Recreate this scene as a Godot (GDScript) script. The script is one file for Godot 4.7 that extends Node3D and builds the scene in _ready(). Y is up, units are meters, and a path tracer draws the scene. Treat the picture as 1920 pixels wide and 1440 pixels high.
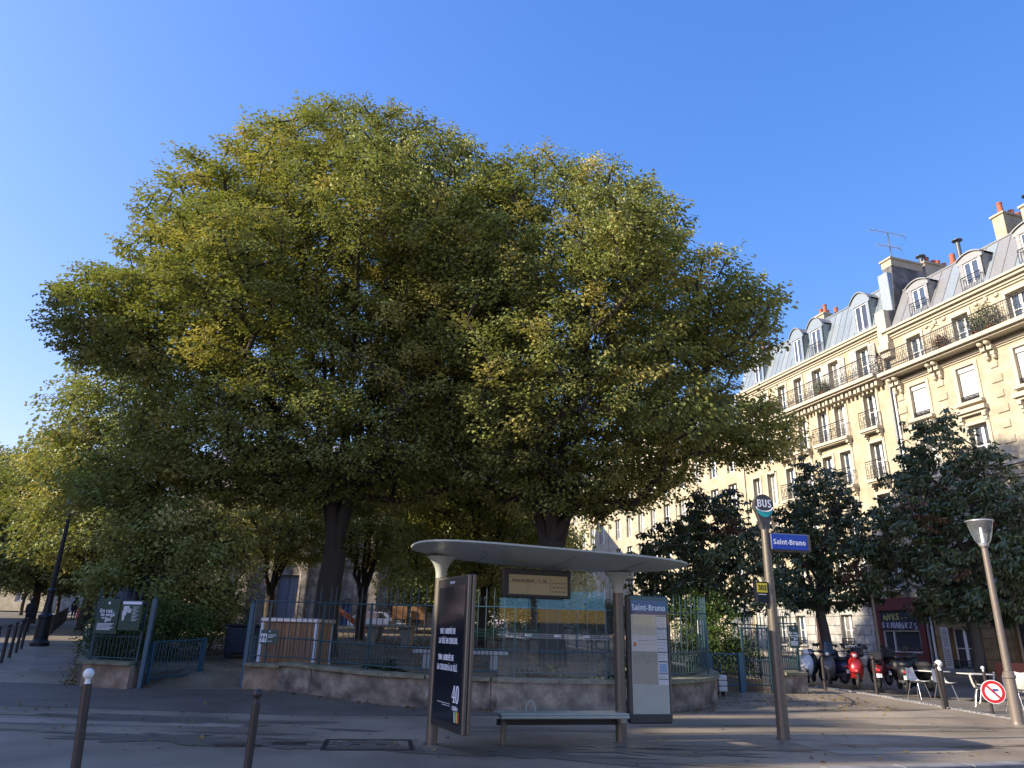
extends Node3D
# A street corner in Paris: bus shelter before a small park with two big limes, sunlit apartment houses on the right.
const EYE = 1.5
var M = {}
var used = {}
var rng = RandomNumberGenerator.new()
var nz = FastNoiseLite.new()
var FP = Vector3(19.62, 0, -33.59)            # facade line on the right: a point on it
var FD = Vector3(-0.3045, 0, -0.9525)         # its direction away from the camera
var FN = Vector3(-0.9525, 0, 0.3045)          # its outward normal
var SO = Vector3(-1.01, 0, -11.3)             # bus shelter: foot of its left post
var SU = Vector3(0.9652, 0, -0.2617)          # along the shelter
var SV = Vector3(0.2617, 0, 0.9652)           # towards the kerb

# ---------------------------------------------------------------- mesh builder
class MB:
	var v := PackedVector3Array()
	var n := PackedVector3Array()
	var c := PackedColorArray()
	var col := Color.WHITE
	func tri(a: Vector3, b: Vector3, d: Vector3, na: Vector3, nb: Vector3, nd: Vector3) -> void:
		if (b - a).cross(d - a).dot(na + nb + nd) > 0.0:
			v.append(a); v.append(d); v.append(b); n.append(na); n.append(nd); n.append(nb)
		else:
			v.append(a); v.append(b); v.append(d); n.append(na); n.append(nb); n.append(nd)
		c.append(col); c.append(col); c.append(col)
	func quad(a: Vector3, b: Vector3, d: Vector3, e: Vector3, nn: Vector3) -> void:
		tri(a, b, d, nn, nn, nn); tri(a, d, e, nn, nn, nn)
	func quadf(a: Vector3, b: Vector3, d: Vector3, e: Vector3) -> void:
		var nn := (b - a).cross(d - a).normalized()
		if nn == Vector3.ZERO: nn = (d - a).cross(e - a).normalized()
		quad(a, b, d, e, nn)
	func box(lo: Vector3, hi: Vector3, t := Transform3D.IDENTITY, cut := 0.0) -> void:
		var ce := (lo + hi) * 0.5
		var h := (hi - lo) * 0.5
		h = h.abs()
		if cut <= 0.0:
			for ax in 3:
				for s in [-1.0, 1.0]:
					var nn := Vector3.ZERO; nn[ax] = s
					var p := ce; p[ax] += s * h[ax]
					var u := Vector3.ZERO; u[(ax + 1) % 3] = h[(ax + 1) % 3]
					var w := Vector3.ZERO; w[(ax + 2) % 3] = h[(ax + 2) % 3]
					quad(t * (p - u - w), t * (p + u - w), t * (p + u + w), t * (p - u + w), (t.basis * nn).normalized())
			return
		cut = minf(cut, minf(h.x, minf(h.y, h.z)) * 0.9)
		for ax in 3:
			var b1 := (ax + 1) % 3
			var b2 := (ax + 2) % 3
			for s in [-1.0, 1.0]:
				var nn := Vector3.ZERO; nn[ax] = s
				var p := ce; p[ax] += s * h[ax]
				var u := Vector3.ZERO; u[b1] = h[b1] - cut
				var w := Vector3.ZERO; w[b2] = h[b2] - cut
				quad(t * (p - u - w), t * (p + u - w), t * (p + u + w), t * (p - u + w), (t.basis * nn).normalized())
			for s1 in [-1.0, 1.0]:
				for s2 in [-1.0, 1.0]:
					var e1 := Vector3.ZERO; e1[b1] = s1 * h[b1]; e1[b2] = s2 * (h[b2] - cut)
					var e2 := Vector3.ZERO; e2[b1] = s1 * (h[b1] - cut); e2[b2] = s2 * h[b2]
					var l := Vector3.ZERO; l[ax] = h[ax] - cut
					var nn := Vector3.ZERO; nn[b1] = s1; nn[b2] = s2
					quad(t * (ce + e1 - l), t * (ce + e1 + l), t * (ce + e2 + l), t * (ce + e2 - l), (t.basis * nn).normalized())
		for sx in [-1.0, 1.0]:
			for sy in [-1.0, 1.0]:
				for sz in [-1.0, 1.0]:
					var s := Vector3(sx, sy, sz)
					var nn := (t.basis * s).normalized()
					tri(t * (ce + s * (h - Vector3(0, cut, cut))), t * (ce + s * (h - Vector3(cut, 0, cut))), t * (ce + s * (h - Vector3(cut, cut, 0))), nn, nn, nn)
	func bar(a: Vector3, b: Vector3, r: float, r2 := -1.0, k := 6, caps := true) -> void:
		if r2 < 0.0: r2 = r
		var d := b - a
		if d.length() < 1e-6: return
		d = d.normalized()
		var u := d.cross(Vector3.UP if absf(d.y) < 0.9 else Vector3.RIGHT).normalized()
		var w := d.cross(u)
		for i in k:
			var a0 := TAU * i / k
			var a1 := TAU * (i + 1) / k
			var n0 := u * cos(a0) + w * sin(a0)
			var n1 := u * cos(a1) + w * sin(a1)
			tri(a + n0 * r, a + n1 * r, b + n1 * r2, n0, n1, n1)
			tri(a + n0 * r, b + n1 * r2, b + n0 * r2, n0, n1, n0)
			if caps:
				tri(b, b + n0 * r2, b + n1 * r2, d, d, d)
				tri(a, a + n0 * r, a + n1 * r, -d, -d, -d)
	func tube(p: Array, r, k := 6, closed := false) -> void:   # r: a number or an array of radii
		var m := p.size()
		var rings := []
		var nrm := []
		var u := Vector3.ZERO
		for i in m:
			var d: Vector3
			if closed: d = p[(i + 1) % m] - p[(i + m - 1) % m]
			else: d = p[mini(i + 1, m - 1)] - p[maxi(i - 1, 0)]
			d = d.normalized()
			if u == Vector3.ZERO: u = d.cross(Vector3.UP if absf(d.y) < 0.9 else Vector3.RIGHT).normalized()
			u = (u - d * u.dot(d)).normalized()
			var w := d.cross(u)
			var rr: float = r[i] if r is Array else r
			var ring := PackedVector3Array(); var ns := PackedVector3Array()
			for j in k:
				var q := u * cos(TAU * j / k) + w * sin(TAU * j / k)
				ring.append(p[i] + q * rr); ns.append(q)
			rings.append(ring); nrm.append(ns)
		for i in (m if closed else m - 1):
			var i2 := (i + 1) % m
			for j in k:
				var j2 := (j + 1) % k
				tri(rings[i][j], rings[i][j2], rings[i2][j2], nrm[i][j], nrm[i][j2], nrm[i2][j2])
				tri(rings[i][j], rings[i2][j2], rings[i2][j], nrm[i][j], nrm[i2][j2], nrm[i2][j])
		if not closed:
			for e in [0, m - 1]:
				var d: Vector3 = (p[0] - p[1] if e == 0 else p[m - 1] - p[m - 2]).normalized()
				for j in k: tri(p[e], rings[e][j], rings[e][(j + 1) % k], d, d, d)
	func lathe(prof: Array, at := Vector3.ZERO, k := 16, t := Basis.IDENTITY) -> void:   # prof: [[radius, y], ...]
		for i in prof.size() - 1:
			var r0: float = prof[i][0]; var y0: float = prof[i][1]; var r1: float = prof[i + 1][0]; var y1: float = prof[i + 1][1]
			var sl := Vector2(y1 - y0, -(r1 - r0))
			if sl.length() < 1e-6: continue
			sl = sl.normalized()
			for j in k:
				var a0 := TAU * j / k; var a1 := TAU * (j + 1) / k
				var c0 := Vector3(cos(a0), 0, sin(a0)); var c1 := Vector3(cos(a1), 0, sin(a1))
				var n0 := t * (c0 * sl.x + Vector3(0, sl.y, 0)); var n1 := t * (c1 * sl.x + Vector3(0, sl.y, 0))
				var p00 := at + t * (c0 * r0 + Vector3(0, y0, 0)); var p01 := at + t * (c1 * r0 + Vector3(0, y0, 0))
				var p10 := at + t * (c0 * r1 + Vector3(0, y1, 0)); var p11 := at + t * (c1 * r1 + Vector3(0, y1, 0))
				if r0 > 1e-5: tri(p00, p01, p11, n0, n1, n1)
				if r1 > 1e-5: tri(p00, p11, p10, n0, n1, n0)
	func ball(at: Vector3, r: Vector3, ku := 10, kv := 7) -> void:
		for i in kv:
			var t0 := PI * i / kv; var t1 := PI * (i + 1) / kv
			for j in ku:
				var a0 := TAU * j / ku; var a1 := TAU * (j + 1) / ku
				var q := [Vector3(sin(t0) * cos(a0), cos(t0), sin(t0) * sin(a0)), Vector3(sin(t0) * cos(a1), cos(t0), sin(t0) * sin(a1)), Vector3(sin(t1) * cos(a1), cos(t1), sin(t1) * sin(a1)), Vector3(sin(t1) * cos(a0), cos(t1), sin(t1) * sin(a0))]
				if i > 0: tri(at + q[0] * r, at + q[1] * r, at + q[2] * r, q[0], q[1], q[2])
				if i < kv - 1: tri(at + q[0] * r, at + q[2] * r, at + q[3] * r, q[0], q[2], q[3])
	func prism(poly: PackedVector2Array, z0: float, z1: float, t := Transform3D.IDENTITY) -> void:   # polygon in x,y, extruded along z
		var ix := Geometry2D.triangulate_polygon(poly)
		var nz := (t.basis * Vector3(0, 0, 1)).normalized()
		for i in ix.size() / 3:
			var a := poly[ix[i * 3]]; var b := poly[ix[i * 3 + 1]]; var d := poly[ix[i * 3 + 2]]
			tri(t * Vector3(a.x, a.y, z1), t * Vector3(b.x, b.y, z1), t * Vector3(d.x, d.y, z1), nz, nz, nz)
			tri(t * Vector3(a.x, a.y, z0), t * Vector3(b.x, b.y, z0), t * Vector3(d.x, d.y, z0), -nz, -nz, -nz)
		var sg := 1.0 if Geometry2D.is_polygon_clockwise(poly) else -1.0
		for i in poly.size():
			var a := poly[i]; var b := poly[(i + 1) % poly.size()]
			var e := (b - a).normalized()
			var nn := (t.basis * (Vector3(-e.y, e.x, 0) * sg)).normalized()
			quad(t * Vector3(a.x, a.y, z0), t * Vector3(b.x, b.y, z0), t * Vector3(b.x, b.y, z1), t * Vector3(a.x, a.y, z1), nn)
	func mesh(colors := false) -> ArrayMesh:
		var m := ArrayMesh.new()
		if v.is_empty(): return m
		var a := []
		a.resize(Mesh.ARRAY_MAX)
		a[Mesh.ARRAY_VERTEX] = v
		a[Mesh.ARRAY_NORMAL] = n
		if colors: a[Mesh.ARRAY_COLOR] = c
		m.add_surface_from_arrays(Mesh.PRIMITIVE_TRIANGLES, a)
		return m

# ---------------------------------------------------------------- naming, tagging
func numbered(s: String) -> String:
	used[s] = used.get(s, 0) + 1
	return s if used[s] == 1 else "%s_%03d" % [s, used[s] - 1]
func tag(o, label, category, group = "", kind = ""):
	if label: o.set_meta("label", label)
	if category: o.set_meta("category", category)
	if group: o.set_meta("group", group)
	if kind: o.set_meta("kind", kind)
	return o
func thing(called, label, category, at = Vector3.ZERO, turn = 0.0, group = ""):
	var o = Node3D.new(); o.name = numbered(called); add_child(o)
	o.position = at; o.rotation.y = turn
	return tag(o, label, category, group)
func part(parent, called, mb, mat, label = ""):
	var o = MeshInstance3D.new(); o.name = called
	o.mesh = mb.mesh() if mb is MB else mb
	o.material_override = mat
	parent.add_child(o, true)
	if label: o.set_meta("label", label)
	if called == "small_print": o.set_meta("kind", "stuff")
	return o
func single(called, mb, mat, label, category, group = ""):
	var o = MeshInstance3D.new(); o.name = numbered(called); o.mesh = mb.mesh(); o.material_override = mat; add_child(o)
	return tag(o, label, category, group)
func struct(called, mb, mat):
	var o = MeshInstance3D.new(); o.name = numbered(called); o.mesh = mb.mesh(); o.material_override = mat; add_child(o)
	return tag(o, "", "", "", "structure")
func dup(o, at, turn, label = "", group = ""):
	var base = str(o.name)
	var r = o.duplicate(); r.name = numbered(base); add_child(r); r.position = at; r.rotation.y = turn
	if label: r.set_meta("label", label)
	if group: r.set_meta("group", group)
	return r
func words(parent, called, text, size, mat, t: Transform3D, depth = 0.004, wide = 1.0, bold = true, font = "Droid Sans"):
	var tm = TextMesh.new()
	var f = SystemFont.new(); f.font_names = PackedStringArray([font]); f.font_weight = 700 if bold else 400
	tm.font = f; tm.text = text; tm.font_size = 64; tm.pixel_size = size / 64.0; tm.depth = depth; tm.curve_step = 1.5
	var o = MeshInstance3D.new(); o.name = called; o.mesh = tm; o.material_override = mat
	parent.add_child(o, true)
	o.transform = t * Transform3D(Basis.from_scale(Vector3(wide, 1, 1)), Vector3.ZERO)
	return o

# ---------------------------------------------------------------- materials
func lin(r, g, b) -> Color: return Color(r, g, b).linear_to_srgb()
func noise_tex(freq, seed_, c0, c1, octaves = 4, as_normal = false, kind = FastNoiseLite.TYPE_SIMPLEX_SMOOTH, mid = null):
	var f = FastNoiseLite.new(); f.noise_type = kind; f.frequency = freq; f.seed = seed_; f.fractal_octaves = octaves
	var t = NoiseTexture2D.new(); t.width = 512; t.height = 512; t.seamless = true; t.noise = f
	if as_normal: t.as_normal_map = true; t.bump_strength = 4.0
	else:
		var g = Gradient.new(); g.set_color(0, c0); g.set_color(1, c1)
		if mid != null: g.add_point(mid[0], mid[1])
		t.color_ramp = g
	return t
func flat(c: Color, rough = 0.6, metal = 0.0, spec = 0.5):
	var m = StandardMaterial3D.new(); m.albedo_color = c; m.roughness = rough; m.metallic = metal; m.metallic_specular = spec
	return m
func grain(c0: Color, c1: Color, freq = 0.02, scale = 1.0, rough = 0.8, bump = 0.0, seed_ = 1, octaves = 5, detail = null):
	var m = flat(Color.WHITE, rough)
	m.albedo_texture = noise_tex(freq, seed_, c0, c1, octaves)
	m.uv1_triplanar = true; m.uv1_world_triplanar = true; m.uv1_scale = Vector3.ONE * scale
	if bump > 0.0:
		m.heightmap_enabled = true; m.heightmap_scale = bump; m.heightmap_texture = noise_tex(freq * 2.5, seed_ + 7, Color.BLACK, Color.WHITE, 3)
	if detail != null:      # [gradient low, high, frequency, scale]: coarse stains laid over the grain
		m.detail_enabled = true; m.detail_blend_mode = BaseMaterial3D.BLEND_MODE_MUL
		m.detail_albedo = noise_tex(detail[2], seed_ + 31, detail[0], detail[1], 4)
		m.detail_uv_layer = BaseMaterial3D.DETAIL_UV_2
		m.uv2_triplanar = true; m.uv2_world_triplanar = true; m.uv2_scale = Vector3.ONE * detail[3]
	return m
func make_materials():
	var W = Color.WHITE
	M.road = grain(lin(.18, .158, .128), lin(.275, .245, .20), 0.03, 0.55, 0.62, 0.25, 3, 5, [Color(.72, .72, .74), W, .006, .06])
	M.pave = grain(lin(.27, .218, .155), lin(.425, .35, .258), 0.06, 0.6, 0.48, 0.3, 5, 5, [Color(.70, .70, .70), W, .008, .085])
	M.dark_asphalt = grain(lin(.13, .108, .08), lin(.20, .168, .128), 0.06, 0.6, 0.6, 0.2, 6, 5, [Color(.75, .75, .75), W, .008, .1])
	M.wet = grain(lin(.125, .108, .084), lin(.20, .172, .138), 0.06, 0.6, 0.38, 0.1, 8, 5)
	M.patch_a = grain(lin(.22, .178, .128), lin(.34, .28, .21), 0.06, 0.6, 0.6, 0.3, 51, 5, [Color(.75, .75, .75), W, .008, .12])
	M.patch_b = grain(lin(.30, .245, .175), lin(.46, .38, .285), 0.06, 0.6, 0.62, 0.3, 52, 5, [Color(.78, .78, .78), W, .008, .12])
	M.kerb = grain(lin(.22, .21, .20), lin(.36, .35, .33), 0.05, 1.0, 0.75, 0.15, 9, 4, [Color(.7, .7, .7), W, .01, .3])
	M.crack = flat(lin(.025, .025, .027), 0.8)
	M.soil = grain(lin(.16, .125, .075), lin(.32, .26, .165), 0.03, 0.5, 0.95, 0.6, 11, 5, [Color(.6, .58, .55), W, .01, .12])
	M.wall_render = grain(lin(.40, .29, .195), lin(.51, .385, .27), 0.02, 0.8, 0.9, 0.3, 12, 5, [Color(.55, .53, .5), W, .01, .35])
	M.wall_dirty = grain(lin(.32, .265, .19), lin(.58, .49, .365), 0.03, 0.5, 0.92, 0.5, 13, 5, [Color(.35, .35, .36), W, .013, .3])
	M.coping = grain(lin(.22, .20, .14), lin(.39, .36, .27), 0.04, 0.9, 0.9, 0.4, 14, 5, [Color(.6, .62, .5), W, .01, .4])
	M.fence = grain(lin(.016, .05, .058), lin(.025, .068, .078), 0.05, 2.0, 0.45, 0.0, 15, 3)
	M.fence_bright = grain(lin(.018, .066, .10), lin(.027, .088, .125), 0.05, 2.0, 0.42, 0.0, 16, 3)
	M.bark = grain(lin(.030, .024, .018), lin(.085, .068, .05), 0.02, 2.4, 0.95, 1.6, 17, 5)
	M.bark.uv1_scale = Vector3(4.5, 0.9, 4.5)
	M.bark_grey = grain(lin(.05, .045, .038), lin(.14, .125, .10), 0.03, 2.4, 0.95, 0.8, 18, 5)
	M.leaf = leaf_mat(.55, .42)
	M.leaf_gloss = leaf_mat(.34, .5); M.leaf_gloss.backlight = Color(.35, .35, .3)
	M.stone = grain(lin(.46, .40, .275), lin(.55, .485, .345), 0.02, 0.5, 0.85, 0.12, 20, 5, [Color(.84, .81, .77), W, .012, .16])
	M.stone_b = grain(lin(.43, .38, .275), lin(.525, .47, .35), 0.02, 0.5, 0.85, 0.12, 21, 5, [Color(.82, .8, .76), W, .012, .18])
	M.stone_white = grain(lin(.46, .44, .39), lin(.6, .58, .53), 0.02, 0.5, 0.85, 0.1, 22, 5, [Color(.72, .71, .7), W, .012, .2])
	M.trim = grain(lin(.42, .37, .27), lin(.51, .455, .345), 0.03, 0.8, 0.8, 0.1, 23, 4)
	M.ochre = grain(lin(.30, .205, .09), lin(.40, .29, .145), 0.02, 0.6, 0.85, 0.1, 24, 5, [Color(.7, .68, .65), W, .012, .3])
	M.render_grey = grain(lin(.15, .145, .14), lin(.38, .37, .35), 0.012, 0.3, 0.92, 0.2, 25, 6, [Color(.4, .4, .4), W, .01, .22])
	M.zinc = grain(lin(.21, .25, .265), lin(.29, .33, .345), 0.02, 0.5, 0.42, 0.0, 26, 4); M.zinc.metallic = 0.35
	M.zinc_b = grain(lin(.25, .285, .295), lin(.33, .365, .37), 0.02, 0.5, 0.42, 0.0, 27, 4); M.zinc_b.metallic = 0.35
	M.zinc_grey = grain(lin(.21, .21, .205), lin(.29, .29, .28), 0.02, 0.5, 0.5, 0.0, 28, 4); M.zinc_grey.metallic = 0.3
	M.iron = flat(lin(.02, .021, .023), 0.5, 0.2)
	M.iron_grey = flat(lin(.10, .105, .11), 0.5, 0.3)
	M.white = flat(lin(.74, .74, .72), 0.45)
	M.shutter = flat(lin(.50, .49, .45), 0.6)
	M.roller = flat(lin(.62, .61, .585), 0.55)
	M.pane = flat(lin(.045, .05, .058), 0.04, 0.0, 0.75)
	M.pane_curtain = flat(lin(.22, .21, .19), 0.12, 0.0, 0.6)
	M.pane_sky = flat(lin(.05, .07, .10), 0.04, 0.0, 0.8)
	M.terracotta = grain(lin(.27, .08, .04), lin(.37, .13, .065), 0.03, 1.5, 0.85, 0.0, 29, 4)
	M.wood = grain(lin(.19, .085, .03), lin(.34, .165, .065), 0.02, 1.0, 0.6, 0.1, 30, 5); M.wood.uv1_scale = Vector3(3, .35, 3)
	M.wood_b = grain(lin(.25, .12, .045), lin(.38, .20, .085), 0.02, 1.0, 0.6, 0.1, 33, 5); M.wood_b.uv1_scale = Vector3(3, .35, 3)
	M.wood_door = grain(lin(.16, .07, .03), lin(.24, .11, .05), 0.02, 1.0, 0.5, 0.1, 34, 5)
	M.bollard = grain(lin(.030, .024, .021), lin(.055, .045, .04), 0.04, 1.5, 0.45, 0.0, 35, 4); M.bollard.metallic = .2
	M.ball_white = grain(lin(.6, .6, .58), lin(.78, .78, .76), 0.04, 3.0, 0.5, 0.0, 36, 4)
	M.bronze = grain(lin(.135, .118, .09), lin(.18, .158, .122), 0.03, 1.0, 0.42, 0.0, 37, 3); M.bronze.metallic = .55
	M.dark_frame = flat(lin(.030, .027, .025), 0.4, 0.2)
	M.canopy = grain(lin(.37, .385, .315), lin(.44, .455, .375), 0.02, 0.4, 0.3, 0.0, 38, 4)
	M.glass = flat(Color(.82, .93, .92, 0.025), 0.02); M.glass.transparency = BaseMaterial3D.TRANSPARENCY_ALPHA
	M.screen = flat(Color(.10, .12, .15, .45), .06); M.screen.transparency = BaseMaterial3D.TRANSPARENCY_ALPHA
	M.dot = flat(lin(.62, .63, .63), 0.6)
	M.poster_black = flat(lin(.010, .012, .018), 0.10, 0.0, .32)
	M.text_white = flat(lin(.8, .8, .8), 0.6)
	M.blue_sign = flat(lin(.012, .06, .36), 0.4)
	M.blue_dark = flat(lin(.045, .05, .19), 0.4)
	M.teal = flat(lin(.02, .42, .37), 0.4)
	M.grey_sign = flat(lin(.055, .052, .050), 0.4)
	M.yellow_sign = flat(lin(.75, .58, .03), 0.5)
	M.black = flat(lin(.010, .010, .011), 0.5)
	M.rubber = flat(lin(.016, .016, .017), 0.85)
	M.red = flat(lin(.34, .010, .010), 0.28); M.red.clearcoat_enabled = true; M.red.clearcoat = .6
	M.red_sign = flat(lin(.48, .02, .025), 0.4)
	M.red_paint = grain(lin(.09, .012, .012), lin(.14, .02, .018), 0.03, 1.0, 0.45, 0.0, 40, 4)
	M.silver = flat(lin(.42, .43, .44), 0.35, 0.6)
	M.chrome = flat(lin(.6, .6, .6), 0.2, 0.9)
	M.lamp_pole = grain(lin(.17, .14, .115), lin(.22, .185, .155), 0.03, 1.0, 0.4, 0.0, 41, 4); M.lamp_pole.metallic = .3
	M.green_sign = flat(lin(.018, .055, .038), 0.45)
	M.green_bench = flat(lin(.02, .10, .05), 0.5)
	M.concrete = grain(lin(.27, .25, .21), lin(.40, .375, .32), 0.04, 1.0, 0.9, 0.3, 42, 4)
	M.board_yellow = flat(lin(.42, .34, .17), 0.35)
	M.paper = flat(lin(.60, .59, .55), 0.6)
	M.paper_blue = flat(lin(.25, .38, .55), 0.6)
	M.slate_blue = grain(lin(.13, .155, .21), lin(.18, .21, .27), 0.03, 0.8, 0.6, 0.0, 43, 4)
	M.door_blue = grain(lin(.07, .11, .24), lin(.10, .15, .30), 0.03, 0.8, 0.6, 0.0, 44, 4)
	M.church = grain(lin(.33, .285, .22), lin(.52, .47, .385), 0.02, 0.25, 0.92, 0.2, 45, 6, [Color(.5, .47, .44), W, .015, .12])
	M.skin = flat(lin(.32, .19, .13), 0.6)
	M.cloth_dark = flat(lin(.025, .027, .035), 0.9)
	M.cloth_light = flat(lin(.45, .45, .46), 0.9)
	M.lamp_glass = flat(Color(.95, .97, .98, 0.07), 0.03); M.lamp_glass.transparency = BaseMaterial3D.TRANSPARENCY_ALPHA
	M.cover_white = grain(lin(.46, .45, .40), lin(.6, .59, .53), 0.03, 1.0, 0.7, 0.4, 46, 4)
func leaf_mat(rough, spec):
	var m = flat(Color.WHITE, rough, 0.0, spec); m.vertex_color_use_as_albedo = true
	m.backlight_enabled = true; m.backlight = Color(.74, .74, .5)
	return m

func gy(z: float) -> float: return minf(0.04 * maxf(0.0, -17.0 - z), 2.9)
func on(x, z, up = 0.0) -> Vector3: return Vector3(x, gy(z) + up, z)

# ---------------------------------------------------------------- foliage
func leaf_spray(count, spread, length, width, seed_, tilt, flatness = 0.6, fold = 0.25, tones = [0.86, 1.14], fine = false, fan = 9.0) -> Dictionary:
	# a handful of folded leaves: points, triangles and a tone for each point
	var r = RandomNumberGenerator.new(); r.seed = seed_
	var v = PackedVector3Array(); var ix = PackedInt32Array(); var c = PackedColorArray()
	for i in count:
		var at = Vector3(r.randfn(), r.randfn() * flatness, r.randfn()).limit_length(1.7) * spread * 0.55
		var bs = Basis(Vector3.UP, r.randfn() * fan) * Basis(Vector3.RIGHT, r.randf_range(-0.1, 1.0) * tilt) * Basis(Vector3.BACK, r.randfn() * tilt * 0.45)
		var L = length * r.randf_range(0.75, 1.2); var Wd = width * r.randf_range(0.8, 1.15)
		var k = r.randf_range(tones[0], tones[1])
		var col = Color(k * r.randf_range(.9, 1.12), k, k * r.randf_range(.75, 1.1))
		var n = v.size()
		var pts = [Vector3(0, 0, 0), Vector3(-.5, fold, .42), Vector3(0, -.12, 1), Vector3(.5, fold, .42)] if not fine else [Vector3(0, 0, 0), Vector3(-.42, fold, .28), Vector3(-.40, fold, .66), Vector3(0, -.12, 1), Vector3(.40, fold, .66), Vector3(.42, fold, .28)]
		for q in pts: v.append(at + bs * Vector3(q.x * Wd, q.y * Wd, q.z * L)); c.append(col)
		for t in ([[0, 1, 2], [0, 2, 3]] if not fine else [[0, 1, 2], [0, 2, 3], [0, 3, 4], [0, 4, 5]]): ix.append_array(PackedInt32Array([n + t[0], n + t[1], n + t[2]]))
	return {"v": v, "i": ix, "c": c}
func foliage(parent, called, spray: Dictionary, xf: Array, cols: Array, mat):
	# one real mesh of leaves
	var sv: PackedVector3Array = spray.v; var si: PackedInt32Array = spray.i; var sc: PackedColorArray = spray.c
	var nv = sv.size(); var ni = si.size()
	var V = PackedVector3Array(); var C = PackedColorArray(); var I = PackedInt32Array()
	I.resize(ni * xf.size()); C.resize(nv * xf.size())
	var at = 0; var ct = 0
	for k in xf.size():
		var base = V.size()
		V.append_array(xf[k] * sv)
		var tint: Color = cols[k]
		for j in ni: I[at] = base + si[j]; at += 1
		for j in nv: C[ct] = sc[j] * tint; ct += 1
	var a = []; a.resize(Mesh.ARRAY_MAX); a[Mesh.ARRAY_VERTEX] = V; a[Mesh.ARRAY_COLOR] = C; a[Mesh.ARRAY_INDEX] = I
	var m = ArrayMesh.new(); m.add_surface_from_arrays(Mesh.PRIMITIVE_TRIANGLES, a)
	var o = MeshInstance3D.new(); o.name = called; o.mesh = m; o.material_override = mat
	parent.add_child(o, true)
	return o
func interp(hs, vs, h):
	if h <= hs[0]: return vs[0]
	for i in hs.size() - 1:
		if h <= hs[i + 1]: return lerpf(vs[i], vs[i + 1], (h - hs[i]) / (hs[i + 1] - hs[i]))
	return vs[-1]
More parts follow.
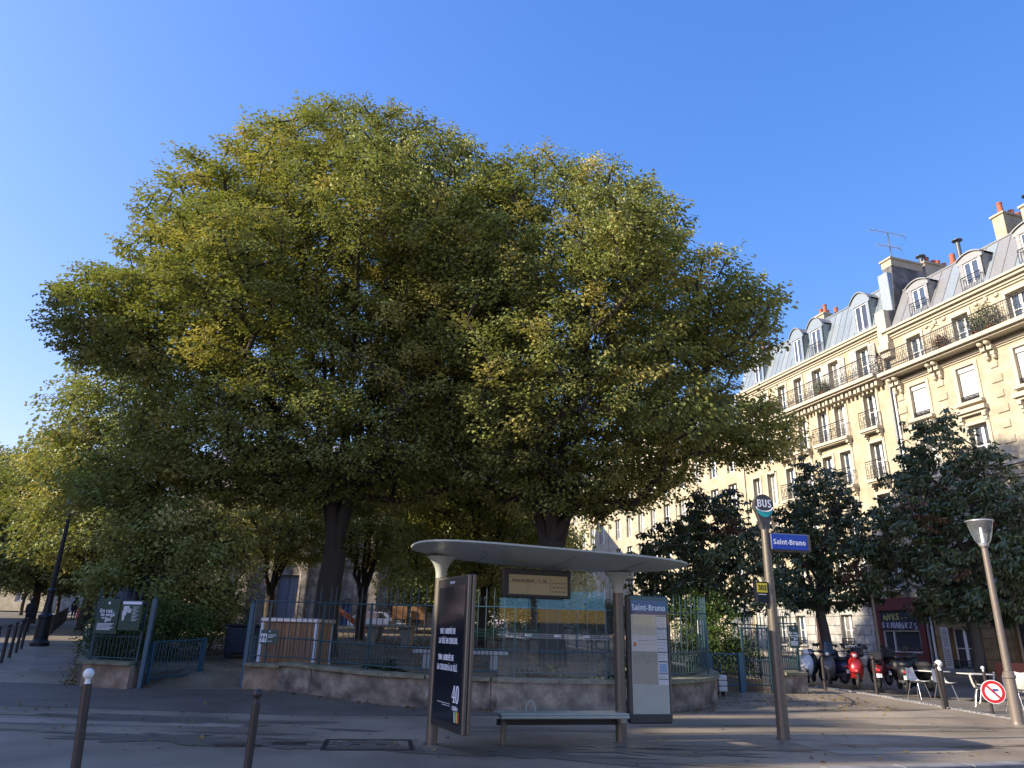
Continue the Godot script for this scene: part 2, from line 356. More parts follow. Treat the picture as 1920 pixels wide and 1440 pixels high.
# o: {at, fork, r, hs, xl, xr, depth, ends, clump, per, shell, spray, mat, palette(Callable), seed, limbs, lobe}
func tree(called, label, category, group, o):
	var at: Vector3 = o.at
	var root = thing(called, label, category, at, 0.0, group)
	var r = RandomNumberGenerator.new(); r.seed = o.seed
	var lob = FastNoiseLite.new(); lob.seed = o.seed; lob.frequency = o.get("lobe_freq", 0.16); lob.fractal_octaves = 2
	var hs = o.hs; var top: float = hs[-1]; var bot: float = hs[0]
	var lobe: float = o.get("lobe", 0.16)
	# twig ends spread through the crown's outer shell, never closer than gap
	var gap: float = o.gap
	var ends: Array[Vector3] = []
	var cells = {}
	var tries = 0
	while ends.size() < o.ends and tries < o.ends * 40:
		tries += 1
		var h = lerpf(bot, top, r.randf())
		var xl: float = interp(hs, o.xl, h); var xr: float = interp(hs, o.xr, h)
		var hw = (xr - xl) * 0.5
		if r.randf() > hw / o.wide: continue
		var f = 1.0 - pow(r.randf(), o.get("shell", 1.7)) * 0.75
		var a = r.randf() * TAU
		var p = Vector3((xl + xr) * 0.5 + cos(a) * hw * f, h, at.z + sin(a) * hw * o.depth * f)
		var k = 1.0 + lob.get_noise_3dv(p) * lobe * 2.0 - lobe * 0.5
		if f > k: continue
		var key = Vector3i((p / gap).floor())
		var ok = true
		for dx in [-1, 0, 1]:
			for dy in [-1, 0, 1]:
				for dz in [-1, 0, 1]:
					for q in cells.get(key + Vector3i(dx, dy, dz), []):
						if (q - p).length_squared() < gap * gap: ok = false
		if not ok: continue
		if not cells.has(key): cells[key] = []
		cells[key].append(p)
		ends.append(p)
	for lb in o.get("lobes", []):      # side boughs with a rounded head of their own: [centre, radii, twig ends]
		var got = 0
		for _k in lb[2] * 12:
			if got >= lb[2]: break
			var p = lb[0] + Vector3(r.randfn(), r.randfn(), r.randfn()).normalized() * pow(r.randf(), .38) * lb[1]
			var near = false
			for q in ends: if (q - p).length_squared() < gap * gap * .6: near = true; break
			if not near: ends.append(p); got += 1
	# skeleton
	var P: Array[Vector3] = []; var par: Array[int] = []
	var fork: float = o.fork
	var n_trunk = 5
	for i in n_trunk:
		var t = float(i) / (n_trunk - 1)
		P.append(Vector3(at.x + sin(t * 3.0 + o.seed) * 0.10 * t + o.get("lean", 0.0) * t, at.y - 0.1 + (fork - at.y) * t, at.z + cos(t * 2.0 + o.seed) * 0.08 * t)); par.append(i - 1)
	var top_i = n_trunk - 1
	for i in o.limbs:
		var a = TAU * (i + r.randf() * .6) / o.limbs
		var hh = lerpf(fork, top, r.randf_range(.45, .86))
		var xl: float = interp(hs, o.xl, hh); var xr: float = interp(hs, o.xr, hh)
		var goal = Vector3((xl + xr) * .5 + cos(a) * (xr - xl) * .5 * .5, hh, at.z + sin(a) * (xr - xl) * .5 * .5 * o.depth)
		var from = top_i if i % 3 != 2 else top_i - 1
		var last = from
		var steps = 6
		for k in range(1, steps + 1):
			var t = float(k) / steps
			var q = P[from].lerp(goal, t) + Vector3.UP * sin(t * PI) * (hh - fork) * 0.10 + Vector3(r.randfn(), r.randfn(), r.randfn()) * 0.12
			P.append(q); par.append(last); last = P.size() - 1
	var forkp = P[top_i]
	ends.sort_custom(func(a, b): return (a - forkp).length_squared() < (b - forkp).length_squared())
	var end_nodes: Array[int] = []
	for e in ends:
		var best = top_i; var bc = 1e9
		for i in range(n_trunk - 2, P.size()):
			var d: Vector3 = e - P[i]
			var c = d.length() + maxf(0.0, -d.y) * 0.5
			if c < bc and (par[i] < 0 or d.dot(P[i] - P[par[i]]) > 0.0): bc = c; best = i
		var d2 = e - P[best]
		if d2.length() > 1.2:
			var mid = P[best] + d2 * 0.5 + Vector3.UP * d2.length() * 0.07 + Vector3(r.randfn(), r.randfn(), r.randfn()) * 0.08
			P.append(mid); par.append(best); best = P.size() - 1
		P.append(e); par.append(best); end_nodes.append(P.size() - 1)
	var R: Array[float] = []; R.resize(P.size()); R.fill(0.0)
	var tip_r: float = o.get("tip", 0.011)
	for i in range(P.size() - 1, -1, -1):
		R[i] = maxf(pow(R[i], 1.0 / 2.35), tip_r)
		if par[i] >= 0: R[par[i]] += pow(R[i], 2.35)
	var ks: float = o.r / maxf(R[0], 1e-4)
	var tb = MB.new(); var bb = MB.new()
	var pts = []; var rad = []
	for i in n_trunk:
		pts.append(P[i] - at); rad.append(o.r * (1.0 - 0.16 * float(i) / (n_trunk - 1)) * (1.35 if i == 0 else 1.0))
	pts.insert(1, pts[0] + (pts[1] - pts[0]) * .18); rad.insert(1, o.r * 1.08)
	var fp = []; var fr = []
	for i in pts.size() - 1:
		for j in 4: fp.append(pts[i].lerp(pts[i + 1], j / 4.0)); fr.append(lerpf(rad[i], rad[i + 1], j / 4.0))
	fp.append(pts[-1]); fr.append(rad[-1])
	tb.tube(fp, fr, 22)
	for i in tb.v.size():      # furrows and burrs of the trunk
		var p: Vector3 = tb.v[i]; var a = atan2(p.z, p.x)
		var k = 1.0 + .07 * sin(a * 5.0 + p.y * .9 + o.seed) + .10 * lob.get_noise_3d(cos(a) * 9.0, p.y * 4.0, sin(a) * 9.0)
		tb.v[i] = Vector3(p.x * k, p.y, p.z * k)
	for i in range(n_trunk, P.size()):
		var p0 = P[par[i]] - at; var p1 = P[i] - at
		var r0 = minf(R[par[i]] * lerpf(1.0, ks, .75), o.r * .58); var r1 = minf(R[i] * lerpf(1.0, ks, .75), o.r * .52)
		if par[i] < n_trunk: r0 = minf(r1 * 1.35, o.r * .62)
		bb.bar(p0, p1, minf(r0, r1 * 1.5), r1, 7 if r1 > .05 else (5 if r1 > .02 else 3), false)
	part(root, "trunk", tb, o.get("bark", M.bark))
	part(root, "branches", bb, o.get("bark", M.bark))
	# leaves
	var xf = []; var cols = []
	for i in end_nodes:
		var e = P[i]; var base = P[par[i]]
		var pal: Color = o.palette.call(e, r)
		var cl: float = o.clump * r.randf_range(.75, 1.3)
		var n = int(o.per * r.randf_range(.55, 1.35))
		for k in n:
			var dirv = Vector3(r.randfn(), r.randfn(), r.randfn()).normalized() * pow(r.randf(), .42) * Vector3(1, o.get("flat", .72), 1)
			var p = e + dirv * cl
			if k % 4 == 3: p = base.lerp(e, r.randf_range(.35, 1.0)) + dirv * cl * .6
			var sc = r.randf_range(.75, 1.25)
			var out = Vector3(p.x - at.x, 0, p.z - at.z).normalized()
			var bs = Basis(Vector3.UP, atan2(out.x, out.z) + r.randfn() * .55) * Basis(Vector3.RIGHT, r.randf_range(-.25, .45)) * Basis(Vector3.BACK, r.randfn() * .25) * Basis.from_scale(Vector3.ONE * sc)
			xf.append(Transform3D(bs, p - at))
			var v = r.randf_range(.9, 1.12)
			cols.append(Color(pal.r * v * r.randf_range(.95, 1.06), pal.g * v, pal.b * v))
	foliage(root, "crown", o.spray, xf, cols, o.get("mat", M.leaf))
	return root
func shrub(called, label, category, at: Vector3, size: Vector3, n, spray, mat, palette: Callable, seed_, group = "", stems = 5):
	var root = thing(called, label, category, at, 0.0, group)
	var r = RandomNumberGenerator.new(); r.seed = seed_
	var sb = MB.new()
	for i in stems:
		var a = TAU * i / stems + r.randf()
		var e = Vector3(cos(a) * size.x * .5, size.y * r.randf_range(.6, .9), sin(a) * size.z * .5)
		sb.tube([Vector3(cos(a) * .06, -.05, sin(a) * .06), e * .5 + Vector3(0, .08, 0), e], [.025, .018, .008], 5)
	part(root, "stems", sb, M.bark_grey)
	var xf = []; var cols = []
	for i in n:
		var d = Vector3(r.randfn(), r.randfn(), r.randfn()).normalized() * pow(r.randf(), .45)
		var k = 1.0 + nz.get_noise_3dv(at * 3.0 + d * 2.2) * .45
		var p = Vector3(d.x * size.x * k, size.y * .5 + d.y * size.y * .5 * k, d.z * size.z * k)
		if p.y < 0.03: continue
		var pal: Color = palette.call(at + p, r)
		xf.append(Transform3D(Basis(Vector3.UP, r.randf() * TAU) * Basis(Vector3.RIGHT, r.randf_range(-.5, .7)) * Basis.from_scale(Vector3.ONE * r.randf_range(.7, 1.2)), p))
		cols.append(pal * r.randf_range(.8, 1.2))
	foliage(root, "leaves", spray, xf, cols, mat)
	return root

# ---------------------------------------------------------------- ground
func sheet_into(b: MB, poly: PackedVector2Array, add: float, skirt = 0.0):
	for band in [[-17.0, 400.0], [-89.5, -17.0], [-600.0, -89.5]]:
		var clip = PackedVector2Array([Vector2(-900, band[0]), Vector2(900, band[0]), Vector2(900, band[1]), Vector2(-900, band[1])])
		for pg in Geometry2D.intersect_polygons(poly, clip):
			var ix = Geometry2D.triangulate_polygon(pg)
			for i in ix.size() / 3:
				var q = []
				for k in 3: q.append(Vector3(pg[ix[i * 3 + k]].x, gy(pg[ix[i * 3 + k]].y) + add, pg[ix[i * 3 + k]].y))
				var nn = (q[1] - q[0]).cross(q[2] - q[0]).normalized()
				if nn.y < 0: nn = -nn
				b.tri(q[0], q[1], q[2], nn, nn, nn)
	if skirt > 0.0:
		for i in poly.size():
			var a = poly[i]; var c = poly[(i + 1) % poly.size()]
			b.quadf(Vector3(a.x, gy(a.y) + add, a.y), Vector3(c.x, gy(c.y) + add, c.y), Vector3(c.x, gy(c.y) + add - skirt, c.y), Vector3(a.x, gy(a.y) + add - skirt, a.y))
func sheet(called, pts: Array, add, mat, skirt = 0.0):
	var b = MB.new()
	sheet_into(b, PackedVector2Array(pts), add, skirt)
	return struct(called, b, mat)
func blob(cx, cz, rx, rz, turn, seed_, k = 90) -> Array:
	var out = []
	var f = FastNoiseLite.new(); f.seed = seed_; f.frequency = 0.7; f.fractal_octaves = 5; f.fractal_gain = .6
	for i in k:
		var a = TAU * i / k
		var rr = maxf(.15, 1.0 + f.get_noise_2d(cos(a) * 2.4, sin(a) * 2.4) * 1.5)
		var p = Vector2(cos(a) * rx * rr, sin(a) * rz * rr).rotated(turn)
		out.append(Vector2(cx + p.x, cz + p.y))
	return out
var wall_curve = [Vector2(-6.45, -19.32), Vector2(-5.2, -18.95), Vector2(-4.0, -18.05), Vector2(-2.9, -17.3), Vector2(-1.6, -16.6), Vector2(0.1, -16.3), Vector2(1.8, -16.42), Vector2(3.2, -16.9), Vector2(4.2, -17.6), Vector2(4.9, -18.5), Vector2(5.25, -19.6), Vector2(5.35, -20.7)]
func ground():
	var b = MB.new()
	sheet_into(b, PackedVector2Array([Vector2(-450, -500), Vector2(450, -500), Vector2(450, 120), Vector2(-450, 120)]), -0.12)
	struct("road", b, M.road)
	# pavement round the corner and along the left street
	var pv = [Vector2(-40, -20), Vector2(-14.0, -20.0), Vector2(-14.4, -20.9), Vector2(-16.1, -23.9), Vector2(-19.4, -29.7), Vector2(-26.9, -43.3), Vector2(-36.0, -60.0), Vector2(-52.4, -91.0), Vector2(-49, -91), Vector2(-16, -31.6), Vector2(-6.6, -19.5), Vector2(0, -18), Vector2(5.2, -21.5), Vector2(-6.0, -57.0), Vector2(-3.4, -57.5), Vector2(7.6, -24.2), Vector2(8.9, -24.2), Vector2(10.25, -22.2), Vector2(11.2, -18.2), Vector2(12.3, -14.6), Vector2(12.0, -13.2), Vector2(10.8, -12.3), Vector2(7.44, -11.25), Vector2(4.11, -10.25), Vector2(1.4, -9.45), Vector2(0.2, -8.8), Vector2(-0.6, -7.6), Vector2(-1.2, -5.5), Vector2(-2.4, -3.0), Vector2(-6, -1.0), Vector2(-40, 2)]
	sheet("pavement", pv, 0.0, M.pave, 0.14)
	# park ground, higher than the street
	var pk = [Vector2(-10.15, -18.95)]
	for p in [Vector2(-8.8, -18.75), Vector2(-8.4, -20.2), Vector2(-6.7, -20.4)]: pk.append(p)
	for p in wall_curve: pk.append(p + Vector2(0, -0.12) - Vector2(p.x, 0) * 0.01)
	pk.append_array([Vector2(5.5, -21.6), Vector2(7.4, -21.9), Vector2(-3.3, -55.6), Vector2(-29.9, -55.6)])
	sheet("park_ground", pk, 0.32, M.soil, 0.35)
	b = MB.new()   # ramp in the gateway
	b.quadf(on(-8.8, -18.7, .006), on(-6.5, -19.35, .006), on(-6.65, -20.6, .33), on(-8.4, -20.4, .33))
	b.quadf(on(-8.8, -18.7, .006), on(-6.5, -19.35, .006), on(-6.4, -18.9, -.05), on(-8.8, -18.4, -.05))
	struct("gate_path", b, M.soil)
	# far pavement along the house fronts, and a low kerb
	var fp = []
	for q in [[-14.0, 0.0], [-14.0, 3.0], [34.0, 3.0], [34.0, 0.0]]:
		var w = FP + FD * q[0] + FN * q[1]
		fp.append(Vector2(w.x, w.z))
	sheet("pavement", fp, 0.0, M.pave, 0.14)
	# pavement on the other side of the left street
	sheet("pavement", [Vector2(-24.5, -23), Vector2(-60.5, -91), Vector2(-75, -91), Vector2(-40, -23)], 0.0, M.pave, 0.14)
	# darker asphalt in front of the gate, and wet patches
	sheet("asphalt_patch", [Vector2(-40, -19.6), Vector2(-10.5, -19.0), Vector2(-9, -18.55), Vector2(-6.45, -19.1), Vector2(-5.2, -18.75), Vector2(-2.9, -17.08), Vector2(-1.5, -16.38), Vector2(1.6, -16.2), Vector2(2.1, -15.7), Vector2(-0.5, -15.2), Vector2(-4, -14.5), Vector2(-9, -14.7), Vector2(-16, -14.0), Vector2(-40, -14.6)], 0.004, M.dark_asphalt)
	var wets = [[-5.6, -13.3, 2.6, .42, .05], [-3.9, -11.9, .8, .1, 0.0], [-2.4, -12.6, .45, .09, .1], [-4.6, -11.2, 1.6, .4, .04], [.6, -13.4, 1.1, .16, .02], [1.7, -11.2, 1.5, .3, .1], [3.3, -11.7, 1.6, .22, -.1], [.2, -10.6, 2.4, .35, .15], [5.0, -15.0, 1.3, .12, -.2], [6.6, -12.6, 1.5, .16, -.15], [8.4, -15.4, 1.9, .2, -.2], [3.7, -14.4, 1.1, .1, -.2], [6.2, -17.6, 1.5, .13, -.2], [8.8, -18.4, 1.4, .12, -.25], [7.3, -19.7, 1.2, .1, -.2], [-7.4, -11.6, .5, .1, 0.0], [-3.1, -10.8, .9, .2, 0.1], [9.6, -13.2, 1.2, .15, -.2]]
	var s = 60
	for w in wets:
		s += 1
		sheet("wet_patch", blob(w[0], w[1], w[2], w[3], w[4], s), 0.007, M.wet)
	# trench repairs in other asphalt
	var reps = [[[Vector2(2.4, -13.2), Vector2(9.6, -15.1), Vector2(9.4, -15.9), Vector2(2.2, -14.0)], 0], [[Vector2(4.9, -11.4), Vector2(7.2, -12.0), Vector2(6.8, -13.6), Vector2(4.5, -13.0)], 1], [[Vector2(-8.6, -12.3), Vector2(-4.2, -12.5), Vector2(-4.25, -13.2), Vector2(-8.6, -13.0)], 1], [[Vector2(6.4, -16.6), Vector2(10.4, -17.6), Vector2(10.2, -18.5), Vector2(6.2, -17.5)], 1], [[Vector2(-.6, -12.9), Vector2(2.0, -13.4), Vector2(1.85, -14.4), Vector2(-.75, -13.9)], 0], [[Vector2(-13.5, -21.8), Vector2(-11.9, -21.8), Vector2(-15.2, -27.6), Vector2(-16.7, -27.3)], 0]]
	for q in reps: sheet("asphalt_repair", q[0], 0.0045, [M.patch_a, M.patch_b][q[1]])
	# trodden spots and stains
	var gs = RandomNumberGenerator.new(); gs.seed = 19
	var gb = MB.new()
	for k in 420:
		var c = Vector2(gs.randf_range(-13, 10), gs.randf_range(-20.5, -10.0)); var rr = gs.randf_range(.012, .035)
		if c.x < -9 and c.y < -18.3 or c.distance_to(Vector2(-1.2, -27)) < 11.2 or c.y > -10.4 - (c.x - 4.1) * .3 and c.x > .5: continue
		var pg = PackedVector2Array()
		for j in 7: pg.append(c + Vector2.from_angle(TAU * j / 7) * rr * gs.randf_range(.7, 1.25))
		sheet_into(gb, pg, .0125)
	struct("pavement_spots", gb, M.crack)
	# seams and cracks in the asphalt
	for c in [[[-12, -12.35], [-7, -12.2], [-5, -12.25], [-3.2, -12.0], [-2.55, -11.65]], [[-1.2, -13.6], [-1.15, -12.9]], [[2.1, -13.7], [3.2, -14.2], [4.4, -14.3]], [[1.2, -12.2], [4.2, -12.95], [6.6, -12.9], [9.2, -13.1], [11.5, -13.7]], [[5.1, -12.9], [5.6, -12.2], [6.1, -11.3]], [[-.9, -11.1], [-.3, -10.5]], [[2.4, -13.2], [9.6, -15.1]], [[2.2, -14.0], [9.4, -15.9]], [[6.2, -17.5], [10.2, -18.5]], [[-8.6, -13.0], [-4.25, -13.2]], [[-10, -15.9], [-5, -15.5], [-1, -15.0]], [[-40, -18.9], [-14, -18.75], [-10.6, -18.85]]]:
		var cb = MB.new()
		for i in c.size() - 1:
			var a = Vector2(c[i][0], c[i][1]); var d = Vector2(c[i + 1][0], c[i + 1][1])
			var k = maxi(2, int((d - a).length() / .35))
			for j in k:
				var p0 = a.lerp(d, float(j) / k); var p1 = a.lerp(d, float(j + 1) / k)
				var w0 = nz.get_noise_2d(p0.x * 40, p0.y * 40) * .035; var w1 = nz.get_noise_2d(p1.x * 40, p1.y * 40) * .035
				var e = (d - a).normalized().orthogonal()
				sheet_into(cb, PackedVector2Array([p0 + e * (w0 - .006), p1 + e * (w1 - .006), p1 + e * (w1 + .007), p0 + e * (w0 + .007)]), 0.011)
		struct("pavement_crack", cb, M.crack)
	# granite kerb stones at the road in front
	var kl = [Vector2(0.2, -8.8), Vector2(1.4, -9.45), Vector2(4.11, -10.25), Vector2(7.44, -11.25), Vector2(10.8, -12.3)]
	var kerb = Node3D.new(); kerb.name = "kerb"; add_child(kerb); tag(kerb, "", "", "", "structure")
	for i in kl.size() - 1:
		var d = kl[i + 1] - kl[i]; var k = maxi(1, int(round(d.length() / 1.0)))
		for j in k:
			var a = kl[i].lerp(kl[i + 1], (j + .008) / k); var e = kl[i].lerp(kl[i + 1], (j + .992) / k)
			var kb = MB.new()
			var le = (e - a).length()
			kb.box(Vector3(0, -.2, -.02), Vector3(le, .012, .22), Transform3D(Basis(Vector3.UP, -atan2(e.y - a.y, e.x - a.x)), Vector3(a.x, 0, a.y)), .012)
			part(kerb, "kerbstone", kb, M.kerb)
	# pale setts edging the side street
	var line = [Vector2(9.55, -23.6), Vector2(10.35, -21.9), Vector2(11.3, -18.2), Vector2(12.35, -14.7)]
	var set_row = Node3D.new(); set_row.name = "sett_edging"; add_child(set_row); tag(set_row, "", "", "", "structure")
	var r = RandomNumberGenerator.new(); r.seed = 5
	var sv = []
	for k in 4:
		var sm = MB.new(); sm.box(Vector3(-.05, -.1, -.06), Vector3(.05, .02 + .004 * k, .06), Transform3D.IDENTITY, .014); sv.append(sm.mesh())
	for i in line.size() - 1:
		var d = line[i + 1] - line[i]; var k = int(d.length() / .125)
		for j in k:
			for row in 2:
				var p = line[i].lerp(line[i + 1], (j + .5) / k) + d.normalized().orthogonal() * (row * .11 - .05)
				var o = part(set_row, "sett", sv[r.randi() % 4], M.kerb)
				o.transform = Transform3D(Basis(Vector3.UP, -d.angle() + PI / 2 + r.randfn() * .06), on(p.x, p.y, r.randf_range(-.004, .004)))
	# inspection cover and grating
	var mh = thing("inspection_cover", "round iron inspection cover in a square frame in the pavement", "manhole", Vector3(-1.87, 0, -11.08), .16)
	var f = MB.new()
	for q in [[-.62, -.5, .62, -.44], [-.62, .44, .62, .5], [-.62, -.44, -.56, .44], [.56, -.44, .62, .44]]: f.box(Vector3(q[0], -.03, q[1]), Vector3(q[2], .012, q[3]))
	part(mh, "frame", f, M.bollard)
	f = MB.new(); f.lathe([[.43, -.02], [.43, .012], [.40, .013], [.395, .006], [.0, .006]], Vector3.ZERO, 36); part(mh, "lid", f, M.dark_asphalt)
	for q in [-.18, .18]:
		f = MB.new(); f.box(Vector3(q - .07, 0, -.03), Vector3(q + .07, .011, .03)); part(mh, "lifting_slot", f, M.black)
	var gr = thing("drain_grating", "small iron drain grating beside the inspection cover", "grating", Vector3(-2.95, 0, -10.97), .1)
	for i in 9:
		f = MB.new(); f.box(Vector3(-.2 + i * .05, -.03, -.12), Vector3(-.175 + i * .05, .012, .12)); part(gr, "slat", f, M.bollard)
	f = MB.new(); f.box(Vector3(-.24, -.03, -.16), Vector3(.26, .008, -.12)); f.box(Vector3(-.24, -.03, .12), Vector3(.26, .008, .16)); part(gr, "rim", f, M.bollard)
func fallen_leaves():
	var r = RandomNumberGenerator.new(); r.seed = 77
	var m = {"v": PackedVector3Array([Vector3(-.5, 0, 0), Vector3(0, .15, .45), Vector3(.5, .05, 0), Vector3(0, .12, -.5)]), "i": PackedInt32Array([0, 1, 2, 0, 2, 3]), "c": PackedColorArray([Color.WHITE, Color.WHITE, Color.WHITE, Color.WHITE])}
	var lists = [["park litter", 16000, .33], ["pavement", 1700, .008]]
	var inside = [Vector2(-10.1, -19), Vector2(-8.6, -20.4), Vector2(-6.5, -20.4), Vector2(-2.9, -17.6), Vector2(0, -16.6), Vector2(4.0, -17.9), Vector2(5.1, -20), Vector2(7.0, -22), Vector2(-3.3, -54), Vector2(-29, -54)]
	for li in 2:
		var xf = []; var cols = []
		var n = 0
		while xf.size() < lists[li][1] and n < 200000:
			n += 1
			var p: Vector2
			if li == 0:
				p = Vector2(r.randf_range(-28, 7), r.randf_range(-54, -16.5))
				if not Geometry2D.is_point_in_polygon(p, PackedVector2Array(inside)): continue
				if nz.get_noise_2d(p.x * 12, p.y * 12) < r.randf_range(-.5, .25): continue
			else:
				var kind = r.randi() % 5
				if kind < 2:   # drift along the left wall
					var t = pow(r.randf(), 1.4); p = Vector2(-10.35, -18.9).lerp(Vector2(-18.3, -33.3), t) + Vector2(-absf(r.randfn()) * .22, 0)
				elif kind == 2: p = Vector2(r.randf_range(5.4, 9.5), r.randf_range(-22.5, -18)) 
				elif kind == 3:
					var i = r.randi() % (wall_curve.size() - 1); p = wall_curve[i].lerp(wall_curve[i + 1], r.randf()) + Vector2(0, absf(r.randfn()) * .3 + .18)
				else: p = Vector2(r.randf_range(-17, 9), r.randf_range(-26, -10.5))
				if li == 1 and kind == 4 and p.x < -10 and p.y < -19 and p.x < -10.6 + (p.y + 19) * .55 - 5.0: continue
			var s = r.randf_range(.05, .1)
			var ramp = 0.0
			if li == 0 and p.y > -20.7 and p.x < -6 and p.x > -8.9: continue
			xf.append(Transform3D(Basis(Vector3.UP, r.randf() * TAU) * Basis(Vector3.RIGHT, r.randfn() * .3) * Basis.from_scale(Vector3.ONE * s), on(p.x, p.y, lists[li][2] + r.randf() * .015)))
			var k = r.randf()
			cols.append(Color(.36, .25, .06).lerp(Color(.14, .085, .035), k) * r.randf_range(.7, 1.2))
		var o = foliage(self, "fallen_leaves" if li == 0 else "fallen_leaves_001", m, xf, cols, M.leaf)
		tag(o, ["dry yellow and brown leaves covering the park ground", "scattered dry leaves blown along the pavement and wall foot"][li], "leaves", "", "stuff")

# ---------------------------------------------------------------- trees and shrubs
func lime_palette(share: float) -> Callable:
	# green leaves, and here and there a clump already turned yellow for the autumn
	return func(e: Vector3, r: RandomNumberGenerator) -> Color:
		var yellow = r.randf() < share * (1.0 + 2.2 * nz.get_noise_3dv(e * 5.0))
		return (Color(.42, .395, .145) if yellow else Color(.265, .295, .105)) * r.randf_range(.88, 1.12)
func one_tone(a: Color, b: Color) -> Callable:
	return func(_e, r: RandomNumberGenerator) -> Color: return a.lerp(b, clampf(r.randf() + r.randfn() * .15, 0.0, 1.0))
func plants():
	var lime = leaf_spray(12, .31, .122, .11, 1, .7, .45, .25, [.88, 1.12], false, .8)
	var lime_far = leaf_spray(11, .5, .19, .175, 2, .8, .5, .25, [.86, 1.14], false, 1.0)
	var small = leaf_spray(9, .17, .085, .055, 3, 1.0)
	var mag = leaf_spray(8, .20, .22, .10, 4, 1.25, .5, .12, [.7, 1.35], true)
	# magnolia whorls also show brown undersides
	tree("lime_tree", "tall broad lime tree with thick dark trunk behind the wooden cabin", "tree", "big limes in the park", {
		"at": Vector3(-6.1, gy(-25.6) + .3, -25.6), "fork": 4.3, "r": .44, "hs": [5.9, 6.6, 7.5, 9.1, 11, 12.6, 13.8, 14.8, 16, 17.4, 18.8, 20.2, 21.2, 22.0, 22.5], "xl": [-10.5, -12.8, -13.4, -13.8, -14.6, -15.3, -15.4, -15.3, -14.9, -14.4, -13.7, -12.5, -11.0, -9.2, -7.7], "xr": [-3.5, -1.5, .0, 1.0, 1.2, 1.2, 1.2, 1.2, .9, .6, 0.0, -1.4, -3.0, -5.0, -6.8],
		"depth": .72, "wide": 9.2, "ends": 1900, "gap": .87, "clump": .60, "per": 17, "flat": .58, "spray": lime, "seed": 4, "limbs": 11, "lobe": .11, "lobe_freq": .17, "lobes": [[Vector3(-15.3, 12.5, -25.0), Vector3(2.2, 2.0, 2.4), 60], [Vector3(-9.0, 12.5, -19.4), Vector3(2.4, 2.0, 1.3), 40], [Vector3(-4.4, 15.0, -19.6), Vector3(2.2, 2.2, 1.3), 40], [Vector3(-12.1, 7.3, -25.0), Vector3(1.7, 1.5, 2.2), 30], [Vector3(-13.9, 6.0, -24.8), Vector3(1.5, 1.2, 1.6), 30]], "palette": lime_palette(.12)})
	tree("lime_tree", "lime tree with forked trunk rising behind the bus shelter roof", "tree", "big limes in the park", {
		"at": Vector3(1.55, gy(-24.2) + .3, -24.2), "fork": 4.6, "r": .40, "hs": [5.5, 6.7, 8.0, 9.4, 10.7, 12, 13.2, 14.2, 15.2, 16.4, 17.4, 18.2, 19.0, 19.4], "xl": [.2, -2.4, -4.2, -5, -5, -5, -5, -4.8, -4.4, -3.8, -3.2, -2.6, -1.4, -.2], "xr": [4.2, 6.6, 8.9, 8.4, 8.2, 9.3, 9.1, 8.8, 7.6, 7.0, 6.2, 4.8, 2.8, 1.4],
		"depth": .74, "wide": 7.4, "ends": 1250, "gap": .88, "clump": .60, "per": 17, "flat": .58, "spray": lime, "seed": 9, "limbs": 9, "lobe": .11, "lobe_freq": .17, "lobes": [[Vector3(8.0, 12.6, -24.0), Vector3(1.8, 1.6, 2.0), 34], [Vector3(7.9, 8.4, -23.6), Vector3(2.0, 1.1, 2.0), 30], [Vector3(3.0, 13.2, -19.2), Vector3(2.0, 1.8, 1.2), 34]], "palette": lime_palette(.12)})
	# trees behind, in the park and along the left street
	var bg = [
		[Vector3(-24.2, 0, -43), [5.0, 7, 10.5, 14, 18, 21.5], [-28.8, -29.8, -29.6, -28.9, -28.0, -26.8], [-20, -19.4, -19.4, -20.2, -22, -24.6], "tall yellowing lime tree overhanging the left street", .2, 3.6],
		[Vector3(-31.5, 0, -50), [4.2, 6, 9, 12, 14.4], [-36.5, -37.6, -37.4, -35.8, -33.5], [-27, -26.4, -26.6, -28, -30.6], "broad yellow green lime tree at the left street beyond the lamppost", .2, 3.4],
		[Vector3(-42.5, 0, -58), [4.6, 7, 10, 13, 15], [-47, -48, -48, -46.5, -44], [-38, -37.4, -37.6, -39, -41.4], "yellow green lime tree on the far side of the left street", .26, 4.2],
		[Vector3(-12.0, 0, -38), [5.0, 6.4, 8, 10, 11], [-15.2, -15.8, -15.4, -14.4, -13], [-8.8, -8.2, -8.6, -9.6, -11], "slim lime tree before the tall grey church door", .3, 3.3],
		[Vector3(-7.1, 0, -37), [5.0, 6.4, 8, 10, 11], [-10, -10.4, -10.4, -9.6, -8], [-4, -3.6, -3.8, -4.8, -6], "slim lime tree before the small blue church door", .3, 3.4],
		[Vector3(-1.0, 0, -33), [3.6, 6, 8, 10, 12], [-4.6, -5.2, -5.2, -4.4, -2.4], [2.4, 3.0, 3.0, 2.2, .4], "thin lime tree between the two big limes", .3, 3.6],
		[Vector3(1.6, 0, -42), [3.0, 5, 7, 8.4, 9.4], [-1.4, -1.8, -1.8, -.6, .6], [4.4, 4.8, 4.6, 3.6, 2.4], "yellowing lime tree deep in the park behind the bus shelter", .5, 3.0],
		[Vector3(-3.5, 0, -48), [3.2, 5, 8, 10, 12], [-7.6, -8.4, -8.2, -7, -5], [.4, 1.2, 1.0, 0, -2], "bright yellow lime tree in front of the church right wing", .5, 3.2]]
	var sd = 30
	for q in bg:
		sd += 1
		var far = q[0].z < -41
		tree("lime_tree", q[4], "tree", "smaller limes behind", {"at": on(q[0].x, q[0].z, .2), "fork": q[6], "r": .24, "hs": q[1], "xl": q[2], "xr": q[3], "depth": .8, "wide": 4.8, "ends": 360, "gap": .80, "clump": .85 if not far else 1.0, "per": 11 if far else 16, "spray": lime_far if far else lime, "seed": sd, "limbs": 6, "lobe": .2, "lobe_freq": .25, "shell": 1.2, "palette": lime_palette(q[5] * .6)})
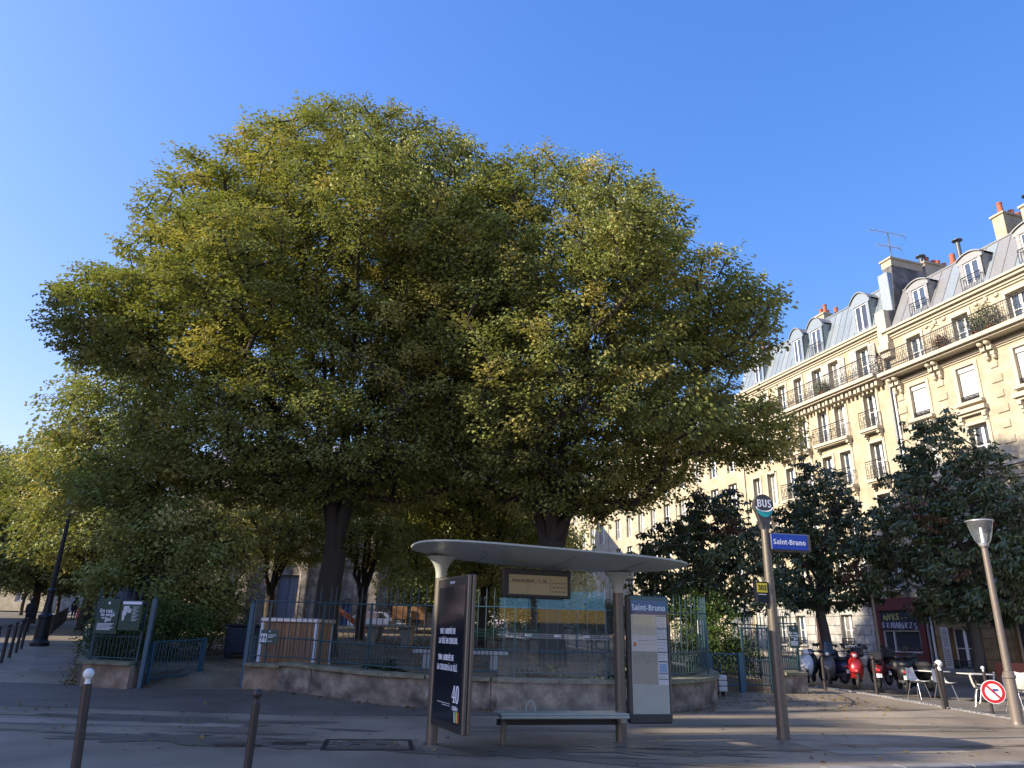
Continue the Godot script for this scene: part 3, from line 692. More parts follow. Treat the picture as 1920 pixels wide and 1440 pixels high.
	# darker street trees beyond the lamppost, one of them russet
	var st = [[-33.0, -62.0, 5.4, Color(.05, .085, .02), Color(.11, .12, .025), "dark green street tree standing past the row of barriers"], [-39.5, -66.0, 5.2, Color(.05, .08, .02), Color(.10, .11, .03), "small round street tree beside the sunlit far pavement"], [-37.6, -76.0, 6.6, Color(.16, .06, .025), Color(.11, .075, .02), "russet leaved tree at the end of the left street"], [-46.5, -72.0, 6.2, Color(.045, .08, .02), Color(.09, .11, .025), "green tree in front of the beige houses on the left"], [-30.5, -74.0, 7.0, Color(.10, .10, .03), Color(.16, .12, .03), "olive tree behind the no entry sign"]]
	for q in st:
		sd += 1
		var w = 3.6
		tree("street_tree", q[5], "tree", "street trees far along the left street", {"at": on(q[0], q[1]), "fork": gy(q[1]) + 1.9, "r": .16, "hs": [gy(q[1]) + 2.2, gy(q[1]) + 3.4, gy(q[1]) + q[2], gy(q[1]) + q[2] + 1.6], "xl": [q[0] - w * .7, q[0] - w, q[0] - w * .8, q[0] - .8], "xr": [q[0] + w * .7, q[0] + w, q[0] + w * .8, q[0] + .8], "depth": 1.0, "wide": 3.6, "ends": 110, "gap": .8, "clump": 1.0, "per": 11, "spray": lime_far, "seed": sd, "limbs": 5, "lobe": .2, "shell": 1.2, "palette": one_tone(q[3], q[4]), "bark": M.bark_grey})
	# evergreen magnolias before the house fronts
	var mags = [
		[Vector3(16.9, 0, -27), [2.5, 3.3, 4.6, 6, 7.4, 8.5, 9.7, 10.2], [15.0, 13.9, 13.6, 13.6, 14.1, 14.9, 16.0, 16.9], [20.2, 21.2, 21.4, 21.0, 20.2, 19.2, 18.2, 17.6], "big dark magnolia with glossy leaves behind the glass topped lamp", 300, 2.6],
		[Vector3(12.6, 0, -29.5), [2.9, 3.6, 4.8, 6.6, 8.0, 8.8], [11.2, 10.7, 10.7, 11.1, 11.6, 12.4], [14.8, 15.3, 15.6, 15.2, 14.8, 13.6], "dark magnolia rising behind the blue stop name sign", 170, 2.8],
		[Vector3(7.6, 0, -27.5), [2.4, 3.0, 4.0, 5.2, 6.2, 6.9], [5.0, 4.6, 4.6, 5.2, 6.2, 7.2], [9.6, 10.6, 10.8, 10.4, 9.6, 8.6], "low spreading magnolia in the park beyond the map panel", 150, 2.2]]
	for q in mags:
		sd += 1
		tree("magnolia_tree", q[4], "tree", "evergreen magnolias", {"at": on(q[0].x, q[0].z), "fork": q[6], "r": .20, "hs": q[1], "xl": q[2], "xr": q[3], "depth": .85, "wide": 3.9, "ends": q[5], "gap": .60, "clump": .52, "per": 12, "spray": mag, "mat": M.leaf_gloss, "seed": sd, "limbs": 7, "lobe": .42, "lobe_freq": .38, "shell": 1.0, "tip": .009, "bark": M.bark_grey,
			"palette": func(_e, r): return (Color(.05, .085, .042).lerp(Color(.115, .16, .075), r.randf()) if r.randf() > .04 else Color(.13, .08, .045))})
	# ivy grown tree, hedges and bushes
	tree("ivy_tree", "ivy grown tree with low dense leaves by the open gate", "tree", "", {"at": on(-11.6, -24.6, .3), "fork": 2.4, "r": .22, "hs": [1.6, 2.2, 3.0, 4.2, 5.0, 5.6], "xl": [-12.9, -13.5, -13.7, -13.5, -13.0, -12.2], "xr": [-9.4, -8.8, -8.6, -8.8, -9.4, -10.6], "depth": .7, "wide": 2.9, "ends": 120, "gap": .7, "clump": .7, "per": 22, "spray": lime, "seed": 71, "limbs": 6, "lobe": .2, "palette": lime_palette(.22)})
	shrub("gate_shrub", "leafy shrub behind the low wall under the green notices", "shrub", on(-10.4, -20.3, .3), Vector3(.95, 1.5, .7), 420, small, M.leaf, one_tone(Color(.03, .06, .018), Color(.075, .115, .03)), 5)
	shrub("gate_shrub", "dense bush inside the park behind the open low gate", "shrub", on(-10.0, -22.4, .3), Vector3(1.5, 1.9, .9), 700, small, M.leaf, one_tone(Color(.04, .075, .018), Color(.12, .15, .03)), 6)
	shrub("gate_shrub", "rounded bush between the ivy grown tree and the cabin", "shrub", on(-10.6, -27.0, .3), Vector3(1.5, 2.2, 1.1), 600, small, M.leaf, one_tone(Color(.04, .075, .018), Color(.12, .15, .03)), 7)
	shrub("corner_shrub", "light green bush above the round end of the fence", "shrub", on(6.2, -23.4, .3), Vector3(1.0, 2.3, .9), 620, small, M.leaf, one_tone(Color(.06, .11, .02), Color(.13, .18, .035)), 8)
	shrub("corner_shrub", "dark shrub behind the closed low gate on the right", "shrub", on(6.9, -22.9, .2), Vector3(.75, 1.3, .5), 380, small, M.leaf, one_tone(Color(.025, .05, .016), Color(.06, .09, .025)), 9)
	for q in [[-1.5, -45.0], [2.0, -44.0], [5.2, -42.5]]:  # added clumps that darken the sunlit gap between the trees
		shrub("added_hedge", "dark hedge clump added to cover the bright gap behind the shelter", "hedge", on(q[0], q[1], .3), Vector3(2.0, 2.6, .9), 620, lime, M.leaf, one_tone(Color(.05, .085, .03), Color(.10, .14, .045)), int(q[0] * 10) + 90, "hedge clumps added deep in the park")
	for q in [[-26.8, -38.0], [-29.5, -41.0], [-38.5, -57.0]]:
		shrub("street_shrub", "rounded dark bush beside the far left pavement", "shrub", on(q[0] - 6, q[1] - 4), Vector3(1.7, 1.7, 1.5), 420, lime, M.leaf, one_tone(Color(.03, .055, .018), Color(.07, .09, .03)), int(q[0] * -10), "bushes along the far left pavement")
	# planting on top of the curved wall: ragged leafy plants
	var cab = leaf_spray(8, .10, .20, .10, 12, 1.3, .4, .2)
	var i = 0
	for q in [[-3.1, -17.9], [-2.55, -17.6], [.0, -16.8], [.55, -16.75], [.95, -16.8], [1.45, -16.85], [2.3, -17.05], [2.75, -17.2], [3.3, -17.5], [-1.3, -17.05], [.3, -17.2], [1.8, -17.3]]:
		i += 1
		shrub("bed_plant", "ragged dark leafed plant in the bed along the curved wall", "plant", on(q[0], q[1], .34), Vector3(.22, .36 + .1 * (i % 3), .2), 26, cab, M.leaf, one_tone(Color(.028, .045, .028), Color(.065, .095, .05)), 200 + i, "plants in the bed behind the curved wall", 3)
	var gx = []; var gc = []
	var gb = leaf_spray(7, .09, .11, .03, 21, 1.5, .5, .1)
	for k in 1500:
		var j = rng.randi() % (wall_curve.size() - 1)
		var w = wall_curve[j].lerp(wall_curve[j + 1], rng.randf()) + Vector2(0, -.3 - rng.randf() * .5)
		if w.x < -4.6 or nz.get_noise_2d(w.x * 30, w.y * 30) < -.05: continue
		gx.append(Transform3D(Basis(Vector3.UP, rng.randf() * TAU) * Basis.from_scale(Vector3.ONE * rng.randf_range(.6, 1.3)), on(w.x, w.y, .36 + rng.randf() * .08)))
		gc.append(Color(.05, .085, .025) * rng.randf_range(.7, 1.5))
	tag(foliage(self, "ground_cover", gb, gx, gc, M.leaf), "low green ground cover along the top of the curved wall", "ground cover", "", "stuff")
	# pots on the balconies
	var k2 = 0
	for q in [[-4.75, 14.6, .42, "bushy potted plant on the balcony of the nearer house"], [-5.5, 14.6, .5, "tall potted shrub on the balcony of the nearer house"], [-3.0, 14.6, .3, "small reddish potted plant on the nearer balcony"], [4.9, 14.82, .38, "green potted plant on the dentilled balcony"], [9.3, 14.82, .45, "wide green planter on the dentilled balcony"]]:
		k2 += 1
		var at2 = FP + FD * q[0] + FN * .48 + Vector3(0, q[1], 0)
		var pt = MB.new(); pt.lathe([[.0, .0], [.12, .0], [.16, .26], [.13, .26], [.0, .24]], Vector3.ZERO, 12)
		var sh2 = shrub("balcony_plant", q[3], "plant", at2 + Vector3(0, .0, 0), Vector3(q[2], q[2] * 2.6, q[2] * .7), 90, small, M.leaf, one_tone(Color(.06, .09, .03), Color(.15, .16, .06)) if k2 != 3 else one_tone(Color(.18, .05, .05), Color(.10, .09, .04)), 300 + k2)
		part(sh2, "pot", pt, M.terracotta)

# ---------------------------------------------------------------- buildings
func wall_with_holes(s0, s1, y0, y1, holes: Array, z = 0.0, reveal = 0.28) -> MB:
	var b = MB.new()
	var xs = [s0, s1]; var ys = [y0, y1]
	for h in holes:
		for k in [h[0], h[1]]: if not xs.has(k): xs.append(k)
		for k in [h[2], h[3]]: if not ys.has(k): ys.append(k)
	xs.sort(); ys.sort()
	for i in xs.size() - 1:
		for j in ys.size() - 1:
			var cx = (xs[i] + xs[i + 1]) * .5; var cy = (ys[j] + ys[j + 1]) * .5
			if cx < s0 or cx > s1 or cy < y0 or cy > y1: continue
			var inside = false
			for h in holes: if cx > h[0] and cx < h[1] and cy > h[2] and cy < h[3]: inside = true
			if not inside: b.quad(Vector3(-xs[i], ys[j], z), Vector3(-xs[i + 1], ys[j], z), Vector3(-xs[i + 1], ys[j + 1], z), Vector3(-xs[i], ys[j + 1], z), Vector3.BACK)
	for h in holes:
		var a = -h[0]; var c = -h[1]; var l = h[2]; var u = h[3]
		b.quad(Vector3(a, l, z), Vector3(a, u, z), Vector3(a, u, z - reveal), Vector3(a, l, z - reveal), Vector3.LEFT)
		b.quad(Vector3(c, l, z), Vector3(c, u, z), Vector3(c, u, z - reveal), Vector3(c, l, z - reveal), Vector3.RIGHT)
		b.quad(Vector3(a, u, z), Vector3(c, u, z), Vector3(c, u, z - reveal), Vector3(a, u, z - reveal), Vector3.DOWN)
		b.quad(Vector3(a, l, z), Vector3(c, l, z), Vector3(c, l, z - reveal), Vector3(a, l, z - reveal), Vector3.UP)
	return b
func window(root, h, z = -.22, pane = null, transoms = 1, open = 0.0):
	# two white casements with dark panes, set back in the opening
	var a = -h[1]; var c = -h[0]; var l = h[2]; var u = h[3]; var w = c - a
	var f = MB.new(); var t = .075
	f.box(Vector3(a, l, z - .06), Vector3(a + t, u, z)); f.box(Vector3(c - t, l, z - .06), Vector3(c, u, z))
	f.box(Vector3(a + t, u - t, z - .06), Vector3(c - t, u, z)); f.box(Vector3(a + t, l, z - .06), Vector3(c - t, l + t * 1.6, z))
	var m = (a + c) * .5
	f.box(Vector3(m - .07, l + t * 1.6, z - .055), Vector3(m + .07, u - t, z + .008))
	for k in transoms:
		var y = lerpf(l, u, (k + 1.0) / (transoms + 1.0))
		f.box(Vector3(a + t, y - .016, z - .05), Vector3(m - .05, y + .016, z - .004)); f.box(Vector3(m + .05, y - .016, z - .05), Vector3(c - t, y + .016, z - .004))
	var o = part(root, "window", f, M.white)
	if pane == null or pane == M.pane: pane = [M.pane, M.pane, M.pane_sky, M.pane_curtain, M.pane_curtain][rng.randi() % 5]
	for q in [[a + t, m - .05], [m + .05, c - t]]:
		var g = MB.new(); var sk = rng.randf_range(-.012, .012)
		g.quadf(Vector3(q[0], l + .02, z - .035 + sk), Vector3(q[1], l + .02, z - .035 - sk), Vector3(q[1], u - .02, z - .035 - sk), Vector3(q[0], u - .02, z - .035 + sk))
		part(o, "pane", g, pane if pane else M.pane)
	return o
func railing(a: Vector3, c: Vector3, hgt, ornate = true, step = .11) -> MB:
	var b = MB.new()
	var d = (c - a); var L = d.length(); d = d.normalized()
	var U = Vector3.UP
	b.bar(a + U * hgt, c + U * hgt, .025, .025, 5); b.bar(a + U * .07, c + U * .07, .014, .014, 4); b.bar(a + U * (hgt - .12), c + U * (hgt - .12), .011, .011, 4)
	var n = int(L / step)
	for i in n + 1:
		var p = a + d * (L * i / n)
		b.bar(p, p + U * hgt, .02 if i % 8 == 0 else .0125, -1, 4, false)
		if ornate and i < n:
			var q = p + d * step * .5
			var pts = []
			for k in 7: pts.append(q + d * cos(k * TAU / 7) * step * .42 + U * (hgt * (.42 if i % 2 else .62) + sin(k * TAU / 7) * .09))
			b.tube(pts, .0115, 3, true)
			pts = []
			for k in 6: pts.append(q + d * cos(k * TAU / 6) * step * .3 + U * (hgt * .22 + sin(k * TAU / 6) * .05))
			b.tube(pts, .0115, 3, true)
	return b
func chimney(root, s0, s1, z0, z1, y0, y1, mat, pots: Array):
	var b = MB.new()
	b.box(Vector3(-s1, y0, z0), Vector3(-s0, y1, z1)); b.box(Vector3(-s1 - .07, y1, z0 - .07), Vector3(-s0 + .07, y1 + .10, z1 + .07))
	var o = part(root, "chimney", b, mat)
	for p in pots:
		var k = MB.new(); k.lathe([[.13, 0], [.11, p[2] * .85], [.13, p[2] * .9], [.13, p[2]], [.08, p[2]]], Vector3(-p[0], y1 + .1, p[1]), 10)
		part(o, "chimney_pot", k, M.terracotta)
	return o
func cowl(root, s, z, y0, h, mat):
	var k = MB.new(); k.lathe([[.11, 0], [.11, h]], Vector3(-s, y0, z), 10); k.lathe([[.0, h + .22], [.26, h + .14], [.26, h + .11], [.0, h + .12]], Vector3(-s, y0, z), 14); k.bar(Vector3(-s - .08, y0 + h - .02, z), Vector3(-s - .08, y0 + h + .14, z), .012); k.bar(Vector3(-s + .08, y0 + h - .02, z), Vector3(-s + .08, y0 + h + .14, z), .012)
	part(root, "flue_cowl", k, mat)
func mansard(root, s0, s1, y0, y1, zf, zb, mats, step, skip: Array):
	# one mesh for each zinc panel between two standing seams
	var n = int(round((s1 - s0) / step))
	for i in n:
		var a = s0 + (s1 - s0) * i / n; var c = s0 + (s1 - s0) * (i + 1) / n
		var b = MB.new()
		b.quadf(Vector3(-a, y0, zf), Vector3(-c, y0, zf), Vector3(-c, y1, zb), Vector3(-a, y1, zb))
		b.bar(Vector3(-a, y0, zf + .012), Vector3(-a, y1, zb + .012), .024, .024, 5)
		var t = .55 + .12 * sin(i * 7.3)
		b.box(Vector3(-c, lerpf(y0, y1, t) - .008, lerpf(zf, zb, t) - .02), Vector3(-a, lerpf(y0, y1, t) + .008, lerpf(zf, zb, t) + .014))
		part(root, "zinc_panel", b, mats[i % mats.size()])
	var b2 = MB.new()
	b2.quadf(Vector3(-s0, y1, zb), Vector3(-s1, y1, zb), Vector3(-s1, y1 + 1.1, zb - 5), Vector3(-s0, y1 + 1.1, zb - 5))
	b2.quadf(Vector3(-s0, y1 + 1.1, zb - 5), Vector3(-s1, y1 + 1.1, zb - 5), Vector3(-s1, y0, zb - 9), Vector3(-s0, y0, zb - 9))
	b2.bar(Vector3(-s0, y1 + .02, zb), Vector3(-s1, y1 + .02, zb), .06, .06, 6)
	part(root, "roof_top", b2, mats[0])
	var g = MB.new()
	g.bar(Vector3(-s0, y0 - .02, zf + .12), Vector3(-s1, y0 - .02, zf + .12), .085, .085, 8)
	part(root, "gutter", g, M.zinc_grey)
func dormer(root, s0, s1, y0, y1, zf, zb, arch, mat, pane, rail = false):
	var b = MB.new()
	var fr = .17
	var z = zf
	# cheeks, front surround and curved zinc hood
	b.quadf(Vector3(-s0, y0, z), Vector3(-s0, y1, z), Vector3(-s0, y1, zb - .9), Vector3(-s0, y0, zb - .9))
	b.quadf(Vector3(-s1, y0, z), Vector3(-s1, y1, z), Vector3(-s1, y1, zb - .9), Vector3(-s1, y0, zb - .9))
	b.box(Vector3(-s1, y0, z - .12), Vector3(-s1 + fr, y1, z)); b.box(Vector3(-s0 - fr, y0, z - .12), Vector3(-s0, y1, z))
	var m = -(s0 + s1) * .5; var hw = (s1 - s0) * .5 + .10
	var poly = PackedVector2Array(); var hood = PackedVector2Array()
	for k in 11:
		var t = -1.0 + .2 * k
		poly.append(Vector2(m + hw * t, y1 + arch * (1.0 - t * t)))
	hood = poly.duplicate()
	poly.append(Vector2(m + hw, y1 - .22)); poly.append(Vector2(m - hw, y1 - .22))
	b.prism(poly, z - .14, z + .01)
	var o = part(root, "dormer", b, mat)
	var hb = MB.new()
	for k in 10:
		var p0 = hood[k]; var p1 = hood[k + 1]
		hb.quadf(Vector3(p0.x * 1.0, p0.y + .03, z + .09), Vector3(p1.x, p1.y + .03, z + .09), Vector3(p1.x, p1.y + .03, zb - 1.2), Vector3(p0.x, p0.y + .03, zb - 1.2))
		hb.quadf(Vector3(p0.x, p0.y + .03, z + .09), Vector3(p1.x, p1.y + .03, z + .09), Vector3(p1.x, p1.y - .03, z + .09), Vector3(p0.x, p0.y - .03, z + .09))
	part(o, "hood", hb, M.zinc_grey)
	var h = [s0 + fr, s1 - fr, y0 + .05, y1 - .22]
	var f = MB.new()
	var a = -h[1]; var c = -h[0]; var t = .06; var zz = z - .05
	f.box(Vector3(a, h[2], zz - .05), Vector3(a + t, h[3], zz)); f.box(Vector3(c - t, h[2], zz - .05), Vector3(c, h[3], zz))
	f.box(Vector3(a + t, h[3] - t, zz - .05), Vector3(c - t, h[3], zz)); f.box(Vector3(a + t, h[2], zz - .05), Vector3(c - t, h[2] + .1, zz))
	f.box(Vector3((a + c) * .5 - .05, h[2], zz - .045), Vector3((a + c) * .5 + .05, h[3] - t, zz + .006))
	part(o, "window_frame", f, M.white)
	var g = MB.new(); g.quad(Vector3(a, h[2], zz - .03), Vector3(c, h[2], zz - .03), Vector3(c, h[3], zz - .03), Vector3(a, h[3], zz - .03), Vector3.BACK)
	part(o, "pane", g, pane)
	if rail: part(o, "window_rail", railing(Vector3(-s1 + .05, y0 + .02, z + .16), Vector3(-s0 - .05, y0 + .02, z + .16), .75, false, .12), M.iron)
	return o
func shutter_leaf(root, x0, x1, y0, y1, z):
	var b = MB.new()
	b.box(Vector3(x0, y0, z), Vector3(x0 + .05, y1, z + .035)); b.box(Vector3(x1 - .05, y0, z), Vector3(x1, y1, z + .035))
	for y in [y0, (y0 + y1) * .5 - .04, y1 - .08]: b.box(Vector3(x0 + .05, y, z + .001), Vector3(x1 - .05, y + .08, z + .034))
	var n = int((y1 - y0) / .075)
	for i in n: b.box(Vector3(x0 + .05, y0 + i * .075 + .01, z + .006), Vector3(x1 - .05, y0 + i * .075 + .055, z + .02), Transform3D.IDENTITY)
	return part(root, "shutter", b, M.shutter)
func house(called, label, at: Vector3, dirn: Vector3):
	var root = thing(called, label, "building", Vector3(at.x, 0, at.z), 0.0)
	root.basis = Basis(-dirn, Vector3.UP, (-dirn).cross(Vector3.UP))
	return root
func cornice(root, s0, s1, y, hs: Array, mat, called = "cornice"):   # hs: [[thickness, projection], ...] upwards
	var b = MB.new(); var yy = y
	for q in hs:
		b.box(Vector3(-s1, yy, -.05), Vector3(-s0, yy + q[0], q[1])); yy += q[0]
	return part(root, called, b, mat)
func closed_body(root, s0, s1, y0, y1, deep, mat):
	var b = MB.new()
	b.quad(Vector3(-s0, y0, 0), Vector3(-s0, y1, 0), Vector3(-s0, y1, -deep), Vector3(-s0, y0, -deep), Vector3.RIGHT)
	b.quad(Vector3(-s1, y0, 0), Vector3(-s1, y1, 0), Vector3(-s1, y1, -deep), Vector3(-s1, y0, -deep), Vector3.LEFT)
	b.quad(Vector3(-s0, y0, -deep), Vector3(-s1, y0, -deep), Vector3(-s1, y1, -deep), Vector3(-s0, y1, -deep), Vector3.FORWARD)
	b.quad(Vector3(-s0, y1, -.3), Vector3(-s1, y1, -.3), Vector3(-s1, y1, -deep), Vector3(-s0, y1, -deep), Vector3.UP)
	return part(root, "side_walls", b, mat)
func corbel(b: MB, s, y, w, h, d):
	b.box(Vector3(-s - w * .5, y - h * .35, 0), Vector3(-s + w * .5, y, d)); b.box(Vector3(-s - w * .42, y - h * .7, 0), Vector3(-s + w * .42, y - h * .35, d * .62)); b.box(Vector3(-s - w * .32, y - h, 0), Vector3(-s + w * .32, y - h * .7, d * .35))
func buildings():
	# ---- the house with the long dentilled balcony, further along the street
	var L = house("apartment_house", "cream apartment house with long iron balcony over a row of dentils", FP, FD)
	var holes = []
	var cols = [[1.65, 2.5], [3.85, 4.65], [5.25, 6.0], [6.95, 7.65], [8.45, 9.15], [10.2, 10.95], [11.7, 12.4]]
	var rows = [[14.86, 16.72], [12.2, 14.12], [9.55, 11.45], [6.85, 8.75], [4.2, 6.05]]
	for r in rows: for c in cols: holes.append([c[0], c[1], r[0], r[1]])
	part(L, "wall", wall_with_holes(.55, 13.2, 3.7, 17.35, holes, 0.0, .3), M.stone)
	for i in holes.size():
		var w = window(L, holes[i], -.24, M.pane if i % 3 else M.pane_sky)
	closed_body(L, .55, 13.2, 0.0, 17.3, 10.0, M.render_grey)
	# ground floor in coursed blocks
	var gh = [[11.3, 10.5], [9.65, 8.85], [8.05, 7.2], [6.15, 5.3]]
	var gho = []
	for g in gh: gho.append([g[1], g[0], (.55 if g[0] == 8.05 else 1.45), 3.0])
	part(L, "ground_floor_wall", wall_with_holes(3.6, 13.2, .2, 3.7, gho, -.02, .3), M.stone_white)
	var rr = RandomNumberGenerator.new(); rr.seed = 3
	var y = .62
	var course = 0
	while y < 3.5:
		var hh = .46
		var s = 3.62 + (.5 if course % 2 else 0.0)
		if course % 2:
			var b0 = MB.new(); b0.box(Vector3(-4.1, y, -.06), Vector3(-3.62, minf(y + hh - .018, 3.6), .03), Transform3D.IDENTITY, .01); part(L, "stone_block", b0, M.stone_white)
		while s < 13.15:
			var e = minf(s + 1.0, 13.2)
			var cut = [[s, e]]
			for g in gho:
				if y + hh > g[2] and y < g[3]:
					var nx = []
					for q in cut:
						if g[1] <= q[0] or g[0] >= q[1]: nx.append(q); continue
						if g[0] - .02 > q[0] + .05: nx.append([q[0], g[0] - .02])
						if g[1] + .02 < q[1] - .05: nx.append([g[1] + .02, q[1]])
					cut = nx
			for q in cut:
				if q[1] - q[0] < .06: continue
				var bk = MB.new(); bk.box(Vector3(-q[1] + .012, y, -.06), Vector3(-q[0], minf(y + hh - .018, 3.6), .03 + rr.randf() * .006), Transform3D.IDENTITY, .01)
				part(L, "stone_block", bk, M.stone_white)
			s = e
		y += hh; course += 1
	for i in gho.size():
		if i == 2:
			var db = MB.new(); db.box(Vector3(-8.05, .5, -.32), Vector3(-7.2, 3.0, -.24))
			for q in [[.75, 1.55], [1.7, 2.8]]: for x in [-7.97, -7.58]: db.box(Vector3(x, q[0], -.24), Vector3(x + .33, q[1], -.215), Transform3D.IDENTITY, .01)
			var dr = part(L, "door", db, M.wood_door)
			var hb = MB.new(); hb.ball(Vector3(-7.62, 1.55, -.2), Vector3.ONE * .035, 8, 5); part(dr, "handle", hb, M.chrome)
		else:
			window(L, gho[i], -.24)
			var sb = MB.new(); sb.box(Vector3(-gho[i][1] - .08, 1.37, -.02), Vector3(-gho[i][0] + .08, 1.45, .14)); part(L, "sill", sb, M.stone_white)
			part(L, "window_guard", railing(Vector3(-gho[i][1], 1.45, .05), Vector3(-gho[i][0], 1.45, .05), .36, true, .1), M.iron)
	cornice(L, 3.6, 13.25, 3.6, [[.08, .08], [.1, .18], [.05, .24]], M.stone_white, "string_course")
	cornice(L, .6, 13.25, 16.95, [[.12, .06], [.12, .14], [.14, .28], [.1, .36]], M.trim)
	# fluted panels and frames between windows
	var tr = MB.new()
	for r in rows:
		for c in cols:
			tr.box(Vector3(-c[1] - .14, r[0], -.02), Vector3(-c[1], r[1] + .16, .05)); tr.box(Vector3(-c[0], r[0], -.02), Vector3(-c[0] + .14, r[1] + .16, .05)); tr.box(Vector3(-c[1], r[1] + .01, -.02), Vector3(-c[0], r[1] + .16, .048))
	part(L, "window_surrounds", tr, M.trim)
	# balcony with dentils
	var bs = MB.new(); bs.box(Vector3(-11.2, 14.62, -.05), Vector3(-.95, 14.80, .75)); bs.box(Vector3(-11.2, 14.52, -.05), Vector3(-.95, 14.62, .62))
	var bal = part(L, "balcony", bs, M.trim)
	var dn = MB.new()
	for i in 34: dn.box(Vector3(-1.2 - i * .3, 14.22, -.02), Vector3(-1.03 - i * .3, 14.52, .42 if i % 2 else .46)); 
	part(bal, "dentils", dn, M.trim)
	var rl = railing(Vector3(-11.2, 14.8, .7), Vector3(-1.0, 14.8, .7), 1.02, true, .13)
	var r2 = railing(Vector3(-1.0, 14.8, .7), Vector3(-1.0, 14.8, 0), 1.02, true, .13)
	rl.v.append_array(r2.v); rl.n.append_array(r2.n); rl.c.append_array(r2.c)
	part(bal, "railing", rl, M.iron)
	var fan = MB.new()
	for k in 9: fan.bar(Vector3(-.98, 15.8, .1), Vector3(-.98 , 15.8 + sin(.25 + k * .16) * 1.25, .1 + cos(.25 + k * .16) * 1.1), .012, .006, 4)
	part(bal, "spiked_guard", fan, M.iron)
	for c in [[2.5, 2.95], [3.4, 3.85], [4.65, 5.1], [6.0, 6.42], [1.18, 1.62]]: shutter_leaf(L, -c[1], -c[0], 14.9, 16.7, .06)
	for q in [[1.45, 2.7], [3.6, 6.25], [6.7, 7.9], [8.2, 9.4]]:
		for r in rows.slice(1, 5):
			var sb = MB.new(); sb.box(Vector3(-q[1], r[0] - .17, -.02), Vector3(-q[0], r[0] - .02, .42)); sb.box(Vector3(-q[1] + .04, r[0] - .24, -.02), Vector3(-q[0] - .04, r[0] - .17, .34))
			for s in [q[0] + .15, q[1] - .15]: corbel(sb, s, r[0] - .24, .16, .36, .3)
			var o = part(L, "window_ledge", sb, M.trim)
			part(o, "guard_rail", railing(Vector3(-q[1] + .05, r[0] - .02, .36), Vector3(-q[0] - .05, r[0] - .02, .36), .92, true, .13), M.iron)
	mansard(L, .62, 13.2, 17.48, 20.0, .02, -.95, [M.zinc, M.zinc_b, M.zinc], .48, [])
	for d in [[1.25, 2.45], [4.85, 5.95], [6.55, 7.55], [10.4, 11.5]]: dormer(L, d[0], d[1], 17.5, 19.42, -.02, -.75, .52, M.zinc, M.pane_sky if d[0] > 2 else M.pane, d[0] == 4.85)
	chimney(L, 6.0, 6.7, -3.6, -1.4, 19.2, 20.75, M.stone_b, [[6.15, -1.7, .62], [6.4, -2.1, .4], [6.5, -1.7, .45], [6.2, -2.6, .6], [6.4, -3.2, .5]])
	chimney(L, 11.9, 12.7, -3.0, -1.2, 19.2, 20.6, M.stone_b, [[12.1, -1.6, .5], [12.4, -2.3, .5]])
	var pw = MB.new(); pw.prism(PackedVector2Array([Vector2(0, 16.2), Vector2(-.0, 18.1), Vector2(-.45, 18.15), Vector2(-.7, 20.4), Vector2(-.75, 21.2), Vector2(-3.2, 21.25), Vector2(-9.9, 19.2), Vector2(-9.9, 16.2)]), .02, .62, Transform3D(Basis(Vector3(0, 0, 1), Vector3.UP, Vector3(-1, 0, 0)), Vector3.ZERO))
	part(L, "party_wall", pw, M.render_grey)
	var zf = MB.new(); zf.box(Vector3(-.68, 18.2, -.74), Vector3(-.05, 20.45, -.34), Transform3D.IDENTITY, .02); part(L, "zinc_flashing", zf, M.zinc_b)
	var fb = MB.new(); fb.box(Vector3(-.66, 16.2, -.1), Vector3(-.06, 18.1, .3)); fb.box(Vector3(-.7, 15.85, -.1), Vector3(-.02, 16.2, .42)); fb.box(Vector3(-.66, 15.5, -.1), Vector3(-.06, 15.85, .3)); part(L, "party_pier", fb, M.trim)
	chimney(L, .0, .66, -2.9, -.72, 20.9, 21.3, M.stone_b, [])
	chimney(L, -.02, .6, -6.0, -3.1, 19.5, 21.5, M.stone_b, [[.3, -3.7, .5], [.25, -4.1, .36], [.3, -4.5, .45], [.28, -4.9, .36], [.3, -5.4, .3], [.3, -5.8, .3]])
	cowl(L, .35, -3.35, 21.6, .4, M.iron_grey)
	var dp = MB.new(); dp.bar(Vector3(-.62, .4, .10), Vector3(-.62, 15.5, .10), .065, .065, 8); part(L, "downpipe", dp, M.zinc_grey)
	dp = MB.new(); dp.bar(Vector3(-.42, .4, .09), Vector3(-.42, 14.4, .09), .05, .05, 8); part(L, "downpipe", dp, M.white)
	# shop front in the ground floor
	var sh = thing("shop_front", "dark red shop front with graffiti on its fascia", "shop front", FP + FD * .75 + Vector3(0, gy(-34), 0))
	sh.basis = L.basis
	var b = MB.new(); b.box(Vector3(-2.9, -.1, -.05), Vector3(-2.55, 2.75, .14)); b.box(Vector3(-.35, -.1, -.05), Vector3(-.0, 2.75, .14)); b.box(Vector3(-2.55, -.1, -.05), Vector3(-.35, .55, .10), Transform3D.IDENTITY, .015)
	part(sh, "surround", b, M.red_paint)
	b = MB.new(); b.box(Vector3(-2.95, 2.45, -.05), Vector3(.05, 3.0, .22)); part(sh, "cornice_board", b, M.red_paint)
	b = MB.new(); b.box(Vector3(-2.55, 1.55, -.05), Vector3(-.35, 2.45, .13)); var fas = part(sh, "fascia", b, flat(lin(.012, .014, .03), .4))
	b = MB.new()
	for q in [[-2.55, -2.47], [-1.95, -1.88], [-.43, -.35]]: b.box(Vector3(q[0], .55, -.03), Vector3(q[1], 1.55, .07))
	b.box(Vector3(-2.47, 1.48, -.03), Vector3(-.43, 1.55, .068)); b.box(Vector3(-2.47, .55, -.03), Vector3(-.43, .61, .068))
	part(sh, "window_frame", b, M.shutter)
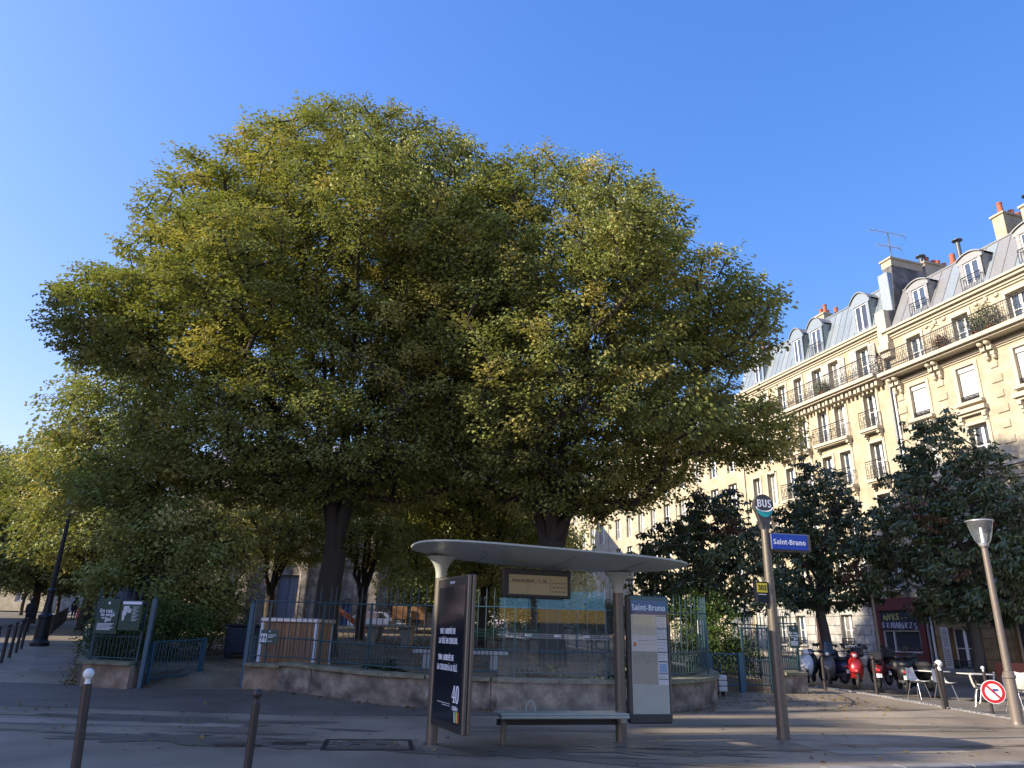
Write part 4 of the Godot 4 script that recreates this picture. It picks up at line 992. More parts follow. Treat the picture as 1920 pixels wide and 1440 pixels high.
	b = MB.new(); b.quad(Vector3(-2.5, .58, .0), Vector3(-.4, .58, 0), Vector3(-.4, 1.52, 0), Vector3(-2.5, 1.52, 0), Vector3.BACK); part(sh, "pane", b, M.pane)
	for gq in [["NVKS..", .36, lin(.40, .40, .10), -1.6, 2.16, .10, 1.0], ["SERWNKZS", .36, lin(.42, .42, .46), -1.42, 1.76, -.03, 1.12]]:
		for ci in gq[0].length():
			words(fas, "graffiti", gq[0][ci], gq[1] * rng.randf_range(.85, 1.15), flat(gq[2], .7), Transform3D(Basis(Vector3.BACK, rng.randf_range(-.25, .2)), Vector3(gq[3] + (ci - gq[0].length() * .5) * .245 * gq[6] + .1, gq[4] + gq[5] * (ci / 6.0 - .5) + rng.randf_range(-.03, .03), .135 + .001 * ci)), .003, rng.randf_range(.8, 1.25))
	# ---- the nearer house with white roller blinds
	var R = house("apartment_house", "pale stone house with white roller blinds and carved brackets under its balcony", FP, FD)
	holes = []
	var ca = [[-1.62, -.78], [-4.25, -3.4], [-7.0, -6.1]]
	var cb = [[-1.43, -.48], [-4.03, -3.1], [-6.85, -5.9]]
	for k in 3:
		for extra in [0.0]:
			holes.append([ca[k][0], ca[k][1], 14.62, 16.12])
			holes.append([cb[k][0], cb[k][1], 11.95, 13.65])
			for q in [[9.05, 10.9], [6.25, 8.1], [3.75, 5.4]]: holes.append([cb[k][0] - .05, cb[k][1] - .1, q[0], q[1]])
	part(R, "wall", wall_with_holes(-13.5, .42, 3.1, 16.75, holes, 0.0, .3), M.stone_b)
	closed_body(R, -13.5, .42, 0.0, 16.7, 10.0, M.render_grey)
	for i in holes.size():
		var h = holes[i]
		if h[2] > 11.5 and h[2] < 12.5:
			b = MB.new(); b.box(Vector3(-h[1] + .03, h[3] - .22, -.2), Vector3(-h[0] - .03, h[3], -.06))
			var n = 17
			for j in n: b.box(Vector3(-h[1] + .03, h[3] - .22 - (j + 1) * (1.24 / n) + .006, -.16), Vector3(-h[0] - .03, h[3] - .22 - j * (1.24 / n), -.13))
			part(R, "roller_blind", b, M.roller)
			b = MB.new(); b.quad(Vector3(-h[1], h[2], -.22), Vector3(-h[0], h[2], -.22), Vector3(-h[0], h[3], -.22), Vector3(-h[1], h[3], -.22), Vector3.BACK); part(R, "pane", b, M.pane)
			part(R, "window_guard", railing(Vector3(-h[1], h[2], -.05), Vector3(-h[0], h[2], -.05), .32, true, .12), M.iron)
		else: window(R, h, -.24, M.pane_sky if h[2] > 14 else M.pane, 1)
		if h[2] < 14:
			b = MB.new(); b.box(Vector3(-h[1] - .22, h[2] - .14, -.02), Vector3(-h[0] + .22, h[2], .26)); b.box(Vector3(-h[1] - .3, h[2] - .5, -.02), Vector3(-h[0] + .3, h[2] - .3, .30)); b.box(Vector3(-h[1] - .24, h[2] - .62, -.02), Vector3(-h[0] + .24, h[2] - .5, .18))
			for s in [h[0] - .12, h[1] + .12]: corbel(b, s, h[2] - .62, .18, .5, .2)
			part(R, "window_ledge", b, M.trim)
			b = MB.new(); b.box(Vector3(-h[1] - .16, h[2], -.02), Vector3(-h[1], h[3] + .14, .05)); b.box(Vector3(-h[0], h[2], -.02), Vector3(-h[0] + .16, h[3] + .14, .05)); b.box(Vector3(-h[1], h[3] + .005, -.02), Vector3(-h[0], h[3] + .14, .048)); part(R, "window_surround", b, M.trim)
			if h[2] < 11: part(R, "window_guard", railing(Vector3(-h[1], h[2], .12), Vector3(-h[0], h[2], .12), .5, true, .12), M.iron)
		else:
			b = MB.new(); b.box(Vector3(-h[1] - .14, h[2], -.02), Vector3(-h[1], h[3] + .2, .06)); b.box(Vector3(-h[0], h[2], -.02), Vector3(-h[0] + .14, h[3] + .2, .06)); b.box(Vector3(-h[1], h[3] + .005, -.02), Vector3(-h[0], h[3] + .2, .058)); part(R, "window_surround", b, M.trim)
	# quoin blocks in vertical chains, brackets, carved panels
	for s in [.12, -2.2, -4.95, -7.7]:
		for j in 15:
			var yy = 3.6 + j * .68
			if yy > 13.2: continue
			var w = .52 if j % 2 else .36
			b = MB.new(); b.box(Vector3(-s - w * .5, yy, -.02), Vector3(-s + w * .5, yy + .34, .055), Transform3D.IDENTITY, .02); part(R, "quoin_block", b, M.stone_b)
		b = MB.new()
		for o2 in [-.16, .16]:
			b.ball(Vector3(-s + o2, 14.2, .38), Vector3(.13, .13, .2), 8, 6); corbel(b, s + o2, 14.1, .22, .62, .34); b.ball(Vector3(-s + o2, 13.6, .1), Vector3(.09, .16, .1), 8, 6)
		part(R, "bracket", b, M.trim)
	for s in [-2.5, -5.2, -8.0]:
		b = MB.new()
		var pts = []
		for k in 5: pts.append(Vector3(-s - .42 + cos(PI + k * PI / 4) * .12, 16.22 + sin(k * PI / 4) * .10, .02))
		b.tube([Vector3(-s - .4, 14.7, .02), Vector3(-s - .4, 15.85, .02), Vector3(-s - .22, 16.1, .02), Vector3(-s, 16.2, .03), Vector3(-s + .22, 16.1, .02), Vector3(-s + .4, 15.85, .02), Vector3(-s + .4, 14.7, .02)], .04, 5)
		b.tube(pts, .035, 5); b.ball(Vector3(-s - .5, 16.3, .03), Vector3(.12, .12, .05), 8, 5); b.ball(Vector3(-s + .5, 16.3, .03), Vector3(.12, .12, .05), 8, 5); b.ball(Vector3(-s, 16.3, .04), Vector3(.12, .15, .06), 8, 5)
		part(R, "carved_panel", b, M.trim)
	bs = MB.new(); bs.box(Vector3(-.62, 14.40, -.05), Vector3(13.4, 14.58, .82)); bs.box(Vector3(-.55, 14.30, -.05), Vector3(13.4, 14.40, .66))
	bal = part(R, "balcony", bs, M.trim)
	rl = railing(Vector3(-.6, 14.58, .78), Vector3(13.4, 14.58, .78), .95, true, .105)
	r2 = railing(Vector3(-.6, 14.58, .78), Vector3(-.6, 14.58, 0), .95, true, .105); rl.v.append_array(r2.v); rl.n.append_array(r2.n); rl.c.append_array(r2.c)
	part(bal, "railing", rl, M.iron)
	cornice(R, -13.5, .40, 13.95, [[.08, .06], [.1, .14]], M.trim, "string_course")
	cornice(R, -13.5, .40, 16.45, [[.1, .07], [.14, .15], [.14, .3], [.1, .4]], M.trim)
	cornice(R, -13.5, .40, 8.7, [[.1, .1], [.12, .2]], M.trim, "string_course")
	mansard(R, -13.5, -.02, 16.95, 19.4, .12, -1.2, [M.zinc_grey, M.zinc_b, M.zinc_grey], .62, [])
	for d in [[-2.35, -1.25], [-5.3, -4.2], [-8.3, -7.0]]: dormer(R, d[0], d[1], 17.0, 18.75, -.1, -.75, .22, M.zinc_grey, M.pane_sky, true)
	cowl(R, -1.75, -3.6, 19.3, 2.6, M.iron_grey)
	b = MB.new(); b.lathe([[.15, 0], [.15, .5], [.19, .52], [.19, .6], [.15, .62], [.15, 1.1], [.19, 1.12], [.19, 1.2], [.14, 1.22], [.14, 1.7]], Vector3(1.45, 19.6, -3.4), 10); part(R, "flue_pipe", b, M.terracotta)
	chimney(R, -5.95, -5.4, -4.2, -1.25, 18.7, 20.65, M.stone_b, [[-5.65, -1.6, .7], [-5.7, -2.2, .4], [-5.6, -2.8, .45], [-5.7, -3.3, .4], [-5.65, -3.9, .4]])
	chimney(R, -7.3, -6.75, -3.6, -1.25, 18.7, 20.4, M.stone_b, [[-7.0, -2.3, .4]])
	cowl(R, -7.0, -1.6, 20.5, .4, M.iron_grey)
	# ochre ground floor of the nearer house
	gho = [[-1.5, -.4, .62, 2.35], [-4.6, -3.4, .4, 2.6], [-8.6, -6.2, .2, 2.6]]
	part(R, "ground_floor_wall", wall_with_holes(-13.5, .40, .1, 3.0, gho, -.01, .3), M.ochre)
	cornice(R, -13.5, .40, 2.78, [[.1, .08], [.12, .2], [.1, .26]], M.stone_white, "string_course")
	y = .66
	while y < 2.7:
		for s in [[-2.6, -1.62], [-3.3, -2.62], [-.32, .36]]:
			b = MB.new(); b.box(Vector3(-s[1], y, -.05), Vector3(-s[0], y + .40, .028), Transform3D.IDENTITY, .012); part(R, "stone_block", b, M.ochre)
		y += .415
	for h in gho: window(R, h, -.2)
	shutter_leaf(R, .36, .78 - .42 + .0 + .0 + .02, .64, 2.35, .04) if false else shutter_leaf(R, -.02, .38, .64, 2.35, .05)
	shutter_leaf(R, 1.52, 1.94, .64, 2.35, .05)
	part(R, "window_guard", railing(Vector3(.42, .64, .05), Vector3(1.48, .64, .05), .34, true, .1), M.iron)
	b = MB.new(); b.box(Vector3(.3, .5, -.02), Vector3(1.6, .62, .16)); part(R, "sill", b, M.stone_white)
	# aerial on the party wall
	var ae = thing("tv_aerial", "two tier television aerial on the roof party wall", "aerial", FP + FD * .32 - FN * 1.2 + Vector3(0, 21.3, 0))
	b = MB.new(); b.bar(Vector3(0, -.2, 0), Vector3(0, 1.95, 0), .03, .025, 6); part(ae, "mast", b, M.iron_grey)
	for q in [[1.88, 1.25, 1.0], [1.0, .8, .6]]:
		b = MB.new(); b.bar(Vector3(-q[1], q[0] + .0, 0), Vector3(q[2], q[0], 0), .018, -1, 5)
		for k in 12:
			var x = lerpf(-q[1], q[2], k / 11.0); b.bar(Vector3(x, q[0], -.22), Vector3(x, q[0], .22), .008, -1, 3)
		for k in 5:
			var a = -1.0 + k * .5; b.bar(Vector3(q[2], q[0], 0), Vector3(q[2] + .25, q[0] + a * .35, .0), .009, -1, 3)
		part(ae, "antenna", b, M.silver)
	ae.rotation.y = .25
	# ---- further houses along the side street
	var plain_i = 0
	for q in [[13.3, 22.0, 15.2, "white rendered house with a garage shutter past the cream house"], [22.1, 34.0, 17.5, "pale sunlit house at the far end of the side street"], [34.1, 60.0, 16.4, "last cream house seen through the trees of the side street"]]:
		var H = house("apartment_house", q[3], FP, FD)
		holes = []
		var s = q[0] + .9
		while s < q[1] - 1.2:
			for f in 5: holes.append([s, s + .95, 4.6 + f * 2.6, 6.4 + f * 2.6])
			s += 2.15
		var keep = []
		for h in holes: if h[3] < q[2] - .3: keep.append(h)
		var mt = M.stone_b if plain_i else M.stone
		part(H, "wall", wall_with_holes(q[0], q[1], 0.2, q[2], keep, .0, .25), mt)
		for h in keep: window(H, h, -.2)
		closed_body(H, q[0], q[1], 0.0, q[2] - .02, 10.0, M.stone_white)
		cornice(H, q[0], q[1], q[2] - .3, [[.15, .12], [.15, .3]], M.trim); cornice(H, q[0], q[1], 3.7, [[.1, .1], [.12, .2]], M.stone_white, "string_course")
		mansard(H, q[0], q[1], q[2], q[2] + 2.6, .0, -1.2, [M.zinc, M.zinc_b], .8, [])
		if plain_i == 0:
			b = MB.new()
			for j in 22: b.box(Vector3(-16.1, .9 + j * .125, .01), Vector3(-13.9, 1.01 + j * .125, .05), Transform3D.IDENTITY, .012)
			part(H, "garage_shutter", b, M.silver)
			b = MB.new(); b.box(Vector3(-16.3, 3.62, .0), Vector3(-13.7, 3.9, .12)); part(H, "lintel", b, M.stone_white)
		plain_i += 1
	# ---- houses on the left street, out of the frame: they shade the corner
	for q in [[Vector3(-33, 0, 4), Vector3(-33, 0, -8.0), 17.6, "unseen lower house on the left street with chimney stacks added to streak the sunlight"], [Vector3(-33, 0, -8.05), Vector3(-33, 0, -28.6), 20.4, "tall house along the left street shading the crossing"], [Vector3(-56, 0, -29.8), Vector3(-57, 0, -58), 18.5, "tall house past the side street on the left"]]:
		var d = (q[1] - q[0]); var len = d.length(); d = d.normalized()
		var H = thing("street_house", q[3], "building", q[0])
		H.basis = Basis(d, Vector3.UP, d.cross(Vector3.UP))
		holes = []
		var s = 1.0
		while s < len - 1.5:
			for f in int((q[2] - 4) / 3.0): holes.append([-s - 1.1, -s, 4.2 + f * 3.0, 6.3 + f * 3.0])
			s += 2.6
		part(H, "wall", wall_with_holes(-len, 0.0, 0.0, q[2], holes, 0.0, .25), M.stone)
		for h in holes: window(H, h, -.2)
		closed_body(H, -len, 0.0, 0.0, q[2] - .01, 12.0, M.stone_white)
		cornice(H, -len, 0.0, q[2] - .4, [[.15, .12], [.2, .35]], M.trim)
		mansard(H, -len, 0.0, q[2], q[2] + 1.6, .0, -2.4, [M.zinc, M.zinc_b], 1.2, [])
		for ck in ([[.2, 1.5], [2.3, 2.9], [3.6, 5.2], [5.9, 6.5], [7.5, 8.9], [9.7, 10.3], [10.9, 11.8]] if q[2] < 18 else [[3.4, 5.6], [7.6, 8.5], [9.8, 12.2], [14.0, 14.9], [16.4, 18.6]]): chimney(H, -ck[1], -ck[0], -4.0, -3.2, q[2] + .5, q[2] + (4.4 if q[2] < 18 else 2.8) + .6 * sin(ck[0] * 3.0), M.stone_b, [[-ck[0] - .4, -3.6, .5], [-ck[1] + .4, -3.6, .6]])  # stacks on these unseen roofs are added to break the sunlight into streaks
	# ---- beige houses at the end of the left street
	for q in [[-66, -50, -82, 13.0, "beige rendered house seen under the street trees on the left"], [-49.5, -33, -95, 15.0, "pale house closing the view up the left street"]]:
		var H = thing("far_house", q[4], "building", Vector3(q[0], gy(q[2]), q[2]))
		holes = []
		var x = 1.2
		while x < q[1] - q[0] - 1.4:
			for f in 4: holes.append([-x - 1.0, -x, 1.0 + f * 3.0, 3.0 + f * 3.0])
			x += 2.7
		part(H, "wall", wall_with_holes(-(q[1] - q[0]), 0.0, 0.0, q[3], holes, 0.0, .22), M.stone_b)
		for h in holes: window(H, h, -.18)
		closed_body(H, -(q[1] - q[0]), 0.0, 0.0, q[3] - .01, 9.0, M.stone_white)
		cornice(H, -(q[1] - q[0]), 0.0, q[3] - .3, [[.3, .25]], M.trim)
	church()
	# ---- shop behind the viewer, mirrored in the shelter's panes
	var B = thing("awning_shop", "corner shop with blue awnings and yellow valance across the road", "building", Vector3(24.5, -.1, 26.0))
	B.rotation.y = PI + .557
	b = MB.new(); b.box(Vector3(-14, 0, -8), Vector3(14, 17, 0)); part(B, "wall", b, M.stone_b)
	for f in 4:
		for k in 9: window(B, [-13.2 + k * 3.0, -12.0 + k * 3.0, 5.6 + f * 2.7, 7.4 + f * 2.7], .03)
	for k in 4:
		var x = -13.4 + k * 6.8
		b = MB.new(); b.quadf(Vector3(x, 4.9, .05), Vector3(x + 6.3, 4.9, .05), Vector3(x + 6.3, 3.5, 2.1), Vector3(x, 3.5, 2.1)); part(B, "awning", b, flat(lin(.16, .50, .75), .8))
		b = MB.new(); b.box(Vector3(x, 2.55, 2.08), Vector3(x + 6.3, 3.5, 2.11)); part(B, "valance", b, flat(lin(.80, .54, .07), .8))
		b = MB.new(); b.box(Vector3(x, .3, .02), Vector3(x + 6.3, 2.9, .06)); part(B, "shop_window", b, M.pane)
func church():
	var z = -58.0; var g = gy(z)
	var C = thing("church", "weathered limestone church front with a tall grey door and small blue door", "church", Vector3(0, g, z))
	var big = [16.35, 17.95, .1, 3.9]; var small = [11.95, 12.75, .2, 1.95]; var win = [8.75, 9.25, 1.1, 4.6]
	part(C, "wall", wall_with_holes(3.5, 26.0, 0.0, 12.5, [big, small, win], 0.0, .5), M.church)
	closed_body(C, 3.5, 26.0, 0.0, 12.4, 14.0, M.church)
	var b = MB.new()
	for s in [15.9, 18.4]:
		b = MB.new(); b.box(Vector3(-s - .28, 0, -.05), Vector3(-s + .28, 6.8, .35), Transform3D.IDENTITY, .05); b.box(Vector3(-s - .36, 0, -.05), Vector3(-s + .36, .9, .45)); b.box(Vector3(-s - .4, 5.9, -.05), Vector3(-s + .4, 6.3, .5)); part(C, "pilaster", b, M.church)
	for s in [13.7, 10.4, 20.4, 7.6, 22.6]:
		b = MB.new(); b.box(Vector3(-s - .42, 0, -.05), Vector3(-s + .42, 3.4, .9), Transform3D.IDENTITY, .04); b.box(Vector3(-s - .36, 3.4, -.05), Vector3(-s + .36, 7.6, .55), Transform3D.IDENTITY, .04); part(C, "buttress", b, M.church)
	var arch = MB.new()
	for k in 9:
		var a0 = PI * k / 9.0; var a1 = PI * (k + 1) / 9.0
		var c = Vector3(-17.15, 3.9, .05)
		arch.bar(c + Vector3(cos(a0) * 1.0, sin(a0) * 1.1, 0), c + Vector3(cos(a1) * 1.0, sin(a1) * 1.1, 0), .17, .17, 6)
		c = Vector3(-12.35, 1.9, .05)
		arch.bar(c + Vector3(cos(a0) * .5, sin(a0) * .4, 0), c + Vector3(cos(a1) * .5, sin(a1) * .4, 0), .12, .12, 6)
	part(C, "arch_moulding", arch, M.church)
	for q in [[big, M.slate_blue], [small, M.door_blue]]:
		var h = q[0]; var m = -(h[0] + h[1]) * .5
		b = MB.new(); b.box(Vector3(-h[1], h[2], -.45), Vector3(m - .02, h[3], -.35)); b.box(Vector3(m + .02, h[2], -.45), Vector3(-h[0], h[3], -.35))
		for k in 4:
			for s in [[-h[1] + .08, m - .1], [m + .1, -h[0] - .08]]: b.box(Vector3(s[0], lerpf(h[2], h[3], k / 4.0) + .1, -.35), Vector3(s[1], lerpf(h[2], h[3], (k + 1) / 4.0) - .05, -.32), Transform3D.IDENTITY, .01)
		part(C, "door", b, q[1])
	b = MB.new(); b.quad(Vector3(-win[1], win[2], -.3), Vector3(-win[0], win[2], -.3), Vector3(-win[0], win[3], -.3), Vector3(-win[1], win[3], -.3), Vector3.BACK); part(C, "window", b, M.pane)
	b = MB.new(); b.box(Vector3(-26, 7.9, -.1), Vector3(-3.5, 8.3, .45)); b.box(Vector3(-26, 12.3, -.1), Vector3(-3.5, 12.7, .5)); part(C, "cornice", b, M.church)
	b = MB.new(); b.quadf(Vector3(-26.2, 12.6, .5), Vector3(-3.3, 12.6, .5), Vector3(-3.3, 16.5, -7), Vector3(-26.2, 16.5, -7)); part(C, "roof", b, M.zinc_grey)
	b = MB.new(); b.bar(Vector3(-7.9, 0, 1.0), Vector3(-7.9, 8, 1.0), .06, .06, 6); part(C, "downpipe", b, M.iron)

# ---------------------------------------------------------------- low walls and park railings
func resample(pl: Array, step: float) -> Array:
	var out = []
	for i in pl.size() - 1:
		var n = maxi(1, int(round((pl[i + 1] - pl[i]).length() / step)))
		for j in n: out.append(pl[i].lerp(pl[i + 1], float(j) / n))
	out.append(pl[-1])
	return out
func smooth(pl: Array) -> Array:
	var out = []
	for i in pl.size() - 1:
		var p0 = pl[maxi(i - 1, 0)]; var p3 = pl[mini(i + 2, pl.size() - 1)]
		for j in 5: out.append(pl[i].cubic_interpolate(pl[i + 1], p0, p3, j / 5.0))
	out.append(pl[-1])
	return out
func sweep(b: MB, pl: Array, z0, z1, y0, y1):   # upright slab following pl, from z0 to z1 across, y0 to y1 above the ground
	var L = []; var Rr = []
	for i in pl.size():
		var t = (pl[mini(i + 1, pl.size() - 1)] - pl[maxi(i - 1, 0)]).normalized()
		var nn = Vector2(t.y, -t.x)
		L.append(pl[i] + nn * z0); Rr.append(pl[i] + nn * z1)
	for i in pl.size() - 1:
		for q in [[L[i], L[i + 1]], [Rr[i], Rr[i + 1]]]:
			b.quadf(on(q[0].x, q[0].y, y0), on(q[1].x, q[1].y, y0), on(q[1].x, q[1].y, y1), on(q[0].x, q[0].y, y1))
		b.quad(on(L[i].x, L[i].y, y1), on(L[i + 1].x, L[i + 1].y, y1), on(Rr[i + 1].x, Rr[i + 1].y, y1), on(Rr[i].x, Rr[i].y, y1), Vector3.UP)
		b.quad(on(L[i].x, L[i].y, y0), on(L[i + 1].x, L[i + 1].y, y0), on(Rr[i + 1].x, Rr[i + 1].y, y0), on(Rr[i].x, Rr[i].y, y0), Vector3.DOWN)
	for i in [0, pl.size() - 1]: b.quadf(on(L[i].x, L[i].y, y0), on(Rr[i].x, Rr[i].y, y0), on(Rr[i].x, Rr[i].y, y1), on(L[i].x, L[i].y, y1))
func low_wall(label, pl: Array, h, mat, th = .3):
	var w = thing("low_wall", label, "wall", Vector3.ZERO, 0.0, "")
	var b = MB.new(); sweep(b, pl, -th * .5, th * .5, -.3, h); part(w, "masonry", b, mat)
	# open joints and cracks down the face
	var rs = resample(pl, .3); var jr = RandomNumberGenerator.new(); jr.seed = pl.size()
	var i = 4
	while i < rs.size() - 2:
		var tt = (rs[i + 1] - rs[i - 1]).normalized(); var nn = Vector2(tt.y, -tt.x)
		var pj = []
		for k in 6: pj.append(on(rs[i].x + tt.x * jr.randfn() * .012, rs[i].y + tt.y * jr.randfn() * .012, h * k / 5.0 - .01))
		for sd in [-1.0, 1.0]:
			var jb = MB.new(); var q = []
			for p in pj: q.append(p + Vector3(nn.x, 0, nn.y) * sd * th * .5)
			jb.tube(q, .007, 4); part(w, "joint", jb, M.crack)
		i += 7 + jr.randi() % 4
	# coping stones
	var k = 0
	while k < pl.size() - 1:
		var e = mini(k + 4, pl.size() - 1)
		var seg = pl.slice(k, e + 1)
		if seg.size() >= 2:
			var s = seg.duplicate(); s[0] = seg[0].lerp(seg[1], .03); s[-1] = seg[-1].lerp(seg[-2], .03)
			var c = MB.new(); sweep(c, s, -th * .5 - .07, th * .5 + .07, h + .001, h + .075); part(w, "coping_stone", c, M.coping)
		k = e
	return w
func picket(h, spear, ext = .32) -> ArrayMesh:
	var b = MB.new()
	b.bar(Vector3.ZERO, Vector3(0, h + (ext if spear else 0.0), 0), .0115, .0115, 5, false)
	if spear: b.bar(Vector3(0, h + ext, 0), Vector3(0, h + ext + .1, 0), .016, .001, 5)
	return b.mesh()
func railings(label, pl: Array, base, levels: Array, step = .2, mat = null, scroll = true, postgap = 9):
	# levels: heights of bottom, middle and top rail above the ground; full pickets with spear heads and short ones between in the lower half
	if mat == null: mat = M.fence
	var f = thing("park_railing", label, "railing")
	for y in levels:
		var p = []
		for q in pl: p.append(on(q.x, q.y, y))
		var b = MB.new(); b.tube(p, .018, 6); part(f, "rail", b, mat)
	var full = picket(levels[2] - levels[0], true); var short = picket(levels[1] - levels[0] + .06, false)
	var post = MB.new(); post.box(Vector3(-.022, 0, -.022), Vector3(.022, levels[2] - base + .03, .022)); var pm = post.mesh()
	var rs = resample(pl, step * .5)
	var sc = MB.new(); var pts = []
	for k in 9: pts.append(Vector3(cos(-PI * .5 + k * .5) * .055 , .16 + sin(-PI * .5 + k * .5) * .055, 0))
	sc.tube([Vector3(0, 0, 0), Vector3(.03, .06, 0)] + pts, .006, 3)
	var sm = sc.mesh()
	for i in rs.size():
		var p = rs[i]
		var t = (rs[mini(i + 1, rs.size() - 1)] - rs[maxi(i - 1, 0)]).normalized()
		var o
		if i % (postgap * 2) == 0 or i == rs.size() - 1:
			o = part(f, "post", pm, mat); o.position = on(p.x, p.y, base); o.rotation.y = -atan2(t.y, t.x)
		elif i % 2 == 0:
			o = part(f, "picket", full, mat); o.position = on(p.x, p.y, levels[0])
			if scroll:
				o = part(f, "scroll", sm, mat); o.position = on(p.x, p.y, levels[2]); o.rotation.y = -atan2(t.y, t.x) + (PI if i % 4 else 0.0)
		else:
			o = part(f, "short_picket", short, mat); o.position = on(p.x, p.y, levels[0])
	return f
func gate_leaf(called, label, a: Vector3, b: Vector3, h, step, mat, frame = .03, spear = false):
	var g = thing(called, label, "gate", a)
	var d = b - a
	var m = MB.new(); m.box(Vector3(-frame, -.02, -frame), Vector3(frame, h, frame), Transform3D(Basis(Vector3.UP, -atan2(d.z, d.x)), Vector3.ZERO)); m.box(Vector3(-frame * 1.6, -.1, -frame * 1.3), Vector3(frame * 1.6, h + .02, frame * 1.3), Transform3D(Basis(Vector3.UP, -atan2(d.z, d.x)), d)); part(g, "stile", m, mat)
	m = MB.new(); m.bar(Vector3(0, .1, 0), d + Vector3(0, .1, 0), .02); m.bar(Vector3(0, h - .02, 0), d + Vector3(0, h - .02, 0), .024)
	if h > 1.5: m.bar(Vector3(0, h * .45, 0), d + Vector3(0, h * .45, 0), .02)
	part(g, "rail", m, mat)
	var n = int(Vector2(d.x, d.z).length() / step)
	var pk = picket(h - .12, spear, .26)
	for i in range(1, n):
		var o = part(g, "picket", pk, mat); o.position = d * (float(i) / n) + Vector3(0, .1, 0)
	return g
func walls_and_fences():
	var left = resample([Vector2(-10.25, -18.85), Vector2(-18.3, -33.3), Vector2(-30.5, -55.5)], .9)
	low_wall("rendered low wall running up the left pavement", left, .5, M.wall_dirty)
	low_wall("short beige gate wall with mossy coping under the green notices", resample([Vector2(-10.2, -18.82), Vector2(-8.92, -18.55)], .4), .52, M.wall_render, .32)
	var sm = smooth(wall_curve)
	var cut = 0
	for i in sm.size(): if sm[i].x < -5.25: cut = i
	low_wall("short beige wall section left of the toilet notice", sm.slice(0, cut + 1), .52, M.wall_render, .32)
	low_wall("long curved grey stained wall behind the bus shelter", sm.slice(cut, sm.size()), .58, M.wall_dirty, .36)
	railings("dark blue park railing with spear tops along the curved wall", sm.slice(2), .55, [.76, 1.2, 2.08])
	railings("blue railing on the short wall beside the cabin", sm.slice(0, 3), .55, [.76, 1.2, 2.08])
	railings("blue railing above the short gate wall carrying the green notices", resample([Vector2(-10.2, -18.84), Vector2(-8.92, -18.57)], .4), .5, [.66, 1.15, 1.95], .2)
	railings("railing along the low wall up the left pavement", left.slice(0, 40), .5, [.66, 1.15, 1.9], .26, M.fence, false)
	# left gate: square posts, low leaf swung open, tall leaf seen edge on
	for q in [[-8.74, -18.58, 2.05, "square blue gate post by the green notices"], [-6.56, -19.38, 2.02, "square blue gate post by the wooden cabin"], [5.62, -21.05, 1.62, "thick blue gate post at the round wall end"], [7.62, -21.5, 2.0, "slim blue gate post behind the bus stop pole"]]:
		var b = MB.new(); b.box(Vector3(-.055, -.1, -.055), Vector3(.055, q[2], .055), Transform3D.IDENTITY, .008); b.bar(Vector3(0, q[2], 0), Vector3(0, q[2] + .09, 0), .05, .01, 4)
		var o = single("gate_post", b, M.fence_bright, q[3], "post"); o.position = on(q[0], q[1])
	gate_leaf("gate_leaf", "low blue picket gate swung open into the park", on(-8.66, -18.75, .1), on(-7.98, -20.15, .12), .96, .095, M.fence_bright, .032)
	gate_leaf("gate_leaf", "blue gate leaf standing open edge on beside the cabin", on(-6.62, -19.5, .12), on(-6.78, -20.6, .2), .92, .095, M.fence_bright, .03)
	gate_leaf("gate_leaf", "low closed blue gate at the right park entrance", on(5.72, -21.1, .1), on(6.62, -21.3, .1), .92, .1, M.fence_bright, .04)
	gate_leaf("gate_leaf", "tall spear topped gate panel at the right park entrance", on(6.72, -21.32, .1), on(7.54, -21.48, .1), 1.62, .1, M.fence, .03, true)
	low_wall("stubby stone pier wall behind the bus stop pole", [Vector2(7.78, -21.55), Vector2(8.1, -21.65), Vector2(8.5, -21.78)], .48, M.wall_dirty, .42)
	railings("railing panel with a small green notice on the pier wall", [Vector2(7.8, -21.58), Vector2(8.12, -21.68), Vector2(8.46, -21.8)], .5, [.62, 1.05, 1.85], .14, M.fence, false, 30)
	railings("railing running back along the side street", resample([Vector2(8.5, -21.95), Vector2(-2.2, -55.0)], 1.0).slice(0, 28), .1, [.3, .8, 1.75], .2, M.fence, false)
	# notices
	notice("park_notice", "tall dark green notice with large white heading on the railing", Vector3(-9.86, 0, -18.60), -.21, .62, .82, 1.62, 0)
	notice("park_notice", "dark green notice with a white plan and header strip", Vector3(-9.22, 0, -18.46), -.21, .60, .70, 1.66, 1)
	notice("toilet_notice", "green notice with white toilet symbol on the railing before the cabin", Vector3(-5.92, 0, -19.02), -.26, .50, .34, 1.22, 2)
	notice("park_notice", "small green notice on the pier behind the bus stop pole", Vector3(8.3, 0, -21.58), .3, .34, .62, 1.5, 3)
	var w = notice("white_notice", "small white notice with a red triangle on the right gate", Vector3(5.42, 0, -20.75), .35, .22, .36, 1.7, 4)
